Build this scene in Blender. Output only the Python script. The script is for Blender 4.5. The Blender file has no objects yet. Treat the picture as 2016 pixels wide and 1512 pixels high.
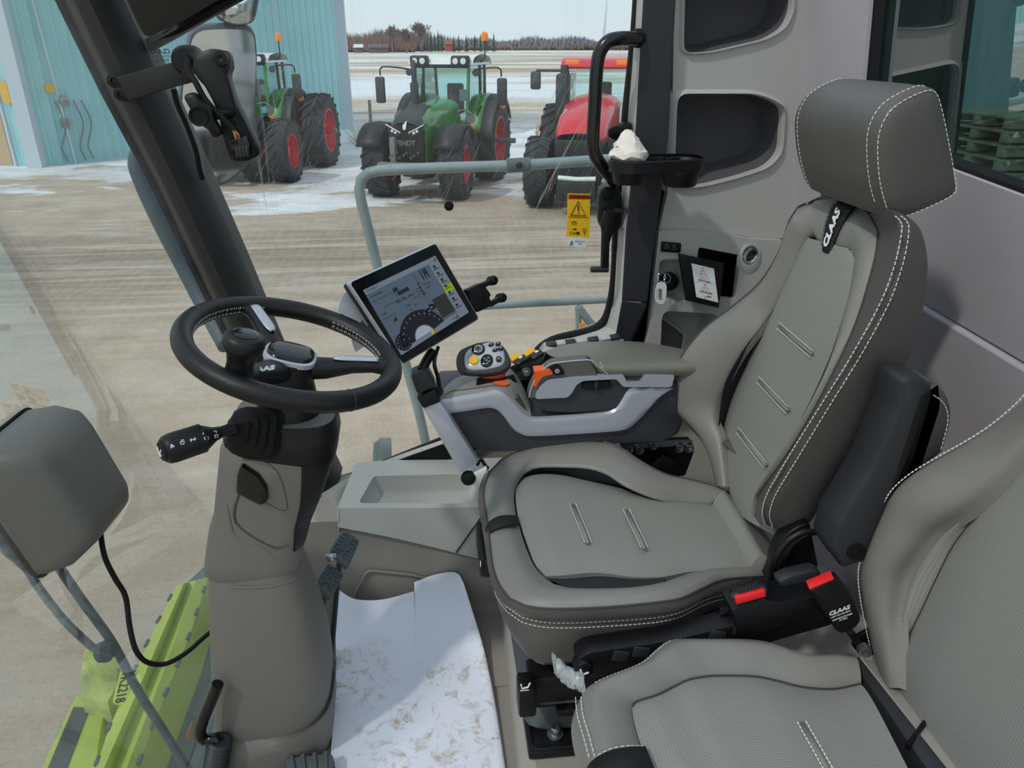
import bpy, bmesh, math, random
from mathutils import Vector, Matrix
random.seed(7)
S = bpy.context.scene
COL = S.collection
V = Vector
# ------------------------------------------------------------------ survey of the place
# X runs to the rear of the cab, Y across it to the far window, Z up from the cab floor.
F = 1500.0; EYE = 1.45
PIT = math.atan(674 / F); YAW = 0.10782
cp, sp, cy, sy = math.cos(PIT), math.sin(PIT), math.cos(YAW), math.sin(YAW)
G = -2.15                      # ground level under the machine
def ray(x, y):
    u = (x - 1008) / F; v = (y - 756) / F; h = cp - v * sp
    return V((u * cy + h * sy, h * cy - u * sy, -(sp + v * cp)))
O = V((0, 0, EYE))
def aY(x, y, Y): r = ray(x, y); return O + r * (Y / r.y)
def aX(x, y, X): r = ray(x, y); return O + r * (X / r.x)
def aZ(x, y, Z): r = ray(x, y); return O + r * ((Z - EYE) / r.z)
def aP(x, y, p, n):
    r = ray(x, y); return O + r * ((V(p) - O).dot(V(n)) / r.dot(V(n)))
def wr(x, y, off=0.0):         # right-hand side wall of the cab, slightly tapered
    return aP(x, y, (0, 2.02 + off, 0), (-.1, 1, 0))
# ------------------------------------------------------------------ materials
def lin(c):
    c = c / 255.0
    return c / 12.92 if c <= .04045 else ((c + .055) / 1.055) ** 2.4
def rgb(c): return (lin(c[0]), lin(c[1]), lin(c[2]), 1)
MATS = {}
def new_mat(name):
    m = bpy.data.materials.new(name); m.use_nodes = True; MATS[name] = m
    nt = m.node_tree; return m, nt, nt.nodes, nt.links, nt.nodes['Principled BSDF']
def mat(name, c, rough=.5, metal=0., bump=None, var=0., spec=.5, emit=0., vscale=6., coat=0., voro=False):
    m, nt, N, L, b = new_mat(name)
    b.inputs['Base Color'].default_value = rgb(c); b.inputs['Roughness'].default_value = rough
    b.inputs['Metallic'].default_value = metal; b.inputs['Specular IOR Level'].default_value = spec
    b.inputs['Coat Weight'].default_value = coat
    if emit:
        b.inputs['Emission Color'].default_value = rgb(c); b.inputs['Emission Strength'].default_value = emit
    tc = N.new('ShaderNodeTexCoord')
    if var:
        n = N.new('ShaderNodeTexNoise'); n.inputs['Scale'].default_value = vscale; n.inputs['Detail'].default_value = 5
        L.new(tc.outputs['Object'], n.inputs['Vector'])
        r = N.new('ShaderNodeValToRGB')
        r.color_ramp.elements[0].position = .3; r.color_ramp.elements[1].position = .7
        r.color_ramp.elements[0].color = rgb([max(0, x * (1 - var)) for x in c]); r.color_ramp.elements[1].color = rgb([min(255, x * (1 + var)) for x in c])
        L.new(n.outputs['Fac'], r.inputs['Fac']); L.new(r.outputs['Color'], b.inputs['Base Color'])
    if bump:
        if voro:
            n = N.new('ShaderNodeTexVoronoi'); n.inputs['Scale'].default_value = bump[0]; o = n.outputs['Distance']
        else:
            n = N.new('ShaderNodeTexNoise'); n.inputs['Scale'].default_value = bump[0]; n.inputs['Detail'].default_value = 3; o = n.outputs['Fac']
        L.new(tc.outputs['Object'], n.inputs['Vector'])
        bp = N.new('ShaderNodeBump'); bp.inputs['Strength'].default_value = bump[1]; bp.inputs['Distance'].default_value = .002
        L.new(o, bp.inputs['Height']); L.new(bp.outputs['Normal'], b.inputs['Normal'])
    return m
def perforated(name, c, hole, pitch, rough=.55):      # leather with a punched grid of small holes, laid out in UV metres
    m, nt, N, L, b = new_mat(name)
    uv = N.new('ShaderNodeUVMap'); b.inputs['Roughness'].default_value = rough
    v = N.new('ShaderNodeTexVoronoi'); v.voronoi_dimensions = '2D'; v.inputs['Scale'].default_value = 1 / pitch; v.inputs['Randomness'].default_value = 0
    L.new(uv.outputs['UV'], v.inputs['Vector'])
    r = N.new('ShaderNodeValToRGB'); e = r.color_ramp.elements
    e[0].position = .14; e[0].color = rgb(hole); e[1].position = .26; e[1].color = rgb(c)
    L.new(v.outputs['Distance'], r.inputs['Fac']); L.new(r.outputs['Color'], b.inputs['Base Color'])
    tc = N.new('ShaderNodeTexCoord'); n = N.new('ShaderNodeTexNoise'); n.inputs['Scale'].default_value = 260; L.new(tc.outputs['Object'], n.inputs['Vector'])
    bp = N.new('ShaderNodeBump'); bp.inputs['Strength'].default_value = .25; bp.inputs['Distance'].default_value = .002
    L.new(n.outputs['Fac'], bp.inputs['Height']); L.new(bp.outputs['Normal'], b.inputs['Normal'])
    return m
# ------------------------------------------------------------------ object bookkeeping
OFF = {}
def root(name, label, cat, loc=(0, 0, 0), group=None, rz=0.0):
    o = bpy.data.objects.new(name, None); COL.objects.link(o); o.location = loc; o.rotation_euler = (0, 0, rz)
    o.empty_display_size = .1; OFF[o.name] = V(loc)
    o['label'] = label; o['category'] = cat
    if group: o['group'] = group
    return o
def tag(o, label=None, cat=None, group=None, kind=None):
    if label: o['label'] = label
    if cat: o['category'] = cat
    if group: o['group'] = group
    if kind: o['kind'] = kind
    return o
def copy_tree(o, parent=None):
    c = o.copy(); COL.objects.link(c)
    if parent: c.parent = parent
    for ch in [k for k in bpy.data.objects if k.parent == o]: copy_tree(ch, c)
    return c
# ------------------------------------------------------------------ curves
def cr(pts, n, closed=False):
    pts = [V(p) for p in pts]; m = len(pts)
    if m == 1: return [pts[0].copy() for _ in range(n)]
    raw = []; segs = m if closed else m - 1; k = 12
    for i in range(segs):
        if closed: a, b, c, d = pts[i - 1], pts[i], pts[(i + 1) % m], pts[(i + 2) % m]
        else: a, b, c, d = pts[max(i - 1, 0)], pts[i], pts[i + 1], pts[min(i + 2, m - 1)]
        # centripetal-ish tension keeps corners from overshooting
        l = (c - b).length or 1e-9
        t1 = (c - a) * .5; t2 = (d - b) * .5
        if t1.length > l: t1 = t1 * (l / t1.length)
        if t2.length > l: t2 = t2 * (l / t2.length)
        for j in range(k):
            t = j / k; t2_, t3 = t * t, t * t * t
            raw.append(b * (2 * t3 - 3 * t2_ + 1) + t1 * (t3 - 2 * t2_ + t) + c * (-2 * t3 + 3 * t2_) + t2 * (t3 - t2_))
    raw.append(pts[0].copy() if closed else pts[-1].copy())
    return resample(raw, n, closed)
def resample(raw, n, closed=False):
    L = [0.0]
    for i in range(1, len(raw)): L.append(L[-1] + (raw[i] - raw[i - 1]).length)
    out = []; tot = L[-1] or 1e-9; j = 0; cnt = n if closed else n - 1
    for i in range(n):
        s = tot * i / cnt
        while j < len(raw) - 2 and L[j + 1] < s: j += 1
        d = L[j + 1] - L[j] or 1e-9
        out.append(raw[j].lerp(raw[j + 1], min(1, max(0, (s - L[j]) / d))))
    return out
def poly(pts, n, closed=False):
    p = [V(q) for q in pts]
    if closed: p = p + [p[0]]
    return resample(p, n, closed)
def rounded(pts, r, k=4):      # planar polygon with its corners rounded
    pts = [V(p) for p in pts]; out = []; m = len(pts)
    for i in range(m):
        a, b, c = pts[i - 1], pts[i], pts[(i + 1) % m]
        rr = r[i] if isinstance(r, (list, tuple)) else r
        d1, d2 = (a - b), (c - b); q = min(rr, d1.length * .45, d2.length * .45)
        p1 = b + d1.normalized() * q; p2 = b + d2.normalized() * q
        for j in range(k + 1):
            t = j / k; out.append(p1 * (1 - t) ** 2 + b * 2 * t * (1 - t) + p2 * t * t)
    return out
# ------------------------------------------------------------------ mesh builder
class MB:
    def __init__(s): s.v = []; s.f = []; s.uv = {}
    def add(s, vs, fs, uvs=None):
        o = len(s.v); s.v += [V(p) for p in vs]; s.f += [tuple(i + o for i in f) for f in fs]
        if uvs:
            for i, u in enumerate(uvs): s.uv[o + i] = u
        return s
    def bm(s, bm, M=None):
        if M is not None: bmesh.ops.transform(bm, matrix=M, verts=bm.verts)
        bm.verts.index_update()
        s.add([v.co.copy() for v in bm.verts], [[v.index for v in f.verts] for f in bm.faces]); bm.free(); return s
    def box(s, c, size, r=0., rot=None, seg=2):
        bm = bmesh.new(); bmesh.ops.create_cube(bm, size=1)
        for v in bm.verts: v.co = V((v.co.x * size[0], v.co.y * size[1], v.co.z * size[2]))
        if r: bmesh.ops.bevel(bm, geom=list(bm.edges), offset=min(r, min(size) * .49), segments=seg, affect='EDGES', profile=.5)
        M = Matrix.Translation(V(c))
        if rot is not None: M = M @ (rot.to_4x4() if not isinstance(rot, tuple) else Matrix.Rotation(rot[2], 4, 'Z') @ Matrix.Rotation(rot[1], 4, 'Y') @ Matrix.Rotation(rot[0], 4, 'X'))
        return s.bm(bm, M)
    def frame(s, d):
        d = V(d).normalized(); u = V((0, 0, 1)) if abs(d.z) < .9 else V((1, 0, 0))
        a = u.cross(d).normalized(); return a, d.cross(a).normalized()
    def cyl(s, a, b, r1, r2=None, n=20, caps=True, bev=0.):
        a, b = V(a), V(b); r2 = r1 if r2 is None else r2; x, y = s.frame(b - a); d = (b - a).normalized()
        prof = [(a, r1), (b, r2)] if not bev else [(a, r1 - bev), (a + d * bev * .3, r1 - bev * .3), (a + d * bev, r1), (b - d * bev, r2), (b - d * bev * .3, r2 - bev * .3), (b, r2 - bev)]
        return s.rings([[p + (x * math.cos(2 * math.pi * i / n) + y * math.sin(2 * math.pi * i / n)) * r for i in range(n)] for p, r in prof], caps)
    def lathe(s, a, axis, prof, n=28, caps=True):       # prof: (height along axis, radius)
        a, ax = V(a), V(axis).normalized(); x, y = s.frame(ax)
        return s.rings([[a + ax * h + (x * math.cos(2 * math.pi * i / n) + y * math.sin(2 * math.pi * i / n)) * r for i in range(n)] for h, r in prof], caps)
    def rings(s, rs, caps=True, closed=False):
        n = len(rs[0]); vs = [p for r in rs for p in r]; fs = []
        m = len(rs)
        for j in range(m if closed else m - 1):
            k = (j + 1) % m
            for i in range(n):
                fs.append((j * n + i, j * n + (i + 1) % n, k * n + (i + 1) % n, k * n + i))
        if caps and not closed: fs += [tuple(range(n))[::-1], tuple((m - 1) * n + i for i in range(n))]
        return s.add(vs, fs)
    def tube(s, pts, r, n=12, closed=False, caps=True, flat=None):
        pts = [V(p) for p in pts]; m = len(pts); rs = []; prev = None
        for i in range(m):
            a = pts[i - 1] if (i or closed) else pts[i]; b = pts[(i + 1) % m] if (i < m - 1 or closed) else pts[i]
            d = (b - a).normalized()
            if prev is None: x, y = s.frame(d)
            else:
                x = prev - d * prev.dot(d); x = x.normalized() if x.length > 1e-6 else s.frame(d)[0]; y = d.cross(x)
            prev = x; ri = r[i] if isinstance(r, (list, tuple)) else r
            rs.append([pts[i] + x * math.cos(2 * math.pi * k / n) * ri + y * math.sin(2 * math.pi * k / n) * ri * (flat or 1) for k in range(n)])
        return s.rings(rs, caps, closed)
    def grid(s, rows, uv=True, close=False):
        n = len(rows[0]); m = len(rows); vs = [p for r in rows for p in r]
        fs = [(j * n + i, j * n + (i + 1) % n, (j + 1) * n + (i + 1) % n, (j + 1) * n + i) for j in range(m - 1) for i in range(n if close else n - 1)]
        uvs = None
        if uv:
            mid = rows[m // 2]; us = [0.]
            for i in range(1, n): us.append(us[-1] + (mid[i] - mid[i - 1]).length)
            vs_ = [0.]
            for j in range(1, m): vs_.append(vs_[-1] + (rows[j][n // 2] - rows[j - 1][n // 2]).length)
            uvs = []
            for j in range(m):
                w = sum((rows[j][i] - rows[j][i - 1]).length for i in range(1, n)); c = us[-1] / 2
                for i in range(n): uvs.append((c + (us[i] - c) * (w / (us[-1] or 1)), vs_[j]))
        return s.add(vs, fs, uvs)
    def skin(s, curves, nu=40, nv=4, smooth=True, resamp=True):     # guide curves, smooth surface through them
        cs = [cr(c, nu) if resamp else c for c in curves]
        cols = []
        for i in range(nu):
            p = [c[i] for c in cs]
            cols.append(cr(p, (len(p) - 1) * nv + 1) if smooth else poly(p, (len(p) - 1) * nv + 1))
        rows = [[cols[i][j] for i in range(nu)] for j in range(len(cols[0]))]
        s.grid(rows); return rows
    def prism(s, pts, vec, bev=0.):     # polygon extruded by vec
        pts = [V(p) for p in pts]; vec = V(vec); n = len(pts)
        nrm = V((0, 0, 0))
        for i in range(n): nrm += pts[i - 1].cross(pts[i])
        if nrm.dot(vec) > 0: pts = pts[::-1]
        if bev:
            c = sum(pts, V()) / n; d = vec.normalized()
            def inset(b): 
                out = []
                for i in range(n):
                    e1 = (pts[i] - pts[i - 1]); e2 = (pts[(i + 1) % n] - pts[i])
                    n1 = d.cross(e1).normalized() if e1.length > 1e-7 else V(); n2 = d.cross(e2).normalized() if e2.length > 1e-7 else V()
                    q = n1 + n2; q = q.normalized() if q.length > 1e-6 else V()
                    if (pts[i] + q * 1e-4 - c).length > 1e9: q = -q
                    out.append(pts[i] - q * b)
                return out
            i1 = inset(bev); i2 = inset(bev * .3)
            rs = [i1, [p + d * bev * .3 for p in i2], [p + d * bev for p in pts], [p + vec - d * bev for p in pts], [p + vec - d * bev * .3 for p in i2], [p + vec for p in i1]]
        else: rs = [pts, [p + vec for p in pts]]
        return s.rings(rs, True)
    def pad(s, pts, nrm, h, rim=.012, steps=5, base=0.):      # cushioned panel: outline rising to a softly domed top
        pts = [V(p) for p in pts]; c = sum(pts, V()) / len(pts); nrm = V(nrm).normalized(); rs = []
        R = sum((p - c).length for p in pts) / len(pts)
        rs.append([p - nrm * base for p in pts])
        for k in range(steps + 1):
            t = k / steps; f = 1 - (rim / R) * t * 1.0
            rs.append([c + (p - c) * f + nrm * h * math.sin(t * math.pi / 2) for p in pts])
        for f2 in (.75, .5, .25):
            g = 1 - rim / R; rs.append([c + (p - c) * g * f2 + nrm * h * (1 + .12 * (1 - f2)) for p in pts])
        n = len(pts); vs = [p for r in rs for p in r]; fs = []
        for j in range(len(rs) - 1):
            for i in range(n): fs.append((j * n + i, j * n + (i + 1) % n, (j + 1) * n + (i + 1) % n, (j + 1) * n + i))
        fs.append(tuple((len(rs) - 1) * n + i for i in range(n)))
        x, y = s.frame(nrm)
        return s.add(vs, fs, [((p - c).dot(x), (p - c).dot(y)) for p in vs])
    def flat(s, pts): return s.add(pts, [tuple(range(len(pts)))])
    def build(s, name, m, parent=None, smooth=40, bev=0., sub=0, solid=0., kind=None, label=None, fix=True):
        me = bpy.data.meshes.new(name); off = OFF.get(parent.name, V()) if parent else V()
        me.from_pydata([tuple(p - off) for p in s.v], [], s.f); me.update()
        if s.uv:
            l = me.uv_layers.new(name='UVMap')
            for lp in me.loops: l.data[lp.index].uv = s.uv.get(lp.vertex_index, (0, 0))
        if fix:
            bm = bmesh.new(); bm.from_mesh(me)
            if not s.uv: bmesh.ops.remove_doubles(bm, verts=bm.verts, dist=1e-5)
            bmesh.ops.recalc_face_normals(bm, faces=bm.faces); bm.to_mesh(me); bm.free()
        if smooth:
            me.shade_smooth()
            if smooth < 180: me.set_sharp_from_angle(angle=math.radians(smooth))
        o = bpy.data.objects.new(name, me); COL.objects.link(o); me.materials.append(MATS[m] if isinstance(m, str) else m)
        if solid: 
            md = o.modifiers.new('solid', 'SOLIDIFY'); md.thickness = solid; md.offset = -1
        if bev:
            md = o.modifiers.new('bevel', 'BEVEL'); md.width = bev; md.segments = 2; md.limit_method = 'ANGLE'; md.angle_limit = math.radians(40)
        if sub:
            md = o.modifiers.new('sub', 'SUBSURF'); md.levels = sub; md.render_levels = sub
        if parent: o.parent = parent; OFF[o.name] = off
        if kind: o['kind'] = kind
        if label: o['label'] = label
        return o
def text(mb, s, size, o, xd, yd, bold=0., shear=0., align='CENTER', depth=.0004, res=2):    # lettering added to a mesh builder
    c = bpy.data.curves.new('t', 'FONT'); c.body = s; c.size = size; c.align_x = align; c.align_y = 'CENTER'; c.shear = shear; c.offset = bold; c.extrude = depth; c.resolution_u = res
    ob = bpy.data.objects.new('t', c); me = bpy.data.meshes.new_from_object(ob)
    xd = V(xd).normalized(); yd = V(yd); yd = (yd - xd * yd.dot(xd)).normalized(); zd = xd.cross(yd)
    o = V(o)
    mb.add([o + xd * v.co.x + yd * v.co.y + zd * (v.co.z + depth) for v in me.vertices], [tuple(p.vertices) for p in me.polygons])
    bpy.data.objects.remove(ob); bpy.data.curves.remove(c); bpy.data.meshes.remove(me)
def plate(mb, outer, holes, nrm, thick):      # flat panel with cut-outs; outer / holes are 3D loops lying in one plane
    outer = [V(p) for p in outer]; o = outer[0]; n = V(nrm).normalized(); x = (outer[1] - outer[0]); x = (x - n * x.dot(n)).normalized(); y = n.cross(x)
    c = bpy.data.curves.new('p', 'CURVE'); c.dimensions = '2D'; c.fill_mode = 'BOTH'; c.extrude = thick / 2
    for lp in [outer] + list(holes):
        sp_ = c.splines.new('POLY'); sp_.points.add(len(lp) - 1); sp_.use_cyclic_u = True
        for k, p in enumerate(lp): d = V(p) - o; sp_.points[k].co = (d.dot(x), d.dot(y), 0, 1)
    ob = bpy.data.objects.new('p', c); me = bpy.data.meshes.new_from_object(ob)
    mb.add([o + x * v.co.x + y * v.co.y + n * (v.co.z - thick / 2) for v in me.vertices], [tuple(p.vertices) for p in me.polygons])
    bpy.data.objects.remove(ob); bpy.data.curves.remove(c); bpy.data.meshes.remove(me)
def dashes(mb, pts, r=.0008, L=.0055, gap=.0028, lift=None):       # a run of stitches
    pts = [V(p) for p in pts]; tot = sum((pts[i] - pts[i - 1]).length for i in range(1, len(pts))); n = max(2, int(tot / (L + gap)))
    q = resample(pts, n * 6 + 1)
    for i in range(n):
        a, b = q[i * 6], q[i * 6 + 4]
        if lift: a = a + lift; b = b + lift
        mb.cyl(a, b, r, n=5)
def K(x0, y0, s):               # coordinates read off an enlarged survey crop
    return lambda x, y: (x0 + x * s, y0 + y * s)
k1, k2, k3, k4 = K(0, 0, .3472), K(660, 0, .3472), K(1100, 0, .4564), K(250, 500, .372)
k5, k6, k7, k8 = K(640, 450, .377), K(1180, 340, .258), K(0, 760, .4972), K(560, 860, .4313)
k9, kA, kB, kC = K(900, 820, .4578), K(1300, 130, .6416), K(1400, 980, .2778), K(1100, 900, .4544)

from mathutils.bvhtree import BVHTree
def bvh(m): return BVHTree.FromPolygons([tuple(p) for p in m.v], [tuple(f) for f in m.f])
def hit(t, x, y, o=0.):          # where a sight line meets a built surface, lifted off it by o
    r = ray(x, y).normalized(); p, n, i, d = t.ray_cast(O, r)
    if p is None: p, n, i, d = t.find_nearest(O + r * 1.5)
    n = V(n)
    if n.dot(r) > 0: n = -n
    return V(p) + n * o
def quad(px):                    # four seen corners of a parallelogram -> its shape up to scale (depth ratios)
    R = [ray(*p) for p in px]    # P0 - P1 + P2 - P3 = 0 with P0 depth 1
    M = Matrix(((-R[1].x, R[2].x, -R[3].x), (-R[1].y, R[2].y, -R[3].y), (-R[1].z, R[2].z, -R[3].z)))
    s = M.inverted() @ (-R[0]); d = [1, s[0], s[1], s[2]]
    return [r * k for r, k in zip(R, d)]
# ================================================================== sky, sun, camera
w = bpy.data.worlds.new('World'); S.world = w; w.use_nodes = True
N, L = w.node_tree.nodes, w.node_tree.links
bg = N['Background']; tc = N.new('ShaderNodeTexCoord'); sep = N.new('ShaderNodeSeparateXYZ'); L.new(tc.outputs['Generated'], sep.inputs[0])
rp = N.new('ShaderNodeValToRGB'); e = rp.color_ramp.elements
e[0].position = 0.0; e[0].color = (.70, .80, .85, 1); e[1].position = .75; e[1].color = (.60, .72, .84, 1)
x_ = e.new(.10); x_.color = (.68, .81, .87, 1)
L.new(sep.outputs['Z'], rp.inputs['Fac'])
nz = N.new('ShaderNodeTexNoise'); nz.inputs['Scale'].default_value = 2.2; nz.inputs['Detail'].default_value = 6
mp = N.new('ShaderNodeMapping'); mp.inputs['Scale'].default_value = (1, 1, 5); L.new(tc.outputs['Generated'], mp.inputs[0]); L.new(mp.outputs[0], nz.inputs['Vector'])
cr2 = N.new('ShaderNodeValToRGB'); cr2.color_ramp.elements[0].position = .42; cr2.color_ramp.elements[1].position = .68
L.new(nz.outputs['Fac'], cr2.inputs['Fac'])
mx = N.new('ShaderNodeMixRGB'); mx.inputs['Color2'].default_value = (.84, .92, .95, 1); L.new(cr2.outputs['Color'], mx.inputs['Fac']); L.new(rp.outputs['Color'], mx.inputs['Color1'])
L.new(mx.outputs['Color'], bg.inputs['Color']); bg.inputs['Strength'].default_value = 1.0
su = bpy.data.lights.new('Sun', 'SUN'); su.energy = 1.3; su.angle = math.radians(3); su.color = (1, .95, .87)
so = bpy.data.objects.new('Sun', su); COL.objects.link(so); so.rotation_euler = V((.62, .50, -.95)).to_track_quat('-Z', 'Y').to_euler()
cam = bpy.data.cameras.new('Camera'); co = bpy.data.objects.new('Camera', cam); COL.objects.link(co); S.camera = co
cam.sensor_width = 36; cam.lens = F / 2016 * 36; cam.clip_start = .02; cam.clip_end = 3000
co.location = O; co.rotation_euler = (math.pi / 2 - PIT, 0, -YAW)
S.view_settings.view_transform = 'Standard'; S.view_settings.look = 'None'; S.view_settings.gamma = 1; S.view_settings.use_curve_mapping = False
S.view_settings.exposure = 0.0
# ================================================================== ground
def ground_mat():
    m, nt, N, L, b = new_mat('ground')
    g = N.new('ShaderNodeNewGeometry'); sx = N.new('ShaderNodeSeparateXYZ'); L.new(g.outputs['Position'], sx.inputs[0])
    def noise(scale, det=6, stretch=None, rough=.6, dist=0):
        n = N.new('ShaderNodeTexNoise'); n.inputs['Scale'].default_value = scale; n.inputs['Detail'].default_value = det; n.inputs['Roughness'].default_value = rough; n.inputs['Distortion'].default_value = dist
        if stretch:
            mp = N.new('ShaderNodeMapping'); mp.inputs['Scale'].default_value = stretch; mp.inputs['Rotation'].default_value = (0, 0, -.09); L.new(g.outputs['Position'], mp.inputs[0]); L.new(mp.outputs[0], n.inputs['Vector'])
        else: L.new(g.outputs['Position'], n.inputs['Vector'])
        return n.outputs['Fac']
    def math_(op, a, b=None, c=None):
        n = N.new('ShaderNodeMath'); n.operation = op
        for i, q in enumerate((a, b, c)):
            if q is None: continue
            if isinstance(q, (int, float)): n.inputs[i].default_value = q
            else: L.new(q, n.inputs[i])
        return n.outputs[0]
    def ramp(f, stops):
        r = N.new('ShaderNodeValToRGB'); el = r.color_ramp.elements
        while len(el) < len(stops): el.new(.5)
        for q, (p, c) in zip(el, stops): q.position = p; q.color = c if len(c) == 4 else rgb(c)
        L.new(f, r.inputs['Fac']); return r.outputs['Color']
    def mix(f, a, b_):
        n = N.new('ShaderNodeMixRGB'); L.new(f, n.inputs['Fac']); L.new(a, n.inputs['Color1']); L.new(b_, n.inputs['Color2']); return n.outputs['Color']
    # gravelly frozen dirt
    d1 = ramp(noise(1.1, 9, None, .65), [(.28, (148, 132, 116)), (.5, (186, 169, 150)), (.72, (208, 196, 180))])
    d2 = ramp(noise(34, 6, None, .7), [(.3, (108, 100, 93)), (.43, (184, 169, 152)), (.60, (184, 169, 152)), (.70, (240, 230, 218))])
    mm = N.new('ShaderNodeMixRGB'); mm.inputs['Fac'].default_value = .5; L.new(d1, mm.inputs['Color1']); L.new(d2, mm.inputs['Color2']); dirt = mm.outputs['Color']
    # long wheel ruts, running across the yard
    rut = noise(1.0, 8, (.11, 2.3, 1), .66, 1.1)
    band = math_('SUBTRACT', 1.0, math_('MINIMUM', 1.0, math_('MULTIPLY', math_('ABSOLUTE', math_('SUBTRACT', sx.outputs['Y'], 14.0)), .2)))
    rr = ramp(rut, [(.40, (0, 0, 0, 1)), (.52, (1, 1, 1, 1))])
    rf = math_('MULTIPLY', rr, math_('MULTIPLY', band, .62))
    dark = N.new('ShaderNodeRGB'); dark.outputs[0].default_value = rgb((112, 102, 92)); dirt = mix(rf, dirt, dark.outputs[0])
    # tread prints inside the ruts
    wv = N.new('ShaderNodeTexWave'); wv.inputs['Scale'].default_value = 1.6; wv.inputs['Distortion'].default_value = 6; wv.inputs['Detail'].default_value = 2; L.new(g.outputs['Position'], wv.inputs['Vector'])
    tr = math_('MULTIPLY', math_('MULTIPLY', ramp(wv.outputs['Fac'], [(.35, (1, 1, 1, 1)), (.6, (0, 0, 0, 1))]), rf), .35)
    dirt = mix(tr, dirt, dark.outputs[0])
    # thin frost smears on the yard
    fr = N.new('ShaderNodeRGB'); fr.outputs[0].default_value = rgb((206, 200, 190))
    dirt = mix(math_('MULTIPLY', ramp(noise(.5, 8, (.5, 1.6, 1), .7), [(.50, (0, 0, 0, 1)), (.70, (1, 1, 1, 1))]), .55), dirt, fr.outputs[0])
    # snow: patches around the machines, then the field
    sn = N.new('ShaderNodeRGB'); sn.outputs[0].default_value = rgb((228, 231, 234))
    icy = ramp(noise(.8, 8, (.6, 1, 1), .7), [(.30, (156, 146, 132)), (.44, (210, 210, 210)), (.58, (232, 235, 238))])
    snow_edge = math_('ADD', math_('MULTIPLY', math_('SUBTRACT', sx.outputs['Y'], 18.4), .22), math_('MULTIPLY', math_('SUBTRACT', noise(.45, 9, (.45, 1, 1), .65), .5), 6.0))
    ex_ = math_('MULTIPLY', math_('ADD', sx.outputs['X'], 3.2), .25); ey_ = math_('MULTIPLY', math_('SUBTRACT', sx.outputs['Y'], 19.0), .75)
    patch = math_('MAXIMUM', 0.0, math_('SUBTRACT', 1.0, math_('ADD', math_('MULTIPLY', ex_, ex_), math_('MULTIPLY', ey_, ey_))))
    snow_edge = math_('ADD', snow_edge, math_('MULTIPLY', patch, 1.1))
    far_edge = math_('MULTIPLY', sx.outputs['X'], .05)
    snow_f = ramp(math_('ADD', snow_edge, far_edge), [(.38, (0, 0, 0, 1)), (.60, (1, 1, 1, 1))])
    yard = mix(snow_f, dirt, icy)
    field = ramp(noise(1.0, 8, (.010, .055, 1), .68, .3), [(.34, (214, 222, 229)), (.44, (222, 227, 231)), (.53, (182, 164, 142)), (.72, (164, 144, 120))])
    ff = ramp(math_('MULTIPLY', math_('SUBTRACT', sx.outputs['Y'], 36.0), .12), [(0, (0, 0, 0, 1)), (1, (1, 1, 1, 1))])
    colr = mix(ff, yard, field)
    L.new(colr, b.inputs['Base Color']); b.inputs['Roughness'].default_value = .9; b.inputs['Specular IOR Level'].default_value = .15
    bp = N.new('ShaderNodeBump'); bp.inputs['Strength'].default_value = .5; bp.inputs['Distance'].default_value = .06
    L.new(math_('ADD', noise(7, 6), math_('MULTIPLY', rut, 1.5)), bp.inputs['Height']); L.new(bp.outputs['Normal'], b.inputs['Normal'])
    return m
ground_mat()
m = MB(); m.flat([(-700, -60, G), (900, -60, G), (900, 900, G), (-700, 900, G)]); m.build('floor_ground', 'ground', smooth=0, kind='structure')
# ragged snow banks beside the machines
mat('snow', (226, 230, 235), .8, bump=(3, .6), var=.03, vscale=2)
mat('dry_grass', (176, 148, 108), .9)
for (x, y, rx, ry, h) in [(-3.2, 32.2, 1.3, .7, .4), (5.9, 33.6, 1.7, .8, .4), (-9.0, 26.4, 1.3, .3, .1)]:
    m = MB(); rows = []
    for j in range(15):
        v = -1 + j / 7; row = []
        for i in range(25):
            u = -1 + i / 12; d = u * u + v * v; q = max(0, 1 - d) ** .7
            row.append(V((x + u * rx * (1 + .1 * math.sin(9 * v)), y + v * ry * (1 + .25 * math.sin(7 * u + x)), G - .01 + h * q * (.75 + .4 * random.random() * q))))
        rows.append(row)
    m.grid(rows, uv=False)
    o = m.build('snow_bank', 'snow', smooth=180); tag(o, kind='stuff', cat='snow', label='low ridge of old snow lying on the frozen yard', group='snow ridges in the yard')
# dry grass tufts
for nm, x, y, n, sprd in [('at the foot of the left fence post by the shed corner', -1.6, 31.6, 260, 1.0), ('around the short fence post beyond the red tractor', 5.7, 33.0, 240, 1.5)]:
    m = MB()
    for _ in range(n):
        a = max(-1.1, min(1.1, random.gauss(0, sprd * .5))); b_ = random.gauss(0, .4); h = random.uniform(.25, .7); lx = random.gauss(0, .18)
        p = V((x + a, y + b_, G)); m.add([p + V((-.025, 0, 0)), p + V((.025, 0, 0)), p + V((lx, .05, h))], [(0, 1, 2)])
    o = m.build('dry_grass', 'dry_grass', smooth=0, fix=False); tag(o, 'tuft of dry tan grass ' + nm, 'grass', kind='stuff')
# fence posts
mat('old_wood', (140, 128, 112), .9, var=.15, vscale=9)
for px, y0, y1, lab in [(731, 252, 197, 'weathered fence post by the teal shed corner'), (1079, 262, 226, 'short fence post in snow beyond the red tractor')]:
    a = aZ(px, y0, G); b_ = aY(px, y1, a.y); m = MB(); m.cyl(a - V((0, 0, .2)), (a.x, a.y, b_.z), .085, .07, 10); tag(m.build('fence_post', 'old_wood'), lab, 'fence post')
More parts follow.
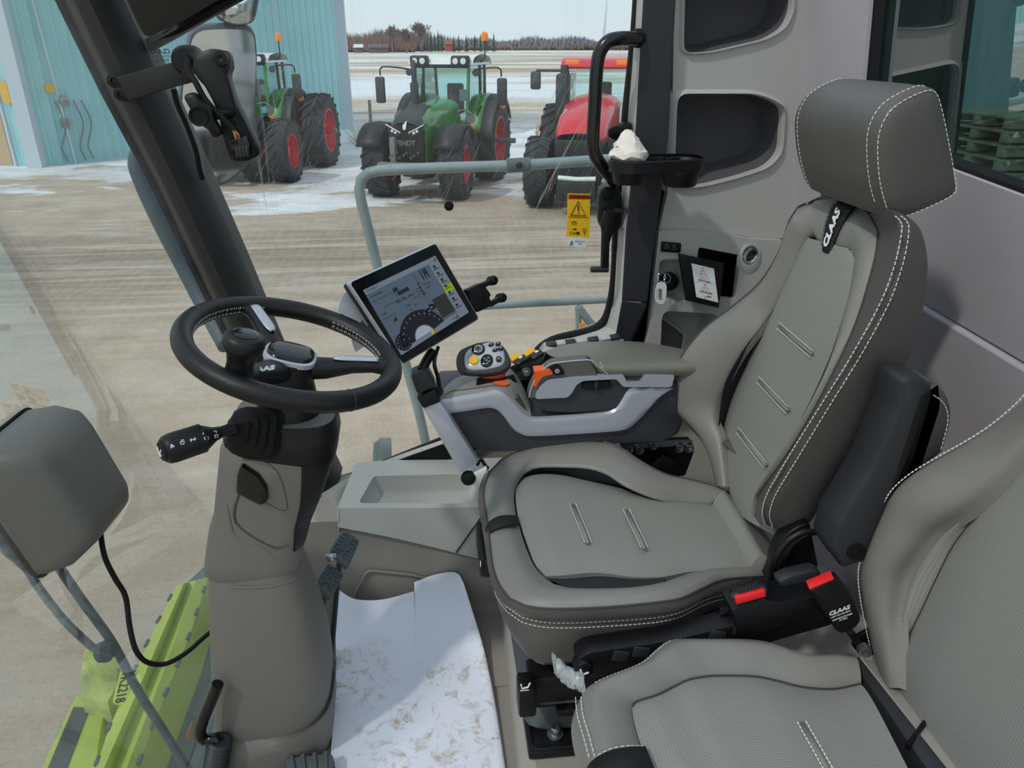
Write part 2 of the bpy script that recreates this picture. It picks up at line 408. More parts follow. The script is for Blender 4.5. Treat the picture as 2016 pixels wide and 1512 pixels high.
# ================================================================== far tree belt
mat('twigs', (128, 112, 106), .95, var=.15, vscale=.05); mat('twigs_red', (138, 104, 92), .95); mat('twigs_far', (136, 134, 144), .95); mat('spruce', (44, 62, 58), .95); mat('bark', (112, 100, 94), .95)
mat('house_red', (150, 84, 62), .8); mat('house_wall', (92, 84, 82), .8); mat('roof_snow', (214, 220, 226), .8)
def belt(name, lab, mt, x0, x1, Y, h, n, jit, thick, group=None):
    m = MB()
    for i in range(n):
        x = random.uniform(x0, x1); y = Y + random.uniform(-6, 6); hh = h * (.80 + .20 * math.sin(x * .19) * math.sin(x * .083 + 1)) * random.uniform(.6, 1.15)
        for k in range(3):
            dx = random.gauss(0, jit); w_ = thick * random.uniform(.5, 1.2)
            m.add([(x - w_, y, G), (x + w_, y, G), (x + dx, y, G + hh * random.uniform(.75, 1))], [(0, 1, 2)])
    tag(m.build(name, mt, smooth=0, fix=False), lab, 'tree belt', kind='stuff')
belt('tree_belt', 'leafless grey-brown tree belt left of the spruces beyond the field', 'twigs', -37, 3, 342, 10.9, 1000, 1.0, .3)
belt('willow_belt', 'low reddish-brown willow scrub in front of the grey tree belt', 'twigs_red', -34, -3, 316, 7.2, 700, .8, .28)
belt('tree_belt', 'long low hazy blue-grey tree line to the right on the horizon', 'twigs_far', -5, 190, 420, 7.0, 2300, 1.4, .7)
belt('scrub_belt', 'dark scrub along the field edge below the hazy tree line', 'twigs', 0, 170, 385, 3.6, 1100, .8, .35)
def bare_tree(px, ytop, Y, lab, seed):
    random.seed(seed); b0 = aY(px, 92, Y); top = aY(px, ytop, Y).z; h = top - G; m = MB()
    def br(p, d, L_, r, lv):
        q = p + d * L_; m.cyl(p, q, max(r, .07), max(r * .6, .06), 5, False)
        if lv == 0: return
        for k in range(5):
            nd = (d + V((random.gauss(0, .5), random.gauss(0, .3), random.gauss(.12, .25)))).normalized()
            br(p.lerp(q, random.uniform(.55, 1)), nd, L_ * random.uniform(.55, .8), r * .55, lv - 1)
    br(V((b0.x, Y, G)), V((0, 0, 1)), h * .36, .30, 4)
    tag(m.build('bare_tree', 'bark', fix=False), lab, 'tree'); 
bare_tree(773, 38, 302, 'broad leafless tree rising above the scrub near the shed', 3)
bare_tree(830, 34, 311, 'tall narrow leafless tree just left of the dark spruces', 11)
bare_tree(800, 50, 286, 'smaller leafless tree between the broad one and the tall one', 5)
random.seed(9)
for i, (px, yt) in enumerate([(841, 68), (848, 63), (855, 66), (862, 62), (869, 67), (893, 72), (903, 70), (918, 71), (934, 70), (946, 69), (958, 66), (972, 66)]):
    Y = 322 + (-6 if i % 2 else 6) + random.uniform(-1, 1); t = aY(px, yt, Y); h = (t.z - G); m = MB(); c = V((t.x, Y, G))
    for k in range(6):
        z = h * (.05 + .155 * k); m.lathe(c + V((0, 0, z)), (0, 0, 1), [(0, min(1.0, h * .2) * (1 - k / 6.6)), (h * .24, .02)], 9)
    r_ = root('spruce_tree', 'dark green spruce in the row right of the tall leafless tree' if i < 5 else 'dark green spruce in the sparse row behind the middle tractor cab roof', 'tree', c, 'spruces in the near row' if i < 5 else 'spruces in the sparse row')
    m.build('foliage', 'spruce', r_); m2 = MB(); m2.cyl(c, c + V((0, 0, h * .2)), .2, .15, 7); m2.build('trunk', 'bark', r_)
def house(px, w_, hh, Y, wall, roof, lab):
    b0 = aY(px, 92, Y); c = V((b0.x, Y, G)); r_ = root('farm_house', lab, 'house', c)
    m = MB(); m.box(c + V((0, 0, hh / 2)), (w_, 6, hh)); m.build('wall', wall, r_)
    m = MB(); m.prism([c + V((-w_ * .55, -3.4, hh)), c + V((-w_ * .55, 3.4, hh)), c + V((-w_ * .55, 0, hh * 1.65))], (w_ * 1.1, 0, 0)); m.build('roof', roof, r_)
house(745, 6.5, 1.7, 296, 'house_wall', 'house_wall', 'long dark farmhouse in front of the reddish scrub')
house(884, 3, 2.6, 340, 'house_red', 'house_red', 'small red-brown house between the two rows of spruces')
house(706, 3, 1.7, 300, 'house_wall', 'roof_snow', 'small snow-roofed shed left of the dark farmhouse')
# ================================================================== teal shed
mat('teal_sheet', (160, 208, 212), .45, var=.05, vscale=.4, metal=.1); mat('white_trim', (196, 208, 218), .5); mat('pane_dark', (120, 128, 130), .2); mat('sign_yellow', (226, 176, 40), .5)
mat('tan_door', (186, 164, 128), .6); mat('grey_metal', (150, 152, 152), .4, .6)
cA = aZ(75, 329, G); cB = aZ(688, 262, G); cL = cA + (aZ(0, 324, G) - cA) * 6
SH = 9.0
shed = root('corrugated_shed', 'teal corrugated metal shed with white corner trim behind the left tractor', 'building', cA)
def sheet(a, b, z0, z1, pitch, dep):
    a, b = V(a), V(b); d = (b - a); L_ = d.length; d.normalize(); n = V((d.y, -d.x, 0)); 
    if n.y > 0: n = -n
    pr_ = []; s = 0
    while s < L_:
        for (o, h) in ((0, 0), (.06, dep), (.12, dep), (.18, 0)):
            if s + o <= L_: pr_.append(a + d * (s + o) + n * h)
        s += pitch
    pr_.append(b); m = MB(); m.grid([[p + V((0, 0, z0 - G)) for p in pr_], [p + V((0, 0, z1 - G)) for p in pr_]], uv=False); return m, d, n
m, dR, nR = sheet(cA, cB, G, G + SH, .32, .05); m.build('wall_sheet', 'teal_sheet', shed, smooth=0)
m, dL, nL = sheet(cA, cL, G, G + SH, .32, .05); m.build('wall_sheet', 'teal_sheet', shed, smooth=0)
for c in (cA, cB):
    m = MB(); m.box(c + V((0, -.02, SH / 2)), (.42, .36, SH)); m.build('corner_trim', 'white_trim', shed)
m = MB(); m.box((cA + cB) / 2 + V((0, 3, SH + .1)), ((cB - cA).length + 6, 14, .2), rot=Matrix.Rotation(math.atan2((cB - cA).y, (cB - cA).x), 3, 'Z')); m.build('roof', 'white_trim', shed)
# service door with yellow notice on the left face, pipe and meter on the right face
def on(a, d, n, s, z, off=.07): return V(a) + d * s + n * off + V((0, 0, z))
rotL = Matrix((dL, -nL, V((0, 0, 1)))).transposed(); rotR = Matrix((dR, -nR, V((0, 0, 1)))).transposed()
s0 = 0.85
m = MB(); m.box(on(cA, dL, nL, s0 + .5, 1.25), (1.15, .1, 2.5), rot=rotL); df = m.build('door_frame', 'white_trim', shed)
m = MB(); m.box(on(cA, dL, nL, s0 + .5, 1.2, .1), (.95, .1, 2.3), rot=rotL); m.build('door', 'tan_door', df)
m = MB(); m.box(on(cA, dL, nL, s0 + .5, 1.75, .16), (.55, .05, .9), rot=rotL); m.build('door_pane', 'pane_dark', df)
m = MB(); m.box(on(cA, dL, nL, s0 - .40, 2.2, .12), (.32, .04, .62), rot=rotL); m.build('notice_board', 'sign_yellow', shed)
m = MB(); m.cyl(on(cA, dR, nR, 1.1, 0, .12), on(cA, dR, nR, .75, SH, .12), .035, n=8); m.build('conduit', 'white_trim', shed)
m = MB(); m.box(on(cA, dR, nR, 1.05, 1.25, .14), (.22, .14, .3), .02, rotR); m.build('meter_box', 'grey_metal', shed)
m = MB(); m.lathe(on(cA, dR, nR, 1.15, 1.9, .1), nR, [(0, .16), (.12, .16), (.16, .1)], 14); m.build('meter', 'grey_metal', shed)
m = MB(); m.lathe(on(cA, dR, nR, .75, 2.3, .1), nR, [(0, .09), (.3, .13)], 12); m.build('yard_lamp', 'sign_yellow', shed)
m = MB()
for q in (.9, 1.45, 1.7): m.tube(cr([on(cA, dR, nR, q, 1.9, .1), on(cA, dR, nR, q + .15, 1.2, .12), on(cA, dR, nR, q - .1, .5, .1), on(cA, dR, nR, q, .1, .1)], 14), .02, 6)
m.build('hanging_cable', 'pane_dark', shed)
# ================================================================== tractors (local: +x forward, +y left of the driver, z up)
mat('tyre', (48, 52, 57), .85, bump=(18, .3), var=.12, vscale=3); mat('rim_red', (196, 30, 48), .42, var=.06); mat('tractor_green', (52, 128, 48), .3, coat=.4); mat('tractor_dark', (54, 58, 62), .55, var=.08)
mat('tractor_black', (26, 28, 31), .5); mat('tractor_grey', (112, 116, 118), .5); mat('lamp_white', (226, 232, 236), .15); mat('amber', (240, 130, 26), .3, emit=.15); mat('roof_white', (222, 228, 222), .4); mat('hazard_yellow', (214, 190, 40), .5)
mat('tractor_red', (206, 38, 52), .3, coat=.3); mat('seat_dark', (50, 54, 58), .8); mat('paper_white', (226, 230, 232), .7)
def glass_mat(name, tint, dust=.06, rough=.0, dscale=3., refl=1.0, streak=None, dustcol=(214, 220, 222)):
    m, nt, N, L, b = new_mat(name); N.remove(b); out = N['Material Output']
    tr = N.new('ShaderNodeBsdfTransparent'); tr.inputs[0].default_value = (*tint, 1)
    gl = N.new('ShaderNodeBsdfGlossy'); gl.inputs['Roughness'].default_value = rough
    lw = N.new('ShaderNodeFresnel'); lw.inputs['IOR'].default_value = 1.5
    ml = N.new('ShaderNodeMath'); ml.operation = 'MULTIPLY'; ml.inputs[1].default_value = refl; L.new(lw.outputs[0], ml.inputs[0])
    # the same reflectance whichever side of the pane the viewer is on
    g = N.new('ShaderNodeNewGeometry')
    mx = N.new('ShaderNodeMixShader'); L.new(ml.outputs[0], mx.inputs[0]); L.new(tr.outputs[0], mx.inputs[1]); L.new(gl.outputs[0], mx.inputs[2])
    if dust or streak:
        df = N.new('ShaderNodeBsdfDiffuse'); df.inputs[0].default_value = rgb(dustcol)
        tl = N.new('ShaderNodeBsdfTranslucent'); tl.inputs[0].default_value = rgb(dustcol)
        ad = N.new('ShaderNodeMixShader'); ad.inputs[0].default_value = .5; L.new(df.outputs[0], ad.inputs[1]); L.new(tl.outputs[0], ad.inputs[2])
        tc = N.new('ShaderNodeTexCoord'); n = N.new('ShaderNodeTexNoise'); n.inputs['Scale'].default_value = dscale; n.inputs['Detail'].default_value = 9; n.inputs['Roughness'].default_value = .7; L.new(tc.outputs['Object'], n.inputs['Vector'])
        r = N.new('ShaderNodeMapRange'); r.inputs['From Min'].default_value = .42; r.inputs['From Max'].default_value = .8; r.inputs['To Min'].default_value = dust * .35; r.inputs['To Max'].default_value = dust * 3.4; L.new(n.outputs['Fac'], r.inputs[0])
        fac = r.outputs[0]
        if streak:      # dried wiper and rain streaks fanned along one direction of the pane
            mp = N.new('ShaderNodeMapping'); mp.inputs['Rotation'].default_value = (0, streak, 0); mp.inputs['Scale'].default_value = (95, 1, 2.6); L.new(tc.outputs['Object'], mp.inputs[0])
            n2 = N.new('ShaderNodeTexNoise'); n2.inputs['Scale'].default_value = 1; n2.inputs['Detail'].default_value = 3; L.new(mp.outputs[0], n2.inputs['Vector'])
            r2 = N.new('ShaderNodeMapRange'); r2.inputs['From Min'].default_value = .57; r2.inputs['From Max'].default_value = .8; r2.inputs['To Max'].default_value = .42; L.new(n2.outputs['Fac'], r2.inputs[0])
            n3 = N.new('ShaderNodeTexNoise'); n3.inputs['Scale'].default_value = 1.7; n3.inputs['Detail'].default_value = 2; L.new(tc.outputs['Object'], n3.inputs['Vector'])
            r3 = N.new('ShaderNodeMapRange'); r3.inputs['From Min'].default_value = .45; r3.inputs['From Max'].default_value = .68; L.new(n3.outputs['Fac'], r3.inputs[0])
            mu = N.new('ShaderNodeMath'); mu.operation = 'MULTIPLY'; L.new(r2.outputs[0], mu.inputs[0]); L.new(r3.outputs[0], mu.inputs[1])
            aa = N.new('ShaderNodeMath'); aa.operation = 'ADD'; L.new(mu.outputs[0], aa.inputs[0]); L.new(fac, aa.inputs[1]); fac = aa.outputs[0]
        mx2 = N.new('ShaderNodeMixShader'); L.new(fac, mx2.inputs[0]); L.new(mx.outputs[0], mx2.inputs[1]); L.new(ad.outputs[0], mx2.inputs[2]); L.new(mx2.outputs[0], out.inputs[0])
    else: L.new(mx.outputs[0], out.inputs[0])
    return m
glass_mat('tractor_glass', (.66, .86, .84), .05)
def wheel(parent, name, c, R, W, rr, side, lugs, steer=0.):
    c = V(c); ax = V((math.sin(steer) * -1, math.cos(steer), 0)) * side; fx = V((math.cos(steer), math.sin(steer), 0))
    m = MB(); h = W / 2
    prof = [(-h * .80, rr), (-h * .96, rr + (R - rr) * .35), (-h, rr + (R - rr) * .62), (-h * .86, R * .945), (-h * .45, R * .965), (0, R * .968), (h * .45, R * .965), (h * .86, R * .945), (h, rr + (R - rr) * .62), (h * .96, rr + (R - rr) * .35), (h * .80, rr)]
    m.lathe(c, ax, prof, 44, False)
    up = V((0, 0, 1))
    for k in range(lugs):           # chevron tread bars
        for sd in (-1, 1):
            a0 = 2 * math.pi * (k + (.5 if sd > 0 else 0)) / lugs; q = []
            for t, rad in ((.02, R * .965), (.5, R * .965), (.96, R * .95), (1.0, R * .86)):
                a = a0 - t * .30 * 1.0; da = .5 * 2 * math.pi / lugs * .42
                for dd in (0, da):
                    for lift in (-.01, R * .045):
                        r_ = rad + lift; q.append(c + ax * (sd * h * t * 1.0) + fx * math.cos(a + dd) * r_ + up * math.sin(a + dd) * r_)
            fs = []
            for j in range(3):
                b = j * 4; fs += [(b, b + 4, b + 5, b + 1), (b + 1, b + 5, b + 7, b + 3), (b + 3, b + 7, b + 6, b + 2), (b + 2, b + 6, b + 4, b)]
            fs += [(0, 1, 3, 2), (12, 14, 15, 13)]; m.add(q, fs)
    t = m.build(name, 'tyre', parent, smooth=35)
    m = MB(); m.lathe(c, ax, [(h * .84, rr * 1.04), (h * .86, rr * .97), (h * .55, rr * .93), (h * .28, rr * .86), (h * .20, rr * .42), (h * .42, rr * .34), (h * .45, rr * .12), (h * .45, 0.001)], 36, False)
    m.lathe(c, -ax, [(h * .84, rr * 1.04), (h * .8, rr * .95), (h * .2, rr * .9), (h * .1, .01)], 36, False)
    for k in range(10):
        a = 2 * math.pi * k / 10; p = c + ax * h * .24 + (fx * math.cos(a) + up * math.sin(a)) * rr * .6; m.cyl(p, p + ax * .05, .03, n=6)
    m.build('rim', 'rim_red', t)
    return t
def bx(parent, name, mt, c, size, r=.02, rot=None): m = MB(); m.box(c, size, r, rot); return m.build(name, mt, parent)
def green_tractor(label, loc, heading, duals):
    T = root('tractor', label, 'tractor', (0, 0, 0)); Lf = 3.05
    fR, rR = .84, 1.08
    for s in (-1, 1):
        wheel(T, 'front_wheel', (Lf, s * .98, fR), fR, .62, .44, s, 18, .10 if not duals else 0)
        wheel(T, 'rear_wheel', (0, s * 1.02, rR), rR, .72, .62, s, 20)
        if duals:
            wheel(T, 'front_wheel', (Lf, s * 1.74, fR), fR, .58, .44, s, 18); wheel(T, 'rear_wheel', (0, s * 1.92, rR), rR, .66, .62, s, 20)
            m = MB(); m.cyl((0, s * 1.0, rR), (0, s * 2.3, rR), .12, n=12); m.build('axle', 'rim_red', T)
        m = MB(); m.cyl((0, s * .3, rR), (0, s * 1.75 if not duals else s * 2.4, rR), .07, n=12); m.build('rear_axle', 'tractor_grey', T)
        # rear mudguard: green top with dark rim
        def arc(r, a0, a1, n, y, cx, cz): return [V((cx + r * math.cos(a0 + (a1 - a0) * i / n), y, cz + r * math.sin(a0 + (a1 - a0) * i / n))) for i in range(n + 1)]
        m = MB(); m.grid([arc(rR + .12, .25, 2.6, 16, s * .62, 0, rR), arc(rR + .17, .25, 2.6, 16, s * .98, 0, rR), arc(rR + .13, .25, 2.6, 16, s * 1.12, 0, rR)], uv=False)
        m.grid([arc(rR + .12, .25, 2.6, 16, s * .62, 0, rR), arc(rR - .5, .25, 2.6, 16, s * .62, 0, rR)], uv=False); m.build('rear_fender', 'tractor_green', T, solid=.03)
        m = MB(); m.grid([arc(rR + .15, .1, 2.7, 16, s * 1.08, 0, rR), arc(rR + .14, .1, 2.7, 16, s * 1.36, 0, rR), arc(rR + .04, .1, 2.7, 16, s * 1.38, 0, rR)], uv=False); m.build('fender_flare', 'tractor_dark', T, solid=.03)
        m = MB(); m.grid([arc(fR + .10, .5, 2.75, 14, s * .66, Lf, fR), arc(fR + .13, .5, 2.75, 14, s * 1.0, Lf, fR), arc(fR + .09, .5, 2.75, 14, s * 1.3, Lf, fR)], uv=False); m.build('front_fender', 'tractor_black', T, solid=.03)
        # mirrors, work lamps, indicator, hazard bars
        m = MB(); m.tube(cr([(.95, s * .86, 2.92), (1.15, s * 1.2, 2.98), (1.2, s * 1.62, 2.98), (1.2, s * 1.66, 2.78)], 14), .022, 8); ma = m.build('mirror_arm', 'tractor_black', T)
        bx(ma, 'mirror', 'tractor_dark', (1.2, s * 1.68, 2.42), (.14, .26, .66), .05)
        bx(T, 'hazard_bar', 'hazard_yellow', (.15, s * 1.12, 2.02), (.08, .46, .1), .01)
        m = MB(); m.lathe((.17, s * 1.42, 2.02), (1, 0, 0), [(-.05, .03), (-.02, .09), (.05, .085), (.08, .03)], 14); m.build('indicator', 'amber', T)
        for dy in (.45, .66):
            m = MB(); m.lathe((1.20, s * dy, 3.14), (1, 0, 0), [(-.1, .06), (0, .105), (.05, .1), (.055, .0)], 16); lp = m.build('work_lamp', 'tractor_black', T)
            m = MB(); m.lathe((1.25, s * dy, 3.14), (1, 0, 0), [(0, .08), (.015, .07), (.02, 0)], 16); m.build('lens', 'lamp_white', lp)
        m = MB(); m.tube([(1.55, s * .58, 1.95), (1.62, s * .82, 2.0), (1.7, s * 1.0, 1.9)], .025, 8); m.lathe((1.72, s * 1.0, 1.78), (1, 0, 0), [(-.06, .05), (0, .11), (.05, .11)], 14); m.build('side_lamp', 'tractor_grey', T)
        m = MB(); m.lathe((1.72, s * .98, 1.56), (1, 0, 0), [(-.06, .05), (0, .1), (.06, .1)], 14); m.build('indicator', 'amber', T)
        m = MB(); m.lathe((.98, s * .92, 2.86), (1, 0, 0), [(-.08, .06), (0, .09), (.04, .085), (.05, 0)], 14); m.build('work_lamp', 'tractor_dark', T)
    # hood: lofted sections along x, dark ribbed top cowl and green flanks
    def sec(x, w, z0, z1, cr_): 
        return [V((x, -w, z0)), V((x, -w * 1.02, (z0 + z1) / 2)), V((x, -w * .93, z1 - cr_)), V((x, -w * .6, z1 - cr_ * .2)), V((x, 0, z1)), V((x, w * .6, z1 - cr_ * .2)), V((x, w * .93, z1 - cr_)), V((x, w * 1.02, (z0 + z1) / 2)), V((x, w, z0))]
    secs = [sec(1.1, .50, 1.2, 2.22, .16), sec(2.0, .50, 1.15, 2.18, .16), sec(2.9, .50, 1.05, 2.16, .18), sec(3.5, .48, .95, 2.05, .2), sec(3.78, .44, .95, 1.9, .2)]
    m = MB(); m.skin([[s_[i] for s_ in secs] for i in range(9)], 24, 3); m.build('hood', 'tractor_green', T)
    gs = [sec(2.7, .40, 1.7, 2.195, .15), sec(3.3, .44, 1.6, 2.12, .18), sec(3.62, .45, 1.5, 2.02, .2), sec(3.86, .42, 1.5, 1.86, .2)]
    m = MB(); m.skin([[s_[i] for s_ in gs] for i in range(1, 8)], 20, 3)
    for q in range(-3, 4): m.tube([(2.8, q * .085, 2.195 - abs(q) * .006), (3.3, q * .09, 2.125 - abs(q) * .01), (3.8, q * .085, 1.91 - abs(q) * .012)], .016, 6)
    m.build('hood_cowl', 'tractor_dark', T)
    m = MB(); m.prism([(3.80, -.40, 1.02), (3.80, .40, 1.02), (3.87, .45, 1.7), (3.88, .30, 1.8), (3.88, 0, 1.84), (3.88, -.30, 1.8), (3.87, -.45, 1.7)], (-.12, 0, 0)); m.build('grille', 'tractor_black', T)
    for s in (-1, 1):
        m = MB(); m.prism([(3.885, s * .10, 1.62), (3.86, s * .46, 1.80), (3.86, s * .42, 1.66), (3.885, s * .16, 1.53)], (.03, 0, 0)); hl = m.build('headlamp', 'tractor_black', T)
        m = MB(); m.tube([(3.93, s * .10, 1.64), (3.90, s * .47, 1.82)], .014, 6); m.build('light_strip', 'lamp_white', hl)
        for q in (.23, .31): m = MB(); m.lathe((3.905, s * q, 1.64 + (q - .23) * .5), (1, 0, 0), [(0, .036), (.03, .03), (.032, 0)], 12); m.build('lens', 'lamp_white', hl)
    m = MB(); m.prism([(3.9, -.03, 1.70), (3.9, .035, 1.72), (3.87, .06, 1.92), (3.88, -.05, 1.80)], (.02, 0, 0)); m.build('badge', 'lamp_white', T)
    m = MB(); text(m, 'FENDT', .16, (3.885, 0, 1.40), (0, 1, 0), (.0, 0, 1), bold=.006, depth=.004); m.build('lettering', 'tractor_grey', T)
    # front linkage and bumper weight
    bx(T, 'front_axle', 'tractor_dark', (Lf, 0, .82), (.4, 1.5, .3), .05); bx(T, 'chassis', 'tractor_dark', (1.7, 0, .85), (3.6, .6, .6), .05)
    bx(T, 'weight_bar', 'tractor_grey', (4.3, 0, .90), (.22, 1.1, .22), .03)
    m = MB()
    for s in (-1, 1): m.tube([(3.6, s * .3, .85), (4.0, s * .38, .9), (4.4, s * .42, .9)], .07, 10)
    m.box((4.02, -.27, 1.15), (.14, .14, .8), .03); m.build('front_linkage', 'tractor_grey', T)
    m = MB()
    for k in range(9): m.lathe((3.95 + .05 * (k % 2), -.36 + .09 * k, 1.06 + .06 * (k % 3)), (1, 0, .3), [(0, .035), (.1, .035)], 8)
    m.build('hydraulic_coupler', 'tractor_dark', T)
    # cab
    zb, zt = 1.5, 3.05
    P4 = {}
    for s in (-1, 1):
        for nm, a, b in (('front_pillar', (1.15, s * .70, 1.35), (1.02, s * .74, zt)), ('middle_pillar', (.25, s * .84, 1.5), (.2, s * .8, zt)), ('rear_pillar', (-.65, s * .7, 1.6), (-.55, s * .72, zt))):
            m = MB(); m.tube([a, b], .045, 6); m.build(nm, 'tractor_green' if nm == 'front_pillar' else 'tractor_dark', T)
        m = MB(); m.flat([(1.13, s * .72, 1.4), (.25, s * .84, 1.4), (.2, s * .8, zt), (1.02, s * .75, zt)]); m.flat([(.25, s * .84, 1.6), (-.65, s * .7, 1.6), (-.55, s * .72, zt), (.2, s * .8, zt)]); m.build('side_pane', 'tractor_glass', T, smooth=0)
        bx(T, 'step', 'tractor_dark', (1.25, s * .85, .85), (.8, .3, .9), .08)
    m = MB(); m.flat([(1.16, -.68, 1.5), (1.16, .68, 1.5), (1.03, .72, zt), (1.03, -.72, zt)]); m.build('windscreen', 'tractor_glass', T, smooth=0)
    m = MB(); m.flat([(-.65, -.68, 1.7), (-.65, .68, 1.7), (-.55, .70, zt), (-.55, -.70, zt)]); m.build('rear_pane', 'tractor_glass', T, smooth=0)
    m = MB(); m.skin([[(-.72, y, 3.04), (-.6, y, 3.2), (.2, y, 3.3), (.95, y, 3.22), (1.15, y, 3.06)] for y in (-.88, -.7, 0, .7, .88)], 16, 4); m.box((.2, 0, 3.06), (1.8, 1.7, .06), .02); m.build('roof', 'roof_white', T)
    m = MB(); m.box((1.06, 0, 3.02), (.1, 1.5, .1), .03)
    for s in (-1, 1): m.box((1.14, s * .56, 3.14), (.2, .5, .27), .06)
    m.build('roof_visor', 'tractor_black', T)
    bx(T, 'cab_floor', 'tractor_dark', (.2, 0, 1.4), (1.8, 1.3, .25), .04)
    m = MB(); m.box((.1, 0, 1.85), (.5, .5, .16), .06); m.box((-.12, 0, 2.2), (.14, .48, .7), .06); m.build('operator_seat', 'seat_dark', T)
    bx(T, 'paper_sheet', 'paper_white', (.06, .3, 2.25), (.02, .26, .3), .0)
    m = MB(); m.tube([(.75 + .16 * math.cos(a) * .6, .19 * math.sin(a), 2.05 + .16 * math.cos(a) * .6) for a in [2 * math.pi * k / 20 for k in range(20)]], .018, 6, True); m.tube([(.75, 0, 2.05), (.95, 0, 1.6)], .05, 8); m.build('cab_steering', 'tractor_black', T)
    m = MB(); m.cyl((1.35, -.66, 1.35), (1.35, -.66, 2.62), .11, n=16); m.tube(cr([(1.35, -.66, 2.6), (1.35, -.66, 2.95), (1.3, -.68, 3.08), (1.2, -.72, 3.14)], 10), .065, 12); m.build('exhaust_stack', 'tractor_dark', T)
    m = MB(); m.tube([(.35, .86, 3.1), (.3, .98, 3.2), (.3, .98, 3.62)], .02, 8); bs = m.build('beacon_pole', 'tractor_black', T)
    m = MB(); m.lathe((.3, .98, 3.62), (0, 0, 1), [(0, .09), (.05, .1), (.18, .085), (.22, .04)], 16); m.build('beacon', 'amber', bs)
    m = MB(); m.tube(cr([(.9, .9, 1.2), (1.0, .95, 1.9), (.75, 1.02, 2.0), (.65, 1.02, 1.3)], 20), .025, 8); m.build('hand_rail', 'tractor_black', T)
    T.location = loc; T.rotation_euler = (0, 0, math.atan2(heading[1], heading[0])); OFF[T.name] = V((0, 0, 0))
    return T
HD = V((-.34, -.94, 0)).normalized(); H2 = V((-.163, -.987, 0)).normalized()
f1 = V((-.2, 19.77, G)); green_tractor('green tractor with single wheels, red rims and amber beacon, the middle tractor', f1 - HD * 3.05, HD, False)
f2 = V((-5.62, 22.75, G)); green_tractor('green tractor with dual wheels parked against the teal shed', f2 - H2 * 3.05, H2, True)
def red_tractor(loc, heading):
    T = root('tractor', 'red-hooded tractor at the right, partly behind the black grab handle', 'tractor', (0, 0, 0)); Lf = 3.0
    for s in (-1, 1):
        wheel(T, 'front_wheel', (Lf, s * 1.0, .8), .8, .6, .42, s, 18); wheel(T, 'rear_wheel', (0, s * 1.1, 1.05), 1.05, .75, .6, s, 20)
        m = MB(); m.tube([(1.15, s * .8, 2.95), (1.2, s * 1.5, 2.95)], .03, 8); m.tube([(1.2, s * 1.5, 2.95), (1.2, s * 1.52, 2.75)], .03, 8); ma = m.build('mirror_arm', 'tractor_black', T); bx(ma, 'mirror', 'tractor_dark', (1.2, s * 1.52, 2.72), (.12, .26, .42), .05)
        m = MB(); m.tube([(1.15, s * .72, 1.4), (1.0, s * .78, 3.0)], .06, 6); m.build('front_pillar', 'tractor_black', T)
        m = MB(); m.flat([(1.13, s * .74, 1.4), (-.6, s * .8, 1.5), (-.6, s * .78, 3.0), (1.0, s * .78, 3.0)]); m.build('side_pane', 'tractor_glass', T, smooth=0)
        m = MB(); m.box((1.1, s * .62, 3.12), (.1, .34, .14), .03); m.build('corner_marker', 'amber', T)
        m = MB(); m.lathe((3.92, s * .3, 1.36), (1, 0, 0), [(0, .1), (.03, .09), (.032, 0)], 14); m.build('headlamp', 'lamp_white', T)
    def sec(x, w, z0, z1, c): return [V((x, -w, z0)), V((x, -w, (z0 + z1) / 2)), V((x, -w * .9, z1 - c)), V((x, 0, z1)), V((x, w * .9, z1 - c)), V((x, w, (z0 + z1) / 2)), V((x, w, z0))]
    ss = [sec(1.15, .60, 1.5, 2.45, .12), sec(2.2, .60, 1.5, 2.42, .14), sec(3.2, .58, 1.55, 2.25, .18), sec(3.75, .54, 1.6, 2.0, .15), sec(3.95, .48, 1.62, 1.78, .05)]
    m = MB(); m.skin([[q[i] for q in ss] for i in range(7)], 20, 3); m.build('hood', 'tractor_red', T)
    m = MB(); m.box((2.5, 0, 1.2), (2.8, 1.1, .9), .08); m.box((3.85, 0, 1.15), (.22, 1.06, 1.0), .06); m.build('grille', 'tractor_black', T)
    m = MB(); m.tube([(3.96, -.42, .82), (3.99, 0, .8), (3.96, .42, .82)], .06, 10); m.build('bumper_strip', 'roof_white', T)
    m = MB(); text(m, 'CASE', .1, (3.96, 0, 1.2), (0, 1, 0), (0, 0, 1), bold=.004, depth=.004); m.build('lettering', 'lamp_white', T)
    m = MB(); m.box((1.35, -.80, 2.15), (.55, .30, 1.5), .08); m.cyl((1.25, -.80, 2.8), (1.25, -.80, 3.08), .09, n=12); m.build('exhaust_stack', 'tractor_black', T)
    m = MB(); m.skin([[(-.75, y, 3.0), (-.6, y, 3.2), (.2, y, 3.27), (1.0, y, 3.2), (1.2, y, 3.04)] for y in (-.9, -.7, 0, .7, .9)], 16, 4); m.box((.2, 0, 3.03), (1.9, 1.75, .08), .02); m.build('roof', 'tractor_red', T)
    m = MB(); m.box((.2, 0, 1.4), (1.8, 1.4, .4), .04); m.box((1.5, 0, .85), (4.0, .6, .5), .05); m.build('chassis', 'tractor_black', T)
    m = MB(); m.flat([(1.16, -.7, 1.6), (1.16, .7, 1.6), (1.02, .76, 3.0), (1.02, -.76, 3.0)]); m.build('windscreen', 'tractor_glass', T, smooth=0)
    m = MB(); m.box((.1, 0, 1.85), (.5, .5, .16), .06); m.box((-.12, 0, 2.25), (.14, .48, .8), .06); m.build('operator_seat', 'seat_dark', T)
